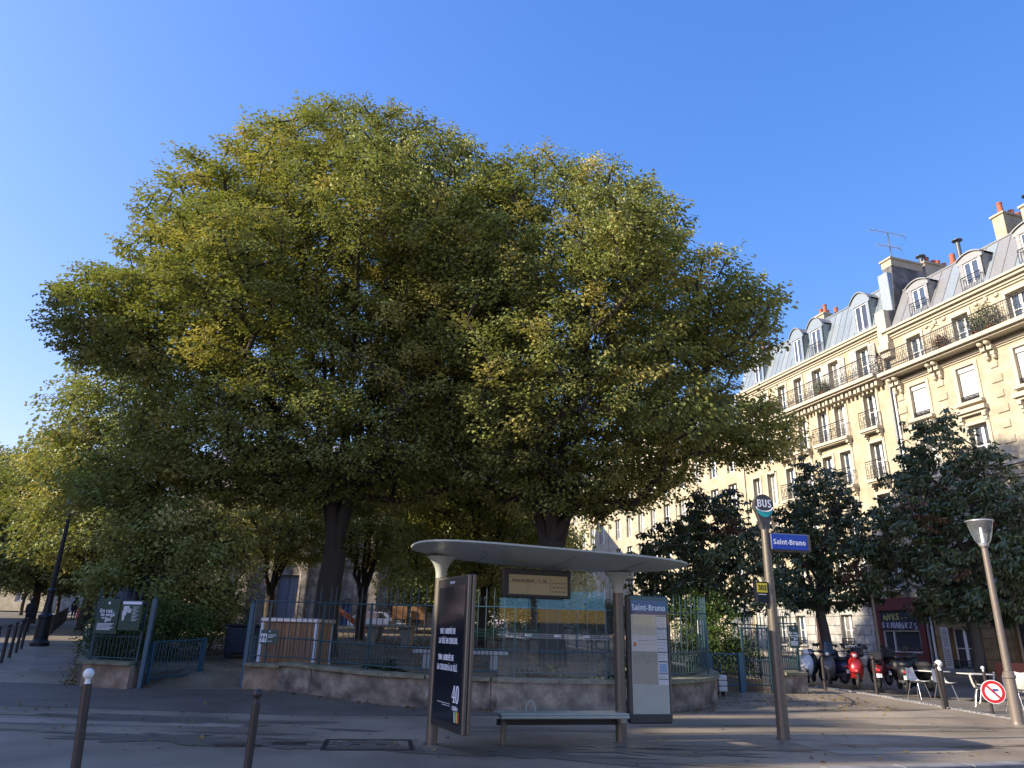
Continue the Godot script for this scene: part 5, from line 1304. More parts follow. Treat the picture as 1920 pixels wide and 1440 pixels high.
func notice(called, label, at, turn, w, h, yc, kind):
	var n = thing(called, label, "sign", on(at.x, at.z), turn)
	var b = MB.new(); b.box(Vector3(-w * .5, yc - h * .5, 0), Vector3(w * .5, yc + h * .5, .02), Transform3D.IDENTITY, .006)
	part(n, "board", b, M.white if kind == 4 else M.green_sign)
	var at_ = func(x, y): return Transform3D(Basis.IDENTITY, Vector3(x, yc + y, .024))
	var W = M.text_white
	if kind == 0 or kind == 3:
		var k = h / .82
		words(n, "heading", "En cas", .12 * k, W, at_.call(-.05 * k, .13 * k), .003); words(n, "heading", "de neige", .10 * k, W, at_.call(.02 * k, .04 * k), .003); words(n, "heading", "ou de", .06 * k, W, at_.call(-.06 * k, -.035 * k), .003); words(n, "heading", "gel", .12 * k, W, at_.call(.05 * k, -.07 * k), .003)
		var l = MB.new()
		for j in 6: l.box(Vector3(-w * .38, yc - (.17 + j * .028) * k - .007, .02), Vector3(w * (.36 - .06 * (j % 3)), yc - (.17 + j * .028) * k + .005, .023))
		l.ball(Vector3(0, yc + .31 * k, .02), Vector3(.035, .04, .004) * k, 8, 5)
		part(n, "small_print", l, W)
		var sf = MB.new()
		for j in 6:
			var a = TAU * j / 6; sf.bar(Vector3(.16 * k, yc + .09 * k, .024), Vector3(.16 * k + cos(a) * .09 * k, yc + .09 * k + sin(a) * .09 * k, .024), .006, .004, 4)
		part(n, "snowflake", sf, flat(lin(.35, .42, .4), .6))
	elif kind == 1:
		var l = MB.new(); l.box(Vector3(-w * .44, yc + .26, .02), Vector3(w * .44, yc + .325, .023)); part(n, "header_strip", l, W)
		l = MB.new()
		for q in [[-.22, .10, -.06, .22], [-.24, .0, -.12, .10], [-.1, .06, .0, .16], [-.22, -.12, -.16, 0.0]]: l.box(Vector3(q[0], yc + q[1], .02), Vector3(q[2], yc + q[3], .023))
		part(n, "plan", l, M.paper)
		l = MB.new()
		for j in 11: l.box(Vector3(.04, yc + .2 - j * .032, .02), Vector3(.22 - .04 * (j % 3), yc + .208 - j * .032, .023))
		part(n, "small_print", l, W)
	elif kind == 2:
		var l = MB.new(); l.box(Vector3(-.235, yc - .12, .02), Vector3(-.07, yc + .08, .023)); part(n, "symbol_field", l, W)
		l = MB.new()
		for x in [-.195, -.11]:
			l.ball(Vector3(x, yc + .045, .024), Vector3(.014, .015, .004), 8, 5); l.box(Vector3(x - .022, yc - .04, .023), Vector3(x + .022, yc + .025, .026)); l.box(Vector3(x - .012, yc - .1, .023), Vector3(x + .012, yc - .04, .026))
		l.box(Vector3(-.157, yc - .1, .023), Vector3(-.149, yc + .06, .026))
		part(n, "symbol", l, M.black)
		l = MB.new()
		for j in 3: l.box(Vector3(-.04, yc + .05 - j * .03, .02), Vector3(.2 - .05 * j, yc + .06 - j * .03, .023))
		l.box(Vector3(-.04, yc - .1, .02), Vector3(.1, yc - .09, .023)); l.ball(Vector3(0, yc + .13, .02), Vector3(.02, .025, .004), 8, 5)
		part(n, "small_print", l, W)
	else:
		var l = MB.new(); l.prism(PackedVector2Array([Vector2(-.06, yc - .0), Vector2(.06, yc), Vector2(0, yc + .1)]), .02, .023); part(n, "triangle", l, M.red_sign)
		l = MB.new()
		for j in 3: l.box(Vector3(-.08, yc - .04 - j * .035, .02), Vector3(.08, yc - .03 - j * .035, .023))
		part(n, "small_print", l, M.grey_sign)
	return n

# ---------------------------------------------------------------- street furniture
func bollard(label, at, h, r, ball, group = "", lean = 0.0, called = "bollard"):
	var o = thing(called, label, "bollard", at, 0.0, group)
	var b = MB.new(); b.lathe([[r * 1.0, -.05], [r, h - r * 2.2], [r * .94, h - r * 2.1], [.0, h - r * 2.1]], Vector3.ZERO, 16); part(o, "post", b, M.bollard)
	b = MB.new(); b.lathe([[r * .72, h - r * 2.15], [r * .55, h - r * 1.7], [r * .55, h - r]], Vector3.ZERO, 14); b.ball(Vector3(0, h, 0), Vector3.ONE * r * 1.18, 14, 9); part(o, "ball_top", b, M.ball_white if ball else M.bollard)
	o.rotation.z = lean
	return o
func shelter():
	var S = thing("bus_shelter", "glass bus shelter with pale curved roof, bench and black advertising panel", "bus shelter", SO)
	S.basis = Basis(SU, Vector3.UP, SV)     # x along, z towards the kerb
	# posts with flared heads
	for q in [[0.0, 2.30, 2.62], [2.94, 2.20, 2.52]]:
		var b = MB.new(); b.lathe([[.085, -.02], [.085, q[1]], [.0, q[1]]], Vector3(q[0], 0, 0), 20); var p = part(S, "post", b, M.bronze)
		b = MB.new(); var pr = []
		for k in 9:
			var t = k / 8.0; pr.append([.082 + .15 * pow(t, 2.6), lerpf(q[1], q[2], t)])
		b.lathe(pr, Vector3(q[0], 0, 0), 20); part(p, "flared_head", b, M.canopy)
		b = MB.new(); b.lathe([[.13, -.01], [.13, .008], [.0, .012]], Vector3(q[0], 0, 0), 16); part(p, "foot_plate", b, M.bronze)
	# roof: pebble shaped shell, its belly deepest over the posts
	var rb = MB.new()
	var nu = 36; var nr = 9
	var uc = 1.70; var hu = 2.22; var vc = .34; var hv = .94
	var rim = func(a):
		var c = cos(a); var s = sin(a); var e = .62 if c > 0 else .38
		return Vector2(uc + hu * signf(c) * pow(absf(c), e), vc + hv * signf(s) * pow(absf(s), .78))
	var ytop = func(p): return 2.735 - .024 * (p.x + .6) + .03 * clampf((p.y + .6) / 1.8, 0, 1)
	var pos = func(a, t, under):
		var q = Vector2(uc, vc).lerp(rim.call(a), t)
		var y = ytop.call(q)
		if under: y -= .025 + .125 * pow(1.0 - pow(t, 3.2), .8) * (1.0 - .45 * clampf((q.y - .1) / 1.1, 0, 1))
		else: y += .035 * (1.0 - t * t)
		return Vector3(q.x, y, q.y)
	for under in [false, true]:
		for j in nr:
			for i in nu:
				var a0 = TAU * i / nu; var a1 = TAU * (i + 1) / nu; var t0 = float(j) / nr; var t1 = float(j + 1) / nr
				var q = [pos.call(a0, t0, under), pos.call(a1, t0, under), pos.call(a1, t1, under), pos.call(a0, t1, under)]
				var ns = []
				for w in [[a0, t0], [a1, t0], [a1, t1], [a0, t1]]:
					var e = .02; var tt = clampf(w[1], .02, .97)
					var pa = pos.call(w[0] + e, tt, under) - pos.call(w[0] - e, tt, under); var pb = pos.call(w[0], tt + e, under) - pos.call(w[0], tt - e, under)
					var n = pa.cross(pb).normalized()
					if (n.y > 0) == under: n = -n
					ns.append(n)
				if j > 0: rb.tri(q[0], q[1], q[2], ns[0], ns[1], ns[2])
				rb.tri(q[0], q[2], q[3], ns[0], ns[2], ns[3])
	for i in nu:
		var a0 = TAU * i / nu; var a1 = TAU * (i + 1) / nu
		rb.quadf(pos.call(a0, 1.0, false), pos.call(a1, 1.0, false), pos.call(a1, 1.0, true), pos.call(a0, 1.0, true))
	var rf = part(S, "roof", rb, M.canopy)
	for us in [.55, 1.72, 2.9]:      # panel seams under and over the shell
		var sm = MB.new(); var lo = []; var hi = []
		for k in 15:
			var vv = lerpf(vc - hv * .86, vc + hv * .86, k / 14.0)
			var a = atan2((vv - vc) / hv, (us - uc) / hu); var edge: Vector2 = rim.call(a); var t = Vector2(us - uc, vv - vc).length() / maxf((edge - Vector2(uc, vc)).length(), .01)
			if t > .97: continue
			lo.append(pos.call(a, t, true) - Vector3(0, .001, 0)); hi.append(pos.call(a, t, false) + Vector3(0, .001, 0))
		if lo.size() > 3: sm.tube(lo, .004, 4); sm.tube(hi, .005, 4)
		part(rf, "seam", sm, M.iron_grey)
	# back panes with a band of dots and clips
	var gz = -.16
	for k in 4:
		var x0 = .99 + k * .485; var b = MB.new()
		b.quad(Vector3(x0, .43, gz), Vector3(x0 + .478, .43, gz), Vector3(x0 + .478, 2.56 - .01 * k, gz), Vector3(x0, 2.56 - .01 * k, gz), Vector3.BACK)
		b.quad(Vector3(x0, .43, gz - .01), Vector3(x0 + .478, .43, gz - .01), Vector3(x0 + .478, 2.56 - .01 * k, gz - .01), Vector3(x0, 2.56 - .01 * k, gz - .01), Vector3.FORWARD)
		var g = part(S, "glass_pane", b, M.glass)
		b = MB.new()
		for r in 3:
			for c in 16:
				var cx = x0 + .015 + c * .03 + (.015 if r % 2 else 0.0); var cy = 1.475 + r * .028
				for s in 6: b.tri(Vector3(cx, cy, gz + .003), Vector3(cx + cos(s * PI / 3) * .0085, cy + sin(s * PI / 3) * .0085, gz + .003), Vector3(cx + cos((s + 1) * PI / 3) * .0085, cy + sin((s + 1) * PI / 3) * .0085, gz + .003), Vector3.BACK, Vector3.BACK, Vector3.BACK)
		part(g, "dot_band", b, M.dot)
		if k < 3:
			b = MB.new(); b.box(Vector3(x0 + .478 - .045, 1.49, gz - .012), Vector3(x0 + .489 + .045, 1.525, gz + .014), Transform3D.IDENTITY, .004); part(g, "clip", b, M.dot)
	# departure display under the roof
	var b = MB.new(); b.box(Vector3(.97, 2.07, -.06), Vector3(2.1, 2.50, .06), Transform3D.IDENTITY, .01); var dsp = part(S, "departure_display", b, M.dark_frame)
	b = MB.new(); b.box(Vector3(1.07, 2.115, .058), Vector3(2.04, 2.41, .064)); part(dsp, "screen", b, M.board_yellow)
	b = MB.new(); b.box(Vector3(1.07, 2.295, .064), Vector3(1.76, 2.30, .066)); b.box(Vector3(1.38, 2.13, .064), Vector3(1.384, 2.36, .066)); b.box(Vector3(1.755, 2.13, .064), Vector3(1.76, 2.36, .066)); part(dsp, "grid_line", b, M.grey_sign)
	words(dsp, "print", "Gare du Nord", .055, M.grey_sign, Transform3D(Basis.IDENTITY, Vector3(1.30, 2.325, .068)), .002, 1.0); words(dsp, "print", "1   26", .055, M.grey_sign, Transform3D(Basis.IDENTITY, Vector3(1.62, 2.325, .068)), .002)
	b = MB.new()      # lines of print too small to read
	for j in 3:
		for k in 7: b.box(Vector3(1.79 + k * .034, 2.288 - j * .065, .064), Vector3(1.79 + k * .034 + .014 + .012 * ((j * 3 + k) % 2), 2.312 - j * .065, .066))
	part(dsp, "small_print", b, flat(lin(.16, .13, .08), .6))
	# bench
	b = MB.new(); b.box(Vector3(.93, .40, -.12), Vector3(2.95, .435, .33), Transform3D.IDENTITY, .016); b.box(Vector3(.93, .36, .30), Vector3(2.95, .40, .33), Transform3D.IDENTITY, .012); var be = part(S, "bench", b, M.canopy)
	b = MB.new(); b.box(Vector3(.96, .25, -.04), Vector3(2.90, .33, .04)); part(be, "beam", b, M.dark_frame)
	b = MB.new(); b.lathe([[.042, -.01], [.042, .30]], Vector3(1.03, 0, .12), 14); b.lathe([[.042, .30], [.06, .36], [.09, .40]], Vector3(1.03, 0, .12), 14); part(be, "leg", b, M.bronze)
	b = MB.new(); var lp = []
	for k in 9: lp.append(Vector3(1.47 + cos(PI * k / 8.0) * -.075, .43 + sin(PI * k / 8.0) * .15, .02))
	b.tube(lp, .013, 7); part(be, "armrest", b, M.canopy)
	b = MB.new(); b.box(Vector3(2.86, .27, -.06), Vector3(2.96, .42, .2), Transform3D.IDENTITY, .03); part(be, "bracket", b, M.canopy)
	# advertising panel square to the roof, towards the kerb
	b = MB.new(); b.box(Vector3(-.06, .27, .07), Vector3(-.005, 2.28, 1.34), Transform3D.IDENTITY, .012); b.box(Vector3(.007, .27, .07), Vector3(.062, 2.28, 1.34), Transform3D.IDENTITY, .012); b.box(Vector3(-.03, .3, .1), Vector3(.03, 2.25, 1.30)); var ad = part(S, "advertising_panel", b, M.bronze); ad.rotation.y = .155
	for sx in [-1.0, 1.0]:
		b = MB.new(); b.quad(Vector3(sx * .062, .29, .10), Vector3(sx * .062, .29, 1.31), Vector3(sx * .062, 2.26, 1.31), Vector3(sx * .062, 2.26, .10), Vector3(sx, 0, 0)); part(ad, "panel_glass", b, M.dark_frame)
		b = MB.new(); b.quad(Vector3(sx * .065, .37, .16), Vector3(sx * .065, .37, 1.25), Vector3(sx * .065, 2.14, 1.25), Vector3(sx * .065, 2.14, .16), Vector3(sx, 0, 0)); part(ad, "poster", b, M.poster_black)
	var face = func(along, y): return Transform3D(Basis(Vector3(0, 0, 1), Vector3.UP, Vector3(-1, 0, 0)), Vector3(-.067, y, along))
	for q in [["1967 : ARRIVÉE DE", .62, 1.535], ["LA TÉLÉ EN COULEUR.", .66, 1.405], ["1984 : ARRIVÉE DE", .60, 1.185], ["LA COULEUR À LA TÉLÉ.", .67, 1.055]]: words(ad, "slogan", q[0], .105, M.text_white, face.call(q[1], q[2]), .003, .72)
	words(ad, "numeral", "40", .30, M.text_white, face.call(1.06, .735), .003, .82, true, "Droid Serif"); words(ad, "slogan", "CANAL+", .075, M.text_white, face.call(1.06, .565), .003, .8)
	b = MB.new()
	for j in 2:
		for k in 22 - j * 9: b.box(Vector3(-.067, .600 - j * .026, .84 - k * .024), Vector3(-.0645, .609 - j * .026, .84 - k * .024 + .009 + .006 * ((k + j) % 2)))
	part(ad, "small_print", b, M.text_white)
	words(ad, "maker_plate", "JCDecaux", .05, M.text_white, face.call(.72, 2.20), .002, .9)
	for k in 4:
		b = MB.new(); b.quadf(Vector3(-.067, .40, 1.04 + k * .045), Vector3(-.067, .40, 1.085 + k * .045), Vector3(-.067, .53, 1.065 + k * .05), Vector3(-.067, .53, 1.02 + k * .05)); part(ad, "colour_stripe", b, flat([lin(.5, .5, .5), lin(.12, .35, .12), lin(.6, .5, .05), lin(.55, .06, .05)][k], .5))
	# map panel on the right
	b = MB.new(); b.box(Vector3(3.06, .26, -.05), Vector3(3.82, 2.18, .05), Transform3D.IDENTITY, .03); b.box(Vector3(2.98, .5, -.03), Vector3(3.06, .6, .03)); b.box(Vector3(2.98, 1.9, -.03), Vector3(3.06, 2.0, .03)); var mp = part(S, "map_panel", b, M.dark_frame)
	var fz = .053
	var rect = func(x0, y0, x1, y1, z, mat, nm):
		var m = MB.new(); m.quad(Vector3(x0, y0, z), Vector3(x1, y0, z), Vector3(x1, y1, z), Vector3(x0, y1, z), Vector3.BACK); return part(mp, nm, m, mat)
	rect.call(3.13, .40, 3.76, 2.10, fz, M.canopy, "backing")
	rect.call(3.13, 1.88, 3.76, 2.10, fz + .002, M.blue_dark, "name_strip")
	words(mp, "stop_name", "Saint-Bruno", .125, M.text_white, Transform3D(Basis.IDENTITY, Vector3(3.45, 1.985, fz + .004)), .002, .85)
	rect.call(3.135, .82, 3.58, 1.87, fz + .002, M.paper, "poster_paper")
	var im = Image.create(256, 512, false, Image.FORMAT_RGB8); im.fill(Color(.80, .78, .72))
	var r = RandomNumberGenerator.new(); r.seed = 4
	im.fill_rect(Rect2i(0, 0, 256, 150), Color(.74, .71, .60))
	for k in 26: im.fill_rect(Rect2i(r.randi_range(0, 250), r.randi_range(0, 150), r.randi_range(2, 90), 2) if k % 2 else Rect2i(r.randi_range(0, 250), r.randi_range(0, 120), 2, r.randi_range(10, 60)), Color(.86, .85, .8))
	im.fill_rect(Rect2i(14, 205, 30, 30), Color(.75, .42, .12)); im.fill_rect(Rect2i(60, 190, 180, 3), Color(.55, .3, .25)); im.fill_rect(Rect2i(60, 215, 180, 2), Color(.6, .45, .4))
	for y in range(270, 512):
		for x in 256:
			var v = .60 + .17 * sin(x * .35 + nz.get_noise_2d(x * 3, y * 3) * 9.0) * sin(y * .31 + nz.get_noise_2d(y * 3, x * 3) * 9.0) + r.randf_range(-.06, .06)
			im.set_pixel(x, y, Color(v, v * .96, v * .85))
	for k in 60:
		var a = Vector2(r.randi_range(20, 236), r.randi_range(290, 500)); var dd = Vector2.from_angle(r.randf() * TAU) * r.randf_range(8, 40)
		for t in 20: im.set_pixelv(Vector2i((a + dd * t / 20.0).clamp(Vector2.ZERO, Vector2(255, 511))), Color(.4, .36, .36))
	for t in 60:
		for w in 3: im.set_pixel(110 + t / 4 + w, 272 + t, Color(.3, .24, .24)); im.set_pixel(180 - t / 2 + w, 300 + t, Color(.45, .35, .3))
	var pm = flat(Color.WHITE, .35); pm.albedo_texture = ImageTexture.create_from_image(im)
	var q = QuadMesh.new(); q.size = Vector2(.435, 1.04)
	var po = part(mp, "network_map", q, pm); po.position = Vector3(3.357, 1.345, fz + .004)
	rect.call(3.585, .82, 3.755, 1.87, fz + .002, M.paper, "timetable_paper")
	b = MB.new()
	for y in [1.855, 1.66, 1.50, 1.30, 1.16, .98, .90]: b.box(Vector3(3.588, y, fz + .002), Vector3(3.752, y + .012, fz + .005))
	for j in 40: b.box(Vector3(3.595 + .07 * (j % 2), 1.83 - (j / 2) * .047, fz + .002), Vector3(3.63 + .07 * (j % 2) + .02 * (j % 3), 1.834 - (j / 2) * .047, fz + .005))
	part(mp, "print", b, M.grey_sign)
	rect.call(3.61, 1.0, 3.74, 1.13, fz + .0045, M.paper_blue, "print_field")
	b = MB.new(); b.quad(Vector3(3.075, .28, .062), Vector3(3.805, .28, .062), Vector3(3.805, 2.165, .062), Vector3(3.075, 2.165, .062), Vector3.BACK); part(mp, "cover_glass", b, M.glass)
func bus_stop():
	var o = thing("bus_stop_pole", "slim bronze bus stop pole with round BUS head and blue name plate", "bus stop", Vector3(4.62, 0, -12.87), .20)
	var b = MB.new()
	for k in 16:
		var a0 = TAU * k / 16; var a1 = TAU * (k + 1) / 16
		var n0 = Vector3(cos(a0), 0, sin(a0) * .7).normalized(); var n1 = Vector3(cos(a1), 0, sin(a1) * .7).normalized()
		var p = func(a, y, s): return Vector3(cos(a) * .088 * s, y, sin(a) * .062 * s)
		for seg in [[-.02, 1.25, 3.45, .85]]:
			b.tri(p.call(a0, seg[0], seg[1]), p.call(a1, seg[0], seg[1]), p.call(a1, seg[2], seg[3]), n0, n1, n1); b.tri(p.call(a0, seg[0], seg[1]), p.call(a1, seg[2], seg[3]), p.call(a0, seg[2], seg[3]), n0, n1, n0)
	part(o, "pole", b, M.bronze)
	# teardrop head
	var poly = PackedVector2Array()
	for k in 25:
		var a = -.62 + (PI + 1.24) * k / 24.0; poly.append(Vector2(cos(a) * .185, 3.84 + sin(a) * .205))
	poly.append(Vector2(-.075, 3.50)); poly.append(Vector2(-.07, 3.42)); poly.append(Vector2(.07, 3.42)); poly.append(Vector2(.075, 3.50))
	b = MB.new(); b.prism(poly, -.05, .05); var hd = part(o, "head", b, M.grey_sign)
	var cres = PackedVector2Array(); var cw = PackedVector2Array()
	for k in 13:
		var a = PI + .25 + (PI - .5) * k / 12.0; cres.append(Vector2(cos(a) * .165, 3.82 + sin(a) * .19))
	for k in 13:
		var a = TAU - .25 - (PI - .5) * k / 12.0; cres.append(Vector2(cos(a) * .165, 3.82 + sin(a) * .10))
	b = MB.new(); b.prism(cres, .05, .054); part(hd, "crescent", b, M.teal)
	b = MB.new(); var pts = []
	for k in 13:
		var a = PI + .2 + (PI - .4) * k / 12.0; pts.append(Vector3(cos(a) * .168, 3.83 + sin(a) * .10, .054))
	b.tube(pts, .011, 5); part(hd, "crescent_edge", b, M.text_white)
	words(hd, "lettering", "BUS", .19, M.text_white, Transform3D(Basis.IDENTITY, Vector3(0, 3.875, .053)), .004, .82)
	# name plate
	b = MB.new(); b.box(Vector3(.06, 3.05, -.07), Vector3(.86, 3.36, .06), Transform3D.IDENTITY, .02); var np = part(o, "name_plate", b, M.bronze)
	b = MB.new(); b.box(Vector3(.07, 3.07, .058), Vector3(.79, 3.34, .072), Transform3D.IDENTITY, .012); part(np, "blue_face", b, M.blue_sign)
	words(np, "lettering", "Saint-Bruno", .122, M.text_white, Transform3D(Basis.IDENTITY, Vector3(.425, 3.20, .074)), .003, .92)
	# route box
	b = MB.new(); b.box(Vector3(-.30, 2.15, -.06), Vector3(-.07, 2.50, .06), Transform3D.IDENTITY, .01); b.box(Vector3(-.1, 2.2, -.02), Vector3(-.05, 2.25, .02)); b.box(Vector3(-.1, 2.4, -.02), Vector3(-.05, 2.45, .02)); var rb = part(o, "route_box", b, M.poster_black)
	b = MB.new(); b.box(Vector3(-.285, 2.32, .06), Vector3(-.095, 2.475, .064)); part(rb, "yellow_field", b, M.yellow_sign)
	words(rb, "lettering", "302", .115, M.black, Transform3D(Basis.IDENTITY, Vector3(-.19, 2.398, .066)), .003, .9)
	b = MB.new()
	for k in 9: b.box(Vector3(-.265 + k * .017, 2.278, .06), Vector3(-.265 + k * .017 + .011, 2.292, .062))
	part(rb, "small_print", b, M.text_white)
func paris_lamp(label, at, group, h = 5.2):
	var o = thing("lamppost", label, "lamppost", at, 0.0, group)
	var b = MB.new(); b.lathe([[.36, -.05], [.36, .12], [.30, .2], [.27, .26], [.25, 1.05], [.28, 1.1], [.28, 1.2], [.18, 1.3], [.15, 1.5], [.13, 2.1], [.17, 2.15], [.17, 2.22], [.11, 2.3]], Vector3.ZERO, 12); part(o, "base", b, M.black)
	b = MB.new(); b.lathe([[.11, 2.3], [.075, h - .3], [.11, h - .28], [.11, h - .2], [.05, h - .15], [.07, h]], Vector3.ZERO, 12); part(o, "shaft", b, M.black)
	b = MB.new(); b.lathe([[.10, h], [.22, h + .42], [.0, h + .42]], Vector3.ZERO, 8); part(o, "lantern_glass", b, M.lamp_glass)
	b = MB.new(); b.lathe([[.27, h + .42], [.25, h + .5], [.2, h + .68], [.1, h + .76], [.04, h + .86], [.0, h + .92]], Vector3.ZERO, 12)
	for k in 6: b.bar(Vector3(cos(k * TAU / 6) * .1, h, sin(k * TAU / 6) * .1), Vector3(cos(k * TAU / 6) * .23, h + .43, sin(k * TAU / 6) * .23), .014, .014, 4)
	part(o, "lantern_hood", b, M.iron_grey)
	return o
func glass_lamp(label, at, s = 1.0):
	var o = thing("street_lamp", label, "street lamp", at, 0.0, "glass topped lamps in the side street")
	var b = MB.new(); b.lathe([[.13, -.02], [.12, .05], [.108, .9], [.13, .92], [.13, .97], [.112, .99], [.112, 1.03], [.078, 1.05], [.064, 3.68], [.08, 3.70], [.08, 3.73]], Vector3.ZERO, 18); part(o, "pole", b, M.lamp_pole)
	b = MB.new(); b.lathe([[.10, 3.73], [.11, 3.8], [.0, 3.8]], Vector3.ZERO, 16); part(o, "socket", b, M.silver)
	b = MB.new(); var pr = []
	for k in 9:
		var t = k / 8.0; pr.append([.11 + .16 * pow(t, .62), 3.78 + .5 * t])
	b.lathe(pr, Vector3.ZERO, 22); part(o, "glass_bowl", b, M.lamp_glass)
	b = MB.new(); b.lathe([[.27, 4.28], [.295, 4.29], [.295, 4.31], [.27, 4.32], [.1, 4.345], [.0, 4.35]], Vector3.ZERO, 22); part(o, "cap", b, M.silver)
	b = MB.new(); b.lathe([[.04, 3.8], [.03, 4.15], [.0, 4.18]], Vector3.ZERO, 10); part(o, "lamp_tube", b, M.dot)
	return o
func scooter(label, at, turn, body, seat, screen = false, box = false):
	var o = thing("scooter", label, "scooter", at, turn, "scooters parked at the side street kerb")
	var T = Transform3D.IDENTITY
	for x in [-.62, .62]:
		var b = MB.new(); var pts = []
		for k in 18: pts.append(Vector3(x + cos(TAU * k / 18) * .2, .25 + sin(TAU * k / 18) * .2, 0))
		b.tube(pts, .055, 7, true); var w = part(o, "wheel", b, M.rubber)
		b = MB.new(); b.lathe([[.15, -.03], [.15, .03], [.0, .03]], Vector3(x, .25, 0), 14, Basis(Vector3.RIGHT, PI / 2)); b.lathe([[.15, -.03], [.0, -.03]], Vector3(x, .25, 0), 14, Basis(Vector3.RIGHT, PI / 2)); part(w, "rim", b, M.silver)
	var b = MB.new()
	# rear body: rounded shell, floorboard
	b.ball(Vector3(-.48, .56, 0), Vector3(.42, .22, .19), 14, 9); b.ball(Vector3(-.28, .46, 0), Vector3(.26, .2, .17), 12, 8); b.box(Vector3(-.3, .27, -.17), Vector3(.42, .34, .17), T, .03)
	part(o, "rear_body", b, body)
	b = MB.new()   # front shield, leaning back
	var tl = Transform3D(Basis(Vector3.BACK, .28), Vector3(.50, .62, 0))
	b.ball(Vector3.ZERO, Vector3(.10, .40, .24), 14, 10)
	for i in b.v.size(): b.v[i] = tl * b.v[i]; b.n[i] = (tl.basis * b.n[i]).normalized()
	b.ball(Vector3(.62, .50, 0), Vector3(.2, .1, .09), 12, 7)
	part(o, "front_shield", b, body)
	b = MB.new(); b.ball(Vector3(-.40, .80, 0), Vector3(.40, .09, .16), 14, 8); part(o, "seat", b, seat)
	b = MB.new(); b.bar(Vector3(.62, .25, 0), Vector3(.38, 1.02, 0), .035, .03, 8); b.tube([Vector3(.30, 1.04, -.34), Vector3(.38, 1.03, -.15), Vector3(.4, 1.02, 0), Vector3(.38, 1.03, .15), Vector3(.30, 1.04, .34)], .018, 6); part(o, "handlebar", b, M.black)
	b = MB.new(); b.ball(Vector3(.43, 1.0, 0), Vector3(.12, .1, .14), 10, 7); part(o, "headset", b, body)
	b = MB.new(); b.ball(Vector3(.54, .98, 0), Vector3(.03, .06, .07), 10, 6); part(o, "headlight", b, M.ball_white)
	for s in [-1.0, 1.0]:
		b = MB.new(); b.bar(Vector3(.38, 1.03, s * .22), Vector3(.36, 1.24, s * .3), .008); b.ball(Vector3(.35, 1.26, s * .31), Vector3(.015, .05, .07), 8, 6); part(o, "mirror", b, M.black)
	b = MB.new(); b.bar(Vector3(-.15, .28, .1), Vector3(-.05, .02, .2), .015); b.bar(Vector3(-.62, .25, .1), Vector3(-.4, .42, .1), .05, .06, 8); b.bar(Vector3(-.85, .3, -.13), Vector3(-.35, .28, -.13), .05, .04, 8); part(o, "engine", b, M.iron_grey)
	b = MB.new(); b.box(Vector3(-.90, .55, -.08), Vector3(-.87, .62, .08), T, .01); part(o, "tail_light", b, M.red_sign)
	b = MB.new(); b.box(Vector3(-.93, .36, -.1), Vector3(-.915, .48, .1)); part(o, "number_plate", b, M.white)
	if screen:
		b = MB.new()
		for k in 6:
			var z0 = -.24 + k * .08; var z1 = z0 + .08
			var f = func(z, y): return Vector3(.52 - z * z * 1.4 - (y - 1.0) * .3, y, z * (1.0 - (y - 1.0) * .35))
			b.quadf(f.call(z0, 1.0), f.call(z1, 1.0), f.call(z1, 1.38), f.call(z0, 1.38))
		part(o, "windscreen", b, M.screen)
	o.scale = Vector3.ONE * .92
	if box:
		b = MB.new(); b.box(Vector3(-.98, .86, -.2), Vector3(-.6, 1.18, .2), T, .06); part(o, "top_box", b, M.black)
	return o
func bicycle(label, at, turn, group = ""):
	var o = thing("bicycle", label, "bicycle", at, turn, group)
	for x in [-.52, .52]:
		var b = MB.new(); var pts = []
		for k in 22: pts.append(Vector3(x + cos(TAU * k / 22) * .33, .35 + sin(TAU * k / 22) * .33, 0))
		b.tube(pts, .018, 5, true)
		var w = part(o, "wheel", b, M.rubber)
		b = MB.new()
		for k in 10: b.bar(Vector3(x, .35, 0), Vector3(x + cos(TAU * k / 10) * .32, .35 + sin(TAU * k / 10) * .32, 0), .003, -1, 3)
		part(w, "spokes", b, M.silver)
	var b = MB.new()
	for q in [[-.52, .35, -.05, .3], [-.05, .3, -.2, .85], [-.52, .35, -.17, .75], [-.05, .3, .38, .8], [-.18, .78, .37, .86], [.38, .8, .52, .35], [.37, .86, .34, 1.0]]: b.bar(Vector3(q[0], q[1], 0), Vector3(q[2], q[3], 0), .018)
	part(o, "frame", b, M.black)
	b = MB.new(); b.tube([Vector3(.22, 1.02, -.28), Vector3(.34, 1.03, -.1), Vector3(.35, 1.02, 0), Vector3(.34, 1.03, .1), Vector3(.22, 1.02, .28)], .014, 6); part(o, "handlebar", b, M.iron)
	b = MB.new(); b.ball(Vector3(-.22, .9, 0), Vector3(.14, .035, .08), 10, 6); part(o, "saddle", b, M.black)
	return o
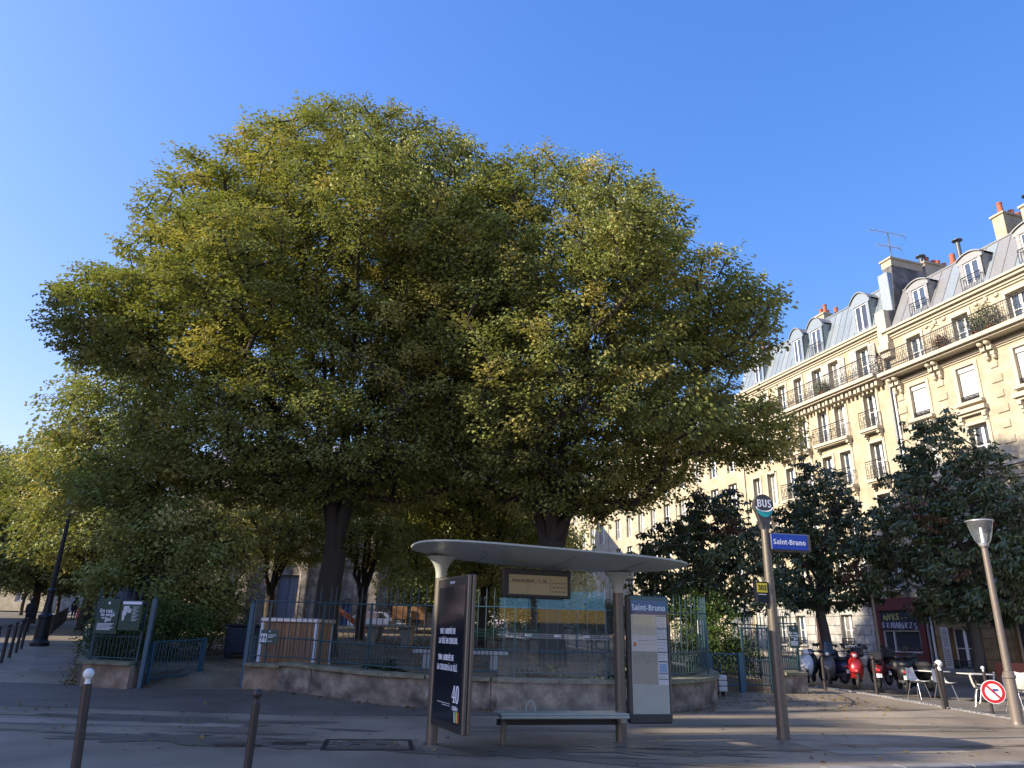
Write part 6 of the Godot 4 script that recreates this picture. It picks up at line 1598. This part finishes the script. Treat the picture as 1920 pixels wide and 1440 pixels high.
func cafe_chair():
	var o = thing("cafe_chair", "white moulded cafe chair on splayed metal legs", "chair", Vector3.ZERO, 0.0, "white chairs of the pavement cafe")
	var b = MB.new()
	# seat shell: a bent sheet with thickness
	var prof = [[.22, .46], [.12, .44], [-.08, .435], [-.17, .47], [-.21, .58], [-.235, .72], [-.24, .80]]
	for i in prof.size() - 1:
		for s in [0.0, .012]:
			for k in 6:
				var w = func(j, z): return Vector3((z - 3) / 3.0 * (.22 if j < 4 else .22 - .025 * (j - 3)), prof[j][1] + s + absf(z - 3) * absf(z - 3) * .004, prof[j][0] + absf(z - 3) * absf(z - 3) * .003)
				b.quadf(w.call(i, k), w.call(i, k + 1), w.call(i + 1, k + 1), w.call(i + 1, k))
	part(o, "seat_shell", b, M.shutter)
	for sx in [-1.0, 1.0]:
		for sz in [-1.0, 1.0]:
			b = MB.new(); b.bar(Vector3(sx * .14, .43, sz * .12), Vector3(sx * .21, 0, sz * .22), .011, .009, 6); part(o, "leg", b, M.chrome)
	return o
func cafe_table():
	var o = thing("cafe_table", "small square cafe table on a dark pedestal", "table", Vector3.ZERO, 0.0, "tables of the pavement cafe")
	var b = MB.new(); b.box(Vector3(-.34, .71, -.34), Vector3(.34, .74, .34), Transform3D.IDENTITY, .01); part(o, "table_top", b, M.shutter)
	b = MB.new(); b.bar(Vector3(0, .03, 0), Vector3(0, .71, 0), .03, .03, 8); part(o, "pedestal", b, M.black)
	b = MB.new(); b.box(Vector3(-.25, 0, -.03), Vector3(.25, .04, .03)); b.box(Vector3(-.03, .001, -.25), Vector3(.03, .041, .25)); part(o, "foot", b, M.black)
	return o
func street_things():
	shelter()
	bus_stop()
	bollard("tall dark bollard with a white ball top on the near corner", Vector3(-3.15, 0, -6.0), 1.135, .034, true, "", .075)
	bollard("shorter dark bollard with a worn dark ball on the near corner", Vector3(-2.23, 0, -7.03), .94, .036, false)
	var i = 0
	for q in [[-14.9, -22.3], [-15.67, -23.89], [-16.69, -25.79], [-17.78, -27.78], [-18.75, -29.56], [-20.1, -32.6]]:
		bollard("black ball topped bollard in the row along the left street", on(q[0], q[1]), 1.1, .05, false, "bollards along the left street")
	for q in [[9.42, -22.49], [10.56, -21.73]]:
		bollard("plain dark post at the kerb before the parked scooters", on(q[0], q[1]), .98, .045, false, "dark posts before the scooters", 0.0, "kerb_post")
	bollard("thick bollard with white ball before the cafe tables", on(11.05, -19.3), 1.02, .075, true)
	bollard("leaning thin dark post beside the thick white topped bollard", on(10.85, -19.0), 1.0, .045, false, "", .06)
	var sp = bollard("thin white topped post carrying a round prohibition sign", on(11.5, -18.18), 1.02, .035, true, "", .05, "sign_post")
	# round prohibition sign hung on it
	var rs = thing("prohibition_sign", "round red rimmed prohibition sign hung on a thin post", "sign", on(11.56, -18.12, .50), -.25)
	var b = MB.new(); b.lathe([[.0, -.01], [.26, -.01], [.26, .01], [.0, .01]], Vector3.ZERO, 28, Basis(Vector3.RIGHT, PI / 2)); part(rs, "disc", b, M.white)
	b = MB.new(); b.lathe([[.245, .012], [.18, .013]], Vector3.ZERO, 28, Basis(Vector3.RIGHT, PI / 2)); b.box(Vector3(-.19, -.022, .012), Vector3(.19, .022, .015), Transform3D(Basis(Vector3.BACK, -.8), Vector3.ZERO)); part(rs, "red_ring", b, M.red_sign)
	b = MB.new(); b.box(Vector3(-.01, .02, .012), Vector3(.11, .065, .014)); b.bar(Vector3(.02, .02, .013), Vector3(.05, -.08, .013), .008); part(rs, "symbol", b, M.blue_dark)
	glass_lamp("near street lamp with a clear glass bowl on a pinkish pole", Vector3(11.0, 0, -16.6))
	glass_lamp("far street lamp with a dusty glass bowl under the magnolia", on(14.0, -28.2) + Vector3(0, -.35, 0))
	paris_lamp("old black lamppost with a heavy fluted base on the left pavement", on(-19.27, -31.5), "old cast iron lampposts", 5.4)
	paris_lamp("slim black lamppost further up the left pavement", on(-25.3, -45.5), "old cast iron lampposts", 6.4)
	paris_lamp("black park lantern rising behind the shelter roof", on(5.9, -30.0, .2), "old cast iron lampposts", 3.6)
	# domed lamp by the gate
	var dl = thing("dome_lamp", "dark half dome garden lamp behind the green notices", "lamp", on(-11.3, -22.2, .3))
	b = MB.new(); b.lathe([[.09, -.05], [.09, 1.55], [.05, 1.6]], Vector3.ZERO, 12); part(dl, "post", b, M.fence)
	b = MB.new(); b.lathe([[.02, 1.6], [.36, 1.62], [.36, 1.66], [.33, 1.78], [.26, 1.9], [.14, 1.99], [.0, 2.02]], Vector3.ZERO, 18); part(dl, "dome", b, M.black)
	# barriers up the left street
	for k in 12:
		var t = k / 11.0; var p = Vector2(-20.9, -34.4).lerp(Vector2(-33.6, -57.5), t); var dd = Vector2(-12.7, -23.1).normalized()
		var o = thing("pavement_barrier", "black tubular barrier in the row along the left pavement edge", "barrier", on(p.x, p.y), -atan2(dd.y, dd.x), "barriers along the left pavement")
		b = MB.new(); b.tube([Vector3(-.7, 0, 0), Vector3(-.7, .9, 0), Vector3(-.6, 1.0, 0), Vector3(.6, 1.0, 0), Vector3(.7, .9, 0), Vector3(.7, 0, 0)], .028, 6); part(o, "hoop", b, M.black)
		b = MB.new(); b.bar(Vector3(-.7, .5, 0), Vector3(.7, .5, 0), .018); part(o, "crossbar", b, M.black)
	for k in 9:
		bollard("thin grey post in the row closing the left pavement", on(-34.9 + k * .42, -62.0), 1.35, .05, false, "posts across the end of the left pavement")
	# no entry sign
	var ne = thing("no_entry_sign", "round red no entry sign with white bar above a small plate", "sign", on(-34.3, -62.4))
	b = MB.new(); b.bar(Vector3(0, -.05, 0), Vector3(0, 2.9, 0), .035, .035, 8); part(ne, "pole", b, M.iron_grey)
	b = MB.new(); b.lathe([[.0, .0], [.36, .0], [.36, .02], [.0, .02]], Vector3(0, 2.45, .05), 24, Basis(Vector3.RIGHT, PI / 2)); part(ne, "white_disc", b, M.white)
	b = MB.new(); b.lathe([[.33, .024], [.0, .024]], Vector3(0, 2.45, .05), 24, Basis(Vector3.RIGHT, PI / 2)); part(ne, "red_field", b, M.red_sign)
	b = MB.new(); b.box(Vector3(-.25, 2.38, .075), Vector3(.25, 2.52, .08)); part(ne, "bar", b, M.white)
	b = MB.new(); b.box(Vector3(-.28, 1.75, .04), Vector3(.28, 2.03, .06)); part(ne, "sub_plate", b, M.white)
	# scooters, bicycles
	scooter("white scooter next to the black bicycles", on(9.9, -24.9), -1.95, M.dot, M.black)
	scooter("black scooter pressed against the white one", on(10.2, -25.4), -1.8, M.black, M.black, true)
	scooter("matt black scooter parked askew behind the row", on(11.8, -25.6), 1.3, M.rubber, M.black, false, true)
	scooter("dark green scooter near the thick bollard", on(13.2, -24.2), 1.4, flat(lin(.015, .03, .02), .3), M.black)
	scooter("second black scooter standing behind the red one", on(11.3, -25.3), 1.8, M.black, M.black, true)
	scooter("brown grey scooter standing behind the dark red one", on(12.3, -24.9), 1.5, M.grey_sign, M.black, false, true)
	scooter("dark blue scooter squeezed between grey and red ones", on(10.8, -25.0), 1.75, flat(lin(.02, .025, .06), .3), M.black)
	scooter("dark grey maxi scooter with a tall windscreen", on(10.5, -24.6), -2.0, M.iron_grey, M.black, true)
	scooter("bright red scooter in the parked row", on(11.05, -24.0), -1.9, M.red, M.black)
	scooter("dark red scooter with black top box", on(11.65, -23.7), 1.1, flat(lin(.12, .01, .012), .3), M.black, false, true)
	scooter("black scooter with a red tail light showing", on(12.1, -23.2), 1.25, M.black, M.black)
	scooter("black scooter at the end of the row with white mirrors", on(12.7, -23.4), 1.6, M.black, M.rubber, true)
	bicycle("black city bicycle leaning near the pier railing", on(9.0, -25.2), 1.2, "bicycles by the railing")
	bicycle("black bicycle with dull wheels behind the first one", on(8.5, -25.9), 1.25, "bicycles by the railing")
	# cafe
	var ch = cafe_chair(); var tb = cafe_table()
	var spots = [[12.0, -22.2, .4], [12.6, -21.9, .2], [13.5, -21.4, -2.2], [14.0, -20.6, 2.6], [13.3, -19.9, .5], [12.9, -20.7, 1.1], [14.6, -21.6, -.8], [15.9, -21.5, 1.9], [14.7, -20.3, -1.8], [15.2, -19.6, -2.4], [16.2, -20.4, .8], [17.0, -20.9, 2.2]]
	for k in spots.size():
		var q = spots[k]
		if k == 0: ch.position = on(q[0], q[1], -.12); ch.rotation.y = q[2]
		else: dup(ch, on(q[0], q[1], -.12), q[2])
	for k in 4:
		var q = [[12.7, -22.6, .3], [13.6, -22.0, .1], [14.3, -20.0, .4], [15.5, -20.3, .2]][k]
		if k == 0: tb.position = on(q[0], q[1], -.12); tb.rotation.y = q[2]
		else: dup(tb, on(q[0], q[1], -.12), q[2])
	b = MB.new(); b.box(Vector3(-.5, 0, -.35), Vector3(.5, .75, .35), Transform3D.IDENTITY, .04)
	var pl = thing("planter_box", "brick red planter box beside the cafe tables", "planter", on(17.6, -26.2, -.05), .3)
	part(pl, "box", b, M.terracotta); b = MB.new(); b.box(Vector3(-.44, .76, -.29), Vector3(.44, .77, .29)); part(pl, "soil", b, M.soil)
	# white rain cover over a parked two-wheeler at the frame edge
	var cv = thing("covered_scooter", "scooter under a crumpled off white rain cover", "scooter", on(13.4, -18.6, -.1), .5)
	b = MB.new(); b.ball(Vector3(0, .75, 0), Vector3(.55, .78, .34), 22, 16)
	for k in b.v.size():
		var p = b.v[k]; var f = 1.0 + nz.get_noise_3dv(p * 60.0) * .16; p = Vector3(p.x * f, maxf(p.y * f, .12), p.z * f); b.v[k] = p
	part(cv, "cover", b, M.cover_white)
	b = MB.new()
	for x in [-.4, .4]:
		var pts = []
		for k in 16: pts.append(Vector3(x + cos(TAU * k / 16) * .2, .22 + sin(TAU * k / 16) * .2, 0))
		b.tube(pts, .05, 6, true)
	part(cv, "wheels", b, M.rubber)
	people()

# ---------------------------------------------------------------- people far up the left street
func body_mesh(bones: Array, cell: float) -> ArrayMesh:
	# surface nets over tapered capsules joined by a smooth minimum; bones: [a, b, ra, rb]
	var lo = Vector3.ONE * 1e9; var hi = -lo
	for q in bones:
		for e in [q[0], q[1]]:
			lo = lo.min(e - Vector3.ONE * .25); hi = hi.max(e + Vector3.ONE * .25)
	var n = Vector3i(((hi - lo) / cell).ceil()) + Vector3i.ONE
	var g = PackedFloat32Array(); g.resize(n.x * n.y * n.z)
	var f = func(p: Vector3) -> float:
		var s = 0.0
		for q in bones:
			var ab: Vector3 = q[1] - q[0]; var t = clampf((p - q[0]).dot(ab) / maxf(ab.length_squared(), 1e-6), 0.0, 1.0)
			s += exp(-38.0 * ((p - q[0] - ab * t).length() - lerpf(q[2], q[3], t)))
		return -log(maxf(s, 1e-20)) / 38.0
	for x in n.x: for y in n.y: for z in n.z: g[(x * n.y + y) * n.z + z] = f.call(lo + Vector3(x, y, z) * cell)
	var at = func(x, y, z): return g[(x * n.y + y) * n.z + z]
	var vid = {}
	var b = MB.new()
	for x in n.x - 1:
		for y in n.y - 1:
			for z in n.z - 1:
				var s = Vector3.ZERO; var c = 0
				for e in [[0,0,0,1,0,0],[0,1,0,1,1,0],[0,0,1,1,0,1],[0,1,1,1,1,1],[0,0,0,0,1,0],[1,0,0,1,1,0],[0,0,1,0,1,1],[1,0,1,1,1,1],[0,0,0,0,0,1],[1,0,0,1,0,1],[0,1,0,0,1,1],[1,1,0,1,1,1]]:
					var v0 = at.call(x + e[0], y + e[1], z + e[2]); var v1 = at.call(x + e[3], y + e[4], z + e[5])
					if (v0 < 0) != (v1 < 0):
						var t = v0 / (v0 - v1); s += Vector3(x + lerpf(e[0], e[3], t), y + lerpf(e[1], e[4], t), z + lerpf(e[2], e[5], t)); c += 1
				if c: vid[Vector3i(x, y, z)] = lo + s / c * cell
	var nrm = {}
	for k in vid:
		var p = vid[k]; var e = .01
		nrm[k] = Vector3(f.call(p + Vector3(e, 0, 0)) - f.call(p - Vector3(e, 0, 0)), f.call(p + Vector3(0, e, 0)) - f.call(p - Vector3(0, e, 0)), f.call(p + Vector3(0, 0, e)) - f.call(p - Vector3(0, 0, e))).normalized()
	for k in vid:
		for ax in 3:
			var u = Vector3i.ZERO; u[(ax + 1) % 3] = 1
			var w = Vector3i.ZERO; w[(ax + 2) % 3] = 1
			var d = Vector3i.ZERO; d[ax] = 1
			var k2 = k + d
			if k2.x >= n.x or k2.y >= n.y or k2.z >= n.z: continue
			if (at.call(k.x, k.y, k.z) < 0) == (at.call(k2.x, k2.y, k2.z) < 0): continue
			var q = [k, k - u, k - u - w, k - w]
			if q.all(func(c): return vid.has(c)):
				b.tri(vid[q[0]], vid[q[1]], vid[q[2]], nrm[q[0]], nrm[q[1]], nrm[q[2]]); b.tri(vid[q[0]], vid[q[2]], vid[q[3]], nrm[q[0]], nrm[q[2]], nrm[q[3]])
	return b.mesh()
func person(label, at, turn, top, legs, stride):
	var o = thing("person", label, "person", at, turn)
	var V = func(x, y, z): return Vector3(x, y, z)
	var bones = [[V.call(0, .95, 0), V.call(0, 1.32, 0), .15, .17], [V.call(-.15, 1.40, 0), V.call(.15, 1.40, 0), .075, .075], [V.call(0, 1.4, 0), V.call(0, 1.53, .01), .06, .055], [V.call(0, 1.60, .02), V.call(0, 1.66, .02), .09, .10]]
	for s in [-1.0, 1.0]:
		var sw = stride * s
		bones.append([V.call(s * .19, 1.38, 0), V.call(s * .24, 1.1, -sw * .3), .055, .045]); bones.append([V.call(s * .24, 1.1, -sw * .3), V.call(s * .22, .86, -sw * .3 + .1), .043, .034]); bones.append([V.call(s * .22, .86, -sw * .3 + .1), V.call(s * .215, .76, -sw * .3 + .12), .04, .03])
		bones.append([V.call(s * .09, .93, 0), V.call(s * .1, .5, sw * .6), .09, .06]); bones.append([V.call(s * .1, .5, sw * .6), V.call(s * .1, .08, sw * .8 - .06), .055, .04]); bones.append([V.call(s * .1, .06, sw * .8 - .06), V.call(s * .11, .04, sw * .8 + .14), .045, .035])
	part(o, "body", body_mesh(bones, .045), legs)
	var b = MB.new(); b.ball(Vector3(0, 1.2, 0), Vector3(.215, .27, .16), 14, 9); b.ball(Vector3(-.19, 1.26, 0), Vector3(.08, .16, .09), 8, 6); b.ball(Vector3(.19, 1.26, 0), Vector3(.08, .16, .09), 8, 6); part(o, "jacket", b, top)
	b = MB.new(); b.ball(Vector3(0, 1.665, -.015), Vector3(.112, .115, .115), 12, 8); part(o, "hair", b, M.black)
	return o
func people():
	person("person in pale jacket and dark trousers walking away beside the posts", on(-34.9, -60.6), PI + .5, M.cloth_light, M.cloth_dark, .28)
	person("person in dark clothes standing by the black barriers", on(-26.4, -41.6), 1.2, M.cloth_dark, M.cloth_dark, .08)
	var rb = thing("luggage_trolley", "upright red shopping trolley next to the walking person", "trolley", on(-34.2, -60.3))
	var b = MB.new(); b.box(Vector3(-.24, .14, -.17), Vector3(.24, .98, .17), Transform3D.IDENTITY, .07); part(rb, "bag", b, M.red_sign)
	b = MB.new(); b.tube([Vector3(-.16, .9, -.18), Vector3(-.16, 1.1, -.22), Vector3(.16, 1.1, -.22), Vector3(.16, .9, -.18)], .015, 6); part(rb, "handle", b, M.black)
	for x in [-.2, .2]:
		b = MB.new(); b.lathe([[.08, -.02], [.08, .02], [0, .02]], Vector3(x, .08, -.12), 12, Basis(Vector3.BACK, PI / 2)); part(rb, "wheel", b, M.rubber)

# ---------------------------------------------------------------- things inside the park
func bench(label, at, turn, group = "green park benches"):
	var o = thing("park_bench", label, "bench", at, turn, group)
	for k in 4:
		var b = MB.new(); b.box(Vector3(-.9, .43, -.18 + k * .1), Vector3(.9, .46, -.10 + k * .1), Transform3D.IDENTITY, .01); part(o, "seat_slat", b, M.green_bench)
	for k in 3:
		var b = MB.new(); b.box(Vector3(-.9, .55 + k * .12, -.24 - k * .03), Vector3(.9, .64 + k * .12, -.21 - k * .03), Transform3D.IDENTITY, .01); part(o, "back_slat", b, M.green_bench)
	for x in [-.7, .7]:
		var b = MB.new(); b.tube([Vector3(x, 0, .2), Vector3(x, .42, .14), Vector3(x, .42, -.2), Vector3(x, .88, -.31)], .022, 6); b.bar(Vector3(x, .42, -.16), Vector3(x, 0, -.28), .022); part(o, "leg", b, M.iron)
	return o
func park_things():
	# wooden toilet cabin
	var c = thing("wooden_cabin", "plank clad cabin with pale metal corner frame behind the railing", "cabin", Vector3(-6.12, gy(-21.6) + .3, -21.35), -.10)
	var wd = 1.58; var h = 1.30; var dp = 1.3
	var x = -wd * .5 + .07; var k = 0
	var pv = []
	for q in 3:
		var pb = MB.new(); pb.box(Vector3(-.052, 0, -.015), Vector3(.052, h - .1, .012 + q * .004), Transform3D.IDENTITY, .006); pv.append(pb.mesh())
	while x < wd * .5 - .02:
		var o = part(c, "plank", pv[k % 3], M.wood if k % 3 else M.wood_b); o.position = Vector3(x + .0, .0, 0); x += .11; k += 1
	for q in 11:
		var o = part(c, "plank", pv[q % 3], M.wood_b if q % 2 else M.wood); o.position = Vector3(wd * .5 + .0, 0, -.1 - q * .11); o.rotation.y = PI / 2
		o = part(c, "plank", pv[q % 3], M.wood_b if q % 2 else M.wood); o.position = Vector3(-wd * .5, 0, -.1 - q * .11); o.rotation.y = -PI / 2
	var b = MB.new()
	for sx in [-1.0, 1.0]: b.box(Vector3(sx * wd * .5 - .045, -.3, -.05), Vector3(sx * wd * .5 + .045, h - .1, .03), Transform3D.IDENTITY, .01); b.box(Vector3(sx * wd * .5 - .045, -.3, -dp - .05), Vector3(sx * wd * .5 + .045, h - .1, -dp + .03), Transform3D.IDENTITY, .01)
	part(c, "corner_frame", b, M.dot)
	b = MB.new(); b.box(Vector3(-wd * .5 - .08, h - .1, -dp - .1), Vector3(wd * .5 + .08, h + .02, .07), Transform3D.IDENTITY, .02); part(c, "roof", b, M.silver)
	# dark rubbish trailer beside it
	var d = thing("dark_bin", "low dark tarpaulin covered bin left of the cabin", "bin", on(-8.3, -24.2, .3), .2)
	b = MB.new(); b.box(Vector3(-.55, .12, -.4), Vector3(.55, .95, .4), Transform3D.IDENTITY, .06); part(d, "body", b, M.cloth_dark)
	b = MB.new(); b.box(Vector3(-.6, .95, -.44), Vector3(.6, 1.03, .44), Transform3D.IDENTITY, .03); part(d, "lid", b, M.black)
	for sx in [-.4, .4]:
		b = MB.new(); b.lathe([[.12, -.03], [.12, .03], [0, .03]], Vector3(sx, .12, .36), 12, Basis(Vector3.RIGHT, PI / 2)); part(d, "wheel", b, M.rubber)
	# table tennis table
	var t = thing("table_tennis_table", "concrete table tennis table on slanted slab legs", "table", on(-5.1, -33.7, .32), -.06)
	b = MB.new(); b.box(Vector3(-1.05, .70, -.75), Vector3(1.05, .82, .75), Transform3D.IDENTITY, .02); part(t, "table_top", b, M.concrete)
	for sx in [-1.0, 1.0]:
		b = MB.new(); b.prism(PackedVector2Array([Vector2(sx * .95, -.05), Vector2(sx * .62, -.05), Vector2(sx * .42, .70), Vector2(sx * .98, .70)]), -.45, .45); part(t, "leg", b, M.concrete)
	b = MB.new(); b.box(Vector3(-.015, .82, -.75), Vector3(.015, .97, .75)); part(t, "net", b, M.silver)
	# slide
	var s = thing("playground_slide", "red brown playground slide sloping beside the big trunk", "slide", on(-8.2, -40.5, .32), .1)
	b = MB.new()
	var cur = [Vector3(-1.3, 1.5, 0), Vector3(-.7, 1.15, 0), Vector3(.1, .62, 0), Vector3(.7, .36, 0), Vector3(1.3, .30, 0)]
	for i in 4: b.quadf(cur[i] + Vector3(0, 0, -.25), cur[i + 1] + Vector3(0, 0, -.25), cur[i + 1] + Vector3(0, 0, .25), cur[i] + Vector3(0, 0, .25))
	part(s, "chute", b, M.silver)
	for z in [-.27, .27]:
		b = MB.new()
		for i in 4: b.quadf(cur[i] + Vector3(0, -.1, z), cur[i + 1] + Vector3(0, -.1, z), cur[i + 1] + Vector3(0, .2, z), cur[i] + Vector3(0, .2, z))
		part(s, "side_board", b, M.terracotta)
	b = MB.new()
	for z in [-.3, .3]: b.bar(Vector3(-1.35, -.05, z), Vector3(-1.35, 2.2, z), .05); b.bar(Vector3(-1.95, -.05, z), Vector3(-1.95, 2.2, z), .05)
	for i in 5: b.bar(Vector3(-1.95, .3 + i * .28, -.3), Vector3(-1.95, .3 + i * .28, .3), .025)
	part(s, "ladder", b, M.wood)
	b = MB.new(); b.box(Vector3(-2.0, 1.45, -.32), Vector3(-1.3, 1.5, .32)); part(s, "platform", b, M.wood)
	# benches, stone slab seat, planters, play panels
	bench("green slatted bench right of the table tennis table", on(-2.6, -35.5, .32), .1)
	bench("green slatted bench behind the advertising panel", on(-.9, -30.5, .32), -.3)
	bench("green slatted bench far back near the church", on(-6.2, -47.0, .32), .2)
	bench("green slatted bench seen through the shelter panes", on(1.6, -31.0, .32), .3)
	var st = thing("stone_seat", "long pale slab seat inside the park behind the black panel", "seat", on(-1.3, -22.5, .32), .12)
	b = MB.new(); b.box(Vector3(-1.4, .40, -.2), Vector3(1.4, .50, .2), Transform3D.IDENTITY, .015); part(st, "slab", b, M.stone_white)
	for sx in [-1.0, 1.0]:
		b = MB.new(); b.box(Vector3(sx - .12, -.05, -.16), Vector3(sx + .12, .40, .16)); part(st, "support", b, M.concrete)
	for q in [[-6.3, -44.5, "square orange brown play panel on posts"], [-5.2, -44.7, "tall orange brown play panel on posts"]]:
		var p = thing("play_panel", q[2], "play panel", on(q[0], q[1], .32))
		b = MB.new(); b.box(Vector3(-.45, .8, -.04), Vector3(.45, 1.55, .04), Transform3D.IDENTITY, .02); part(p, "board", b, M.wood_b)
		b = MB.new(); b.bar(Vector3(-.4, -.05, 0), Vector3(-.4, .8, 0), .05); b.bar(Vector3(.4, -.05, 0), Vector3(.4, .8, 0), .05); part(p, "posts", b, M.wood)
	# striped tub by the right gate
	var tub = thing("slatted_tub", "cream slatted tub at the end of the curved wall", "tub", on(5.75, -20.35), .3)
	for i in 3:
		b = MB.new(); b.box(Vector3(-.13, .12 + i * .14, -.13), Vector3(.13, .245 + i * .14, .13), Transform3D.IDENTITY, .015); part(tub, "slat", b, M.shutter)
	for sx in [-.09, .09]:
		b = MB.new(); b.box(Vector3(sx - .03, -.02, -.1), Vector3(sx + .03, .12, .1)); part(tub, "foot", b, M.wall_dirty)
	# white car beyond the park
	var car = thing("parked_car", "small white car parked in front of the church", "car", on(-9.6, -56.0, -.1), 0.0)
	b = MB.new(); b.prism(PackedVector2Array([Vector2(-2.0, .3), Vector2(2.0, .3), Vector2(2.02, .7), Vector2(1.75, .86), Vector2(1.0, .95), Vector2(.55, 1.42), Vector2(-1.1, 1.48), Vector2(-1.75, 1.0), Vector2(-2.02, .85)]), -.82, .82); part(car, "body", b, M.white)
	b = MB.new(); b.prism(PackedVector2Array([Vector2(.85, .98), Vector2(.48, 1.36), Vector2(-1.02, 1.41), Vector2(-1.5, 1.0)]), -.83, .83); part(car, "side_window", b, M.pane)
	for q in [[-1.25, -.78], [1.25, -.78], [-1.25, .78], [1.25, .78]]:
		b = MB.new(); b.lathe([[.0, -.1], [.31, -.1], [.31, .1], [.2, .1], [.18, .08], [0, .08]], Vector3(q[0], .31, q[1]), 18, Basis(Vector3.RIGHT, PI / 2)); part(car, "wheel", b, M.rubber)

# ---------------------------------------------------------------- sky
func clear_sky(s: Vector3, T: float, sat: float, level: float) -> ImageTexture:
	# clear daylight sky after Preetham: turbidity T, scaled so that it is level bright 40 degrees up at right angles to the sun
	var F = func(ct, g, c): return (1.0 + c[0] * exp(c[1] / maxf(ct, .03))) * (1.0 + c[2] * exp(c[3] * g) + c[4] * cos(g) * cos(g))
	var cY = [.1787 * T - 1.4630, -.3554 * T + .4275, -.0227 * T + 5.3251, .1206 * T - 2.5771, -.0670 * T + .3703]
	var cx = [-.0193 * T - .2592, -.0665 * T + .0008, -.0004 * T + .2125, -.0641 * T - .8989, -.0033 * T + .0452]
	var cy = [-.0167 * T - .2608, -.0950 * T + .0092, -.0079 * T + .2102, -.0441 * T - 1.6537, -.0109 * T + .0529]
	var z = acos(s.y)
	var xz = T * T * (.00166 * z ** 3 - .00375 * z * z + .00209 * z) + T * (-.02903 * z ** 3 + .06377 * z * z - .03202 * z + .00394) + (.11693 * z ** 3 - .21196 * z * z + .06052 * z + .25886)
	var yz = T * T * (.00275 * z ** 3 - .00610 * z * z + .00317 * z) + T * (-.04214 * z ** 3 + .08970 * z * z - .04153 * z + .00516) + (.15346 * z ** 3 - .26756 * z * z + .06670 * z + .26688)
	var f0 = [F.call(1.0, z, cY), F.call(1.0, z, cx), F.call(1.0, z, cy)]
	var at = func(d: Vector3) -> Color:
		var ct = clampf(d.y, .02, 1.0); var g = acos(clampf(d.dot(s), -1.0, 1.0))
		var Y = F.call(ct, g, cY) / f0[0]; var x = xz * F.call(ct, g, cx) / f0[1]; var y = yz * F.call(ct, g, cy) / f0[2]
		var X = x / y * Y; var Z = (1.0 - x - y) / y * Y
		var r = 3.2406 * X - 1.5372 * Y - .4986 * Z; var gg = -.9689 * X + 1.8758 * Y + .0415 * Z; var b = .0557 * X - .2040 * Y + 1.0570 * Z
		b = maxf(b, 1e-3)
		return Color(b * pow(clampf(r / b, 0.0, 2.0), sat), b * pow(clampf(gg / b, 0.0, 2.0), sat), b)
	var ref: Color = at.call(Vector3(0, .64, -.77).normalized())
	var k = level / (ref.r * .2126 + ref.g * .7152 + ref.b * .0722)
	var im = Image.create(512, 256, false, Image.FORMAT_RGBF)
	for j in 256:
		var th = PI * (j + .5) / 256.0
		for i in 512:
			var u = TAU * (i + .5) / 512.0
			var c: Color = at.call(Vector3(sin(th) * sin(u), cos(th), -sin(th) * cos(u))) if j < 129 else Color(.35, .36, .38)
			im.set_pixel(i, j, c * k)
	return ImageTexture.create_from_image(im)
# ---------------------------------------------------------------- scene
func _ready():
	# camera
	var cam = Camera3D.new(); cam.name = "camera"; add_child(cam)
	var p = deg_to_rad(19.5); var ro = deg_to_rad(1.6)
	var up0 = Vector3(0, cos(p), sin(p)); var fw = Vector3(0, sin(p), -cos(p))
	cam.transform = Transform3D(Basis(Vector3.RIGHT * cos(ro) + up0 * sin(ro), up0 * cos(ro) - Vector3.RIGHT * sin(ro), -fw), Vector3(0, EYE, 0))
	cam.fov = rad_to_deg(2.0 * atan(720.0 / 1331.0)); cam.near = 0.1; cam.far = 900.0; cam.current = true
	# sky, sun, exposure
	var env = Environment.new(); env.background_mode = Environment.BG_SKY
	var to_sun = Vector3(-1.0, tan(deg_to_rad(27.0)), 0.27).normalized()
	var sky = Sky.new(); var sm = PanoramaSkyMaterial.new(); sm.panorama = clear_sky(to_sun, 2.4, 1.6, 0.335 / 2.2)
	sky.sky_material = sm; env.sky = sky
	env.tonemap_mode = Environment.TONE_MAPPER_LINEAR; env.tonemap_exposure = 2.2
	env.sdfgi_enabled = true; env.ssao_enabled = true; env.ssil_enabled = true
	var we = WorldEnvironment.new(); we.name = "world_environment"; we.environment = env; add_child(we)
	var sun = DirectionalLight3D.new(); sun.name = "sun"; add_child(sun)
	sun.look_at_from_position(to_sun * 50.0, Vector3.ZERO, Vector3.UP)
	sun.light_energy = 1.38; sun.light_color = Color(1.0, .945, .855); sun.light_angular_distance = 0.5; sun.shadow_enabled = true
	nz.seed = 3; nz.frequency = 0.03; nz.fractal_octaves = 3
	rng.seed = 11
	make_materials()
	ground()
	buildings()
	walls_and_fences()
	plants()
	fallen_leaves()
	street_things()
	park_things()
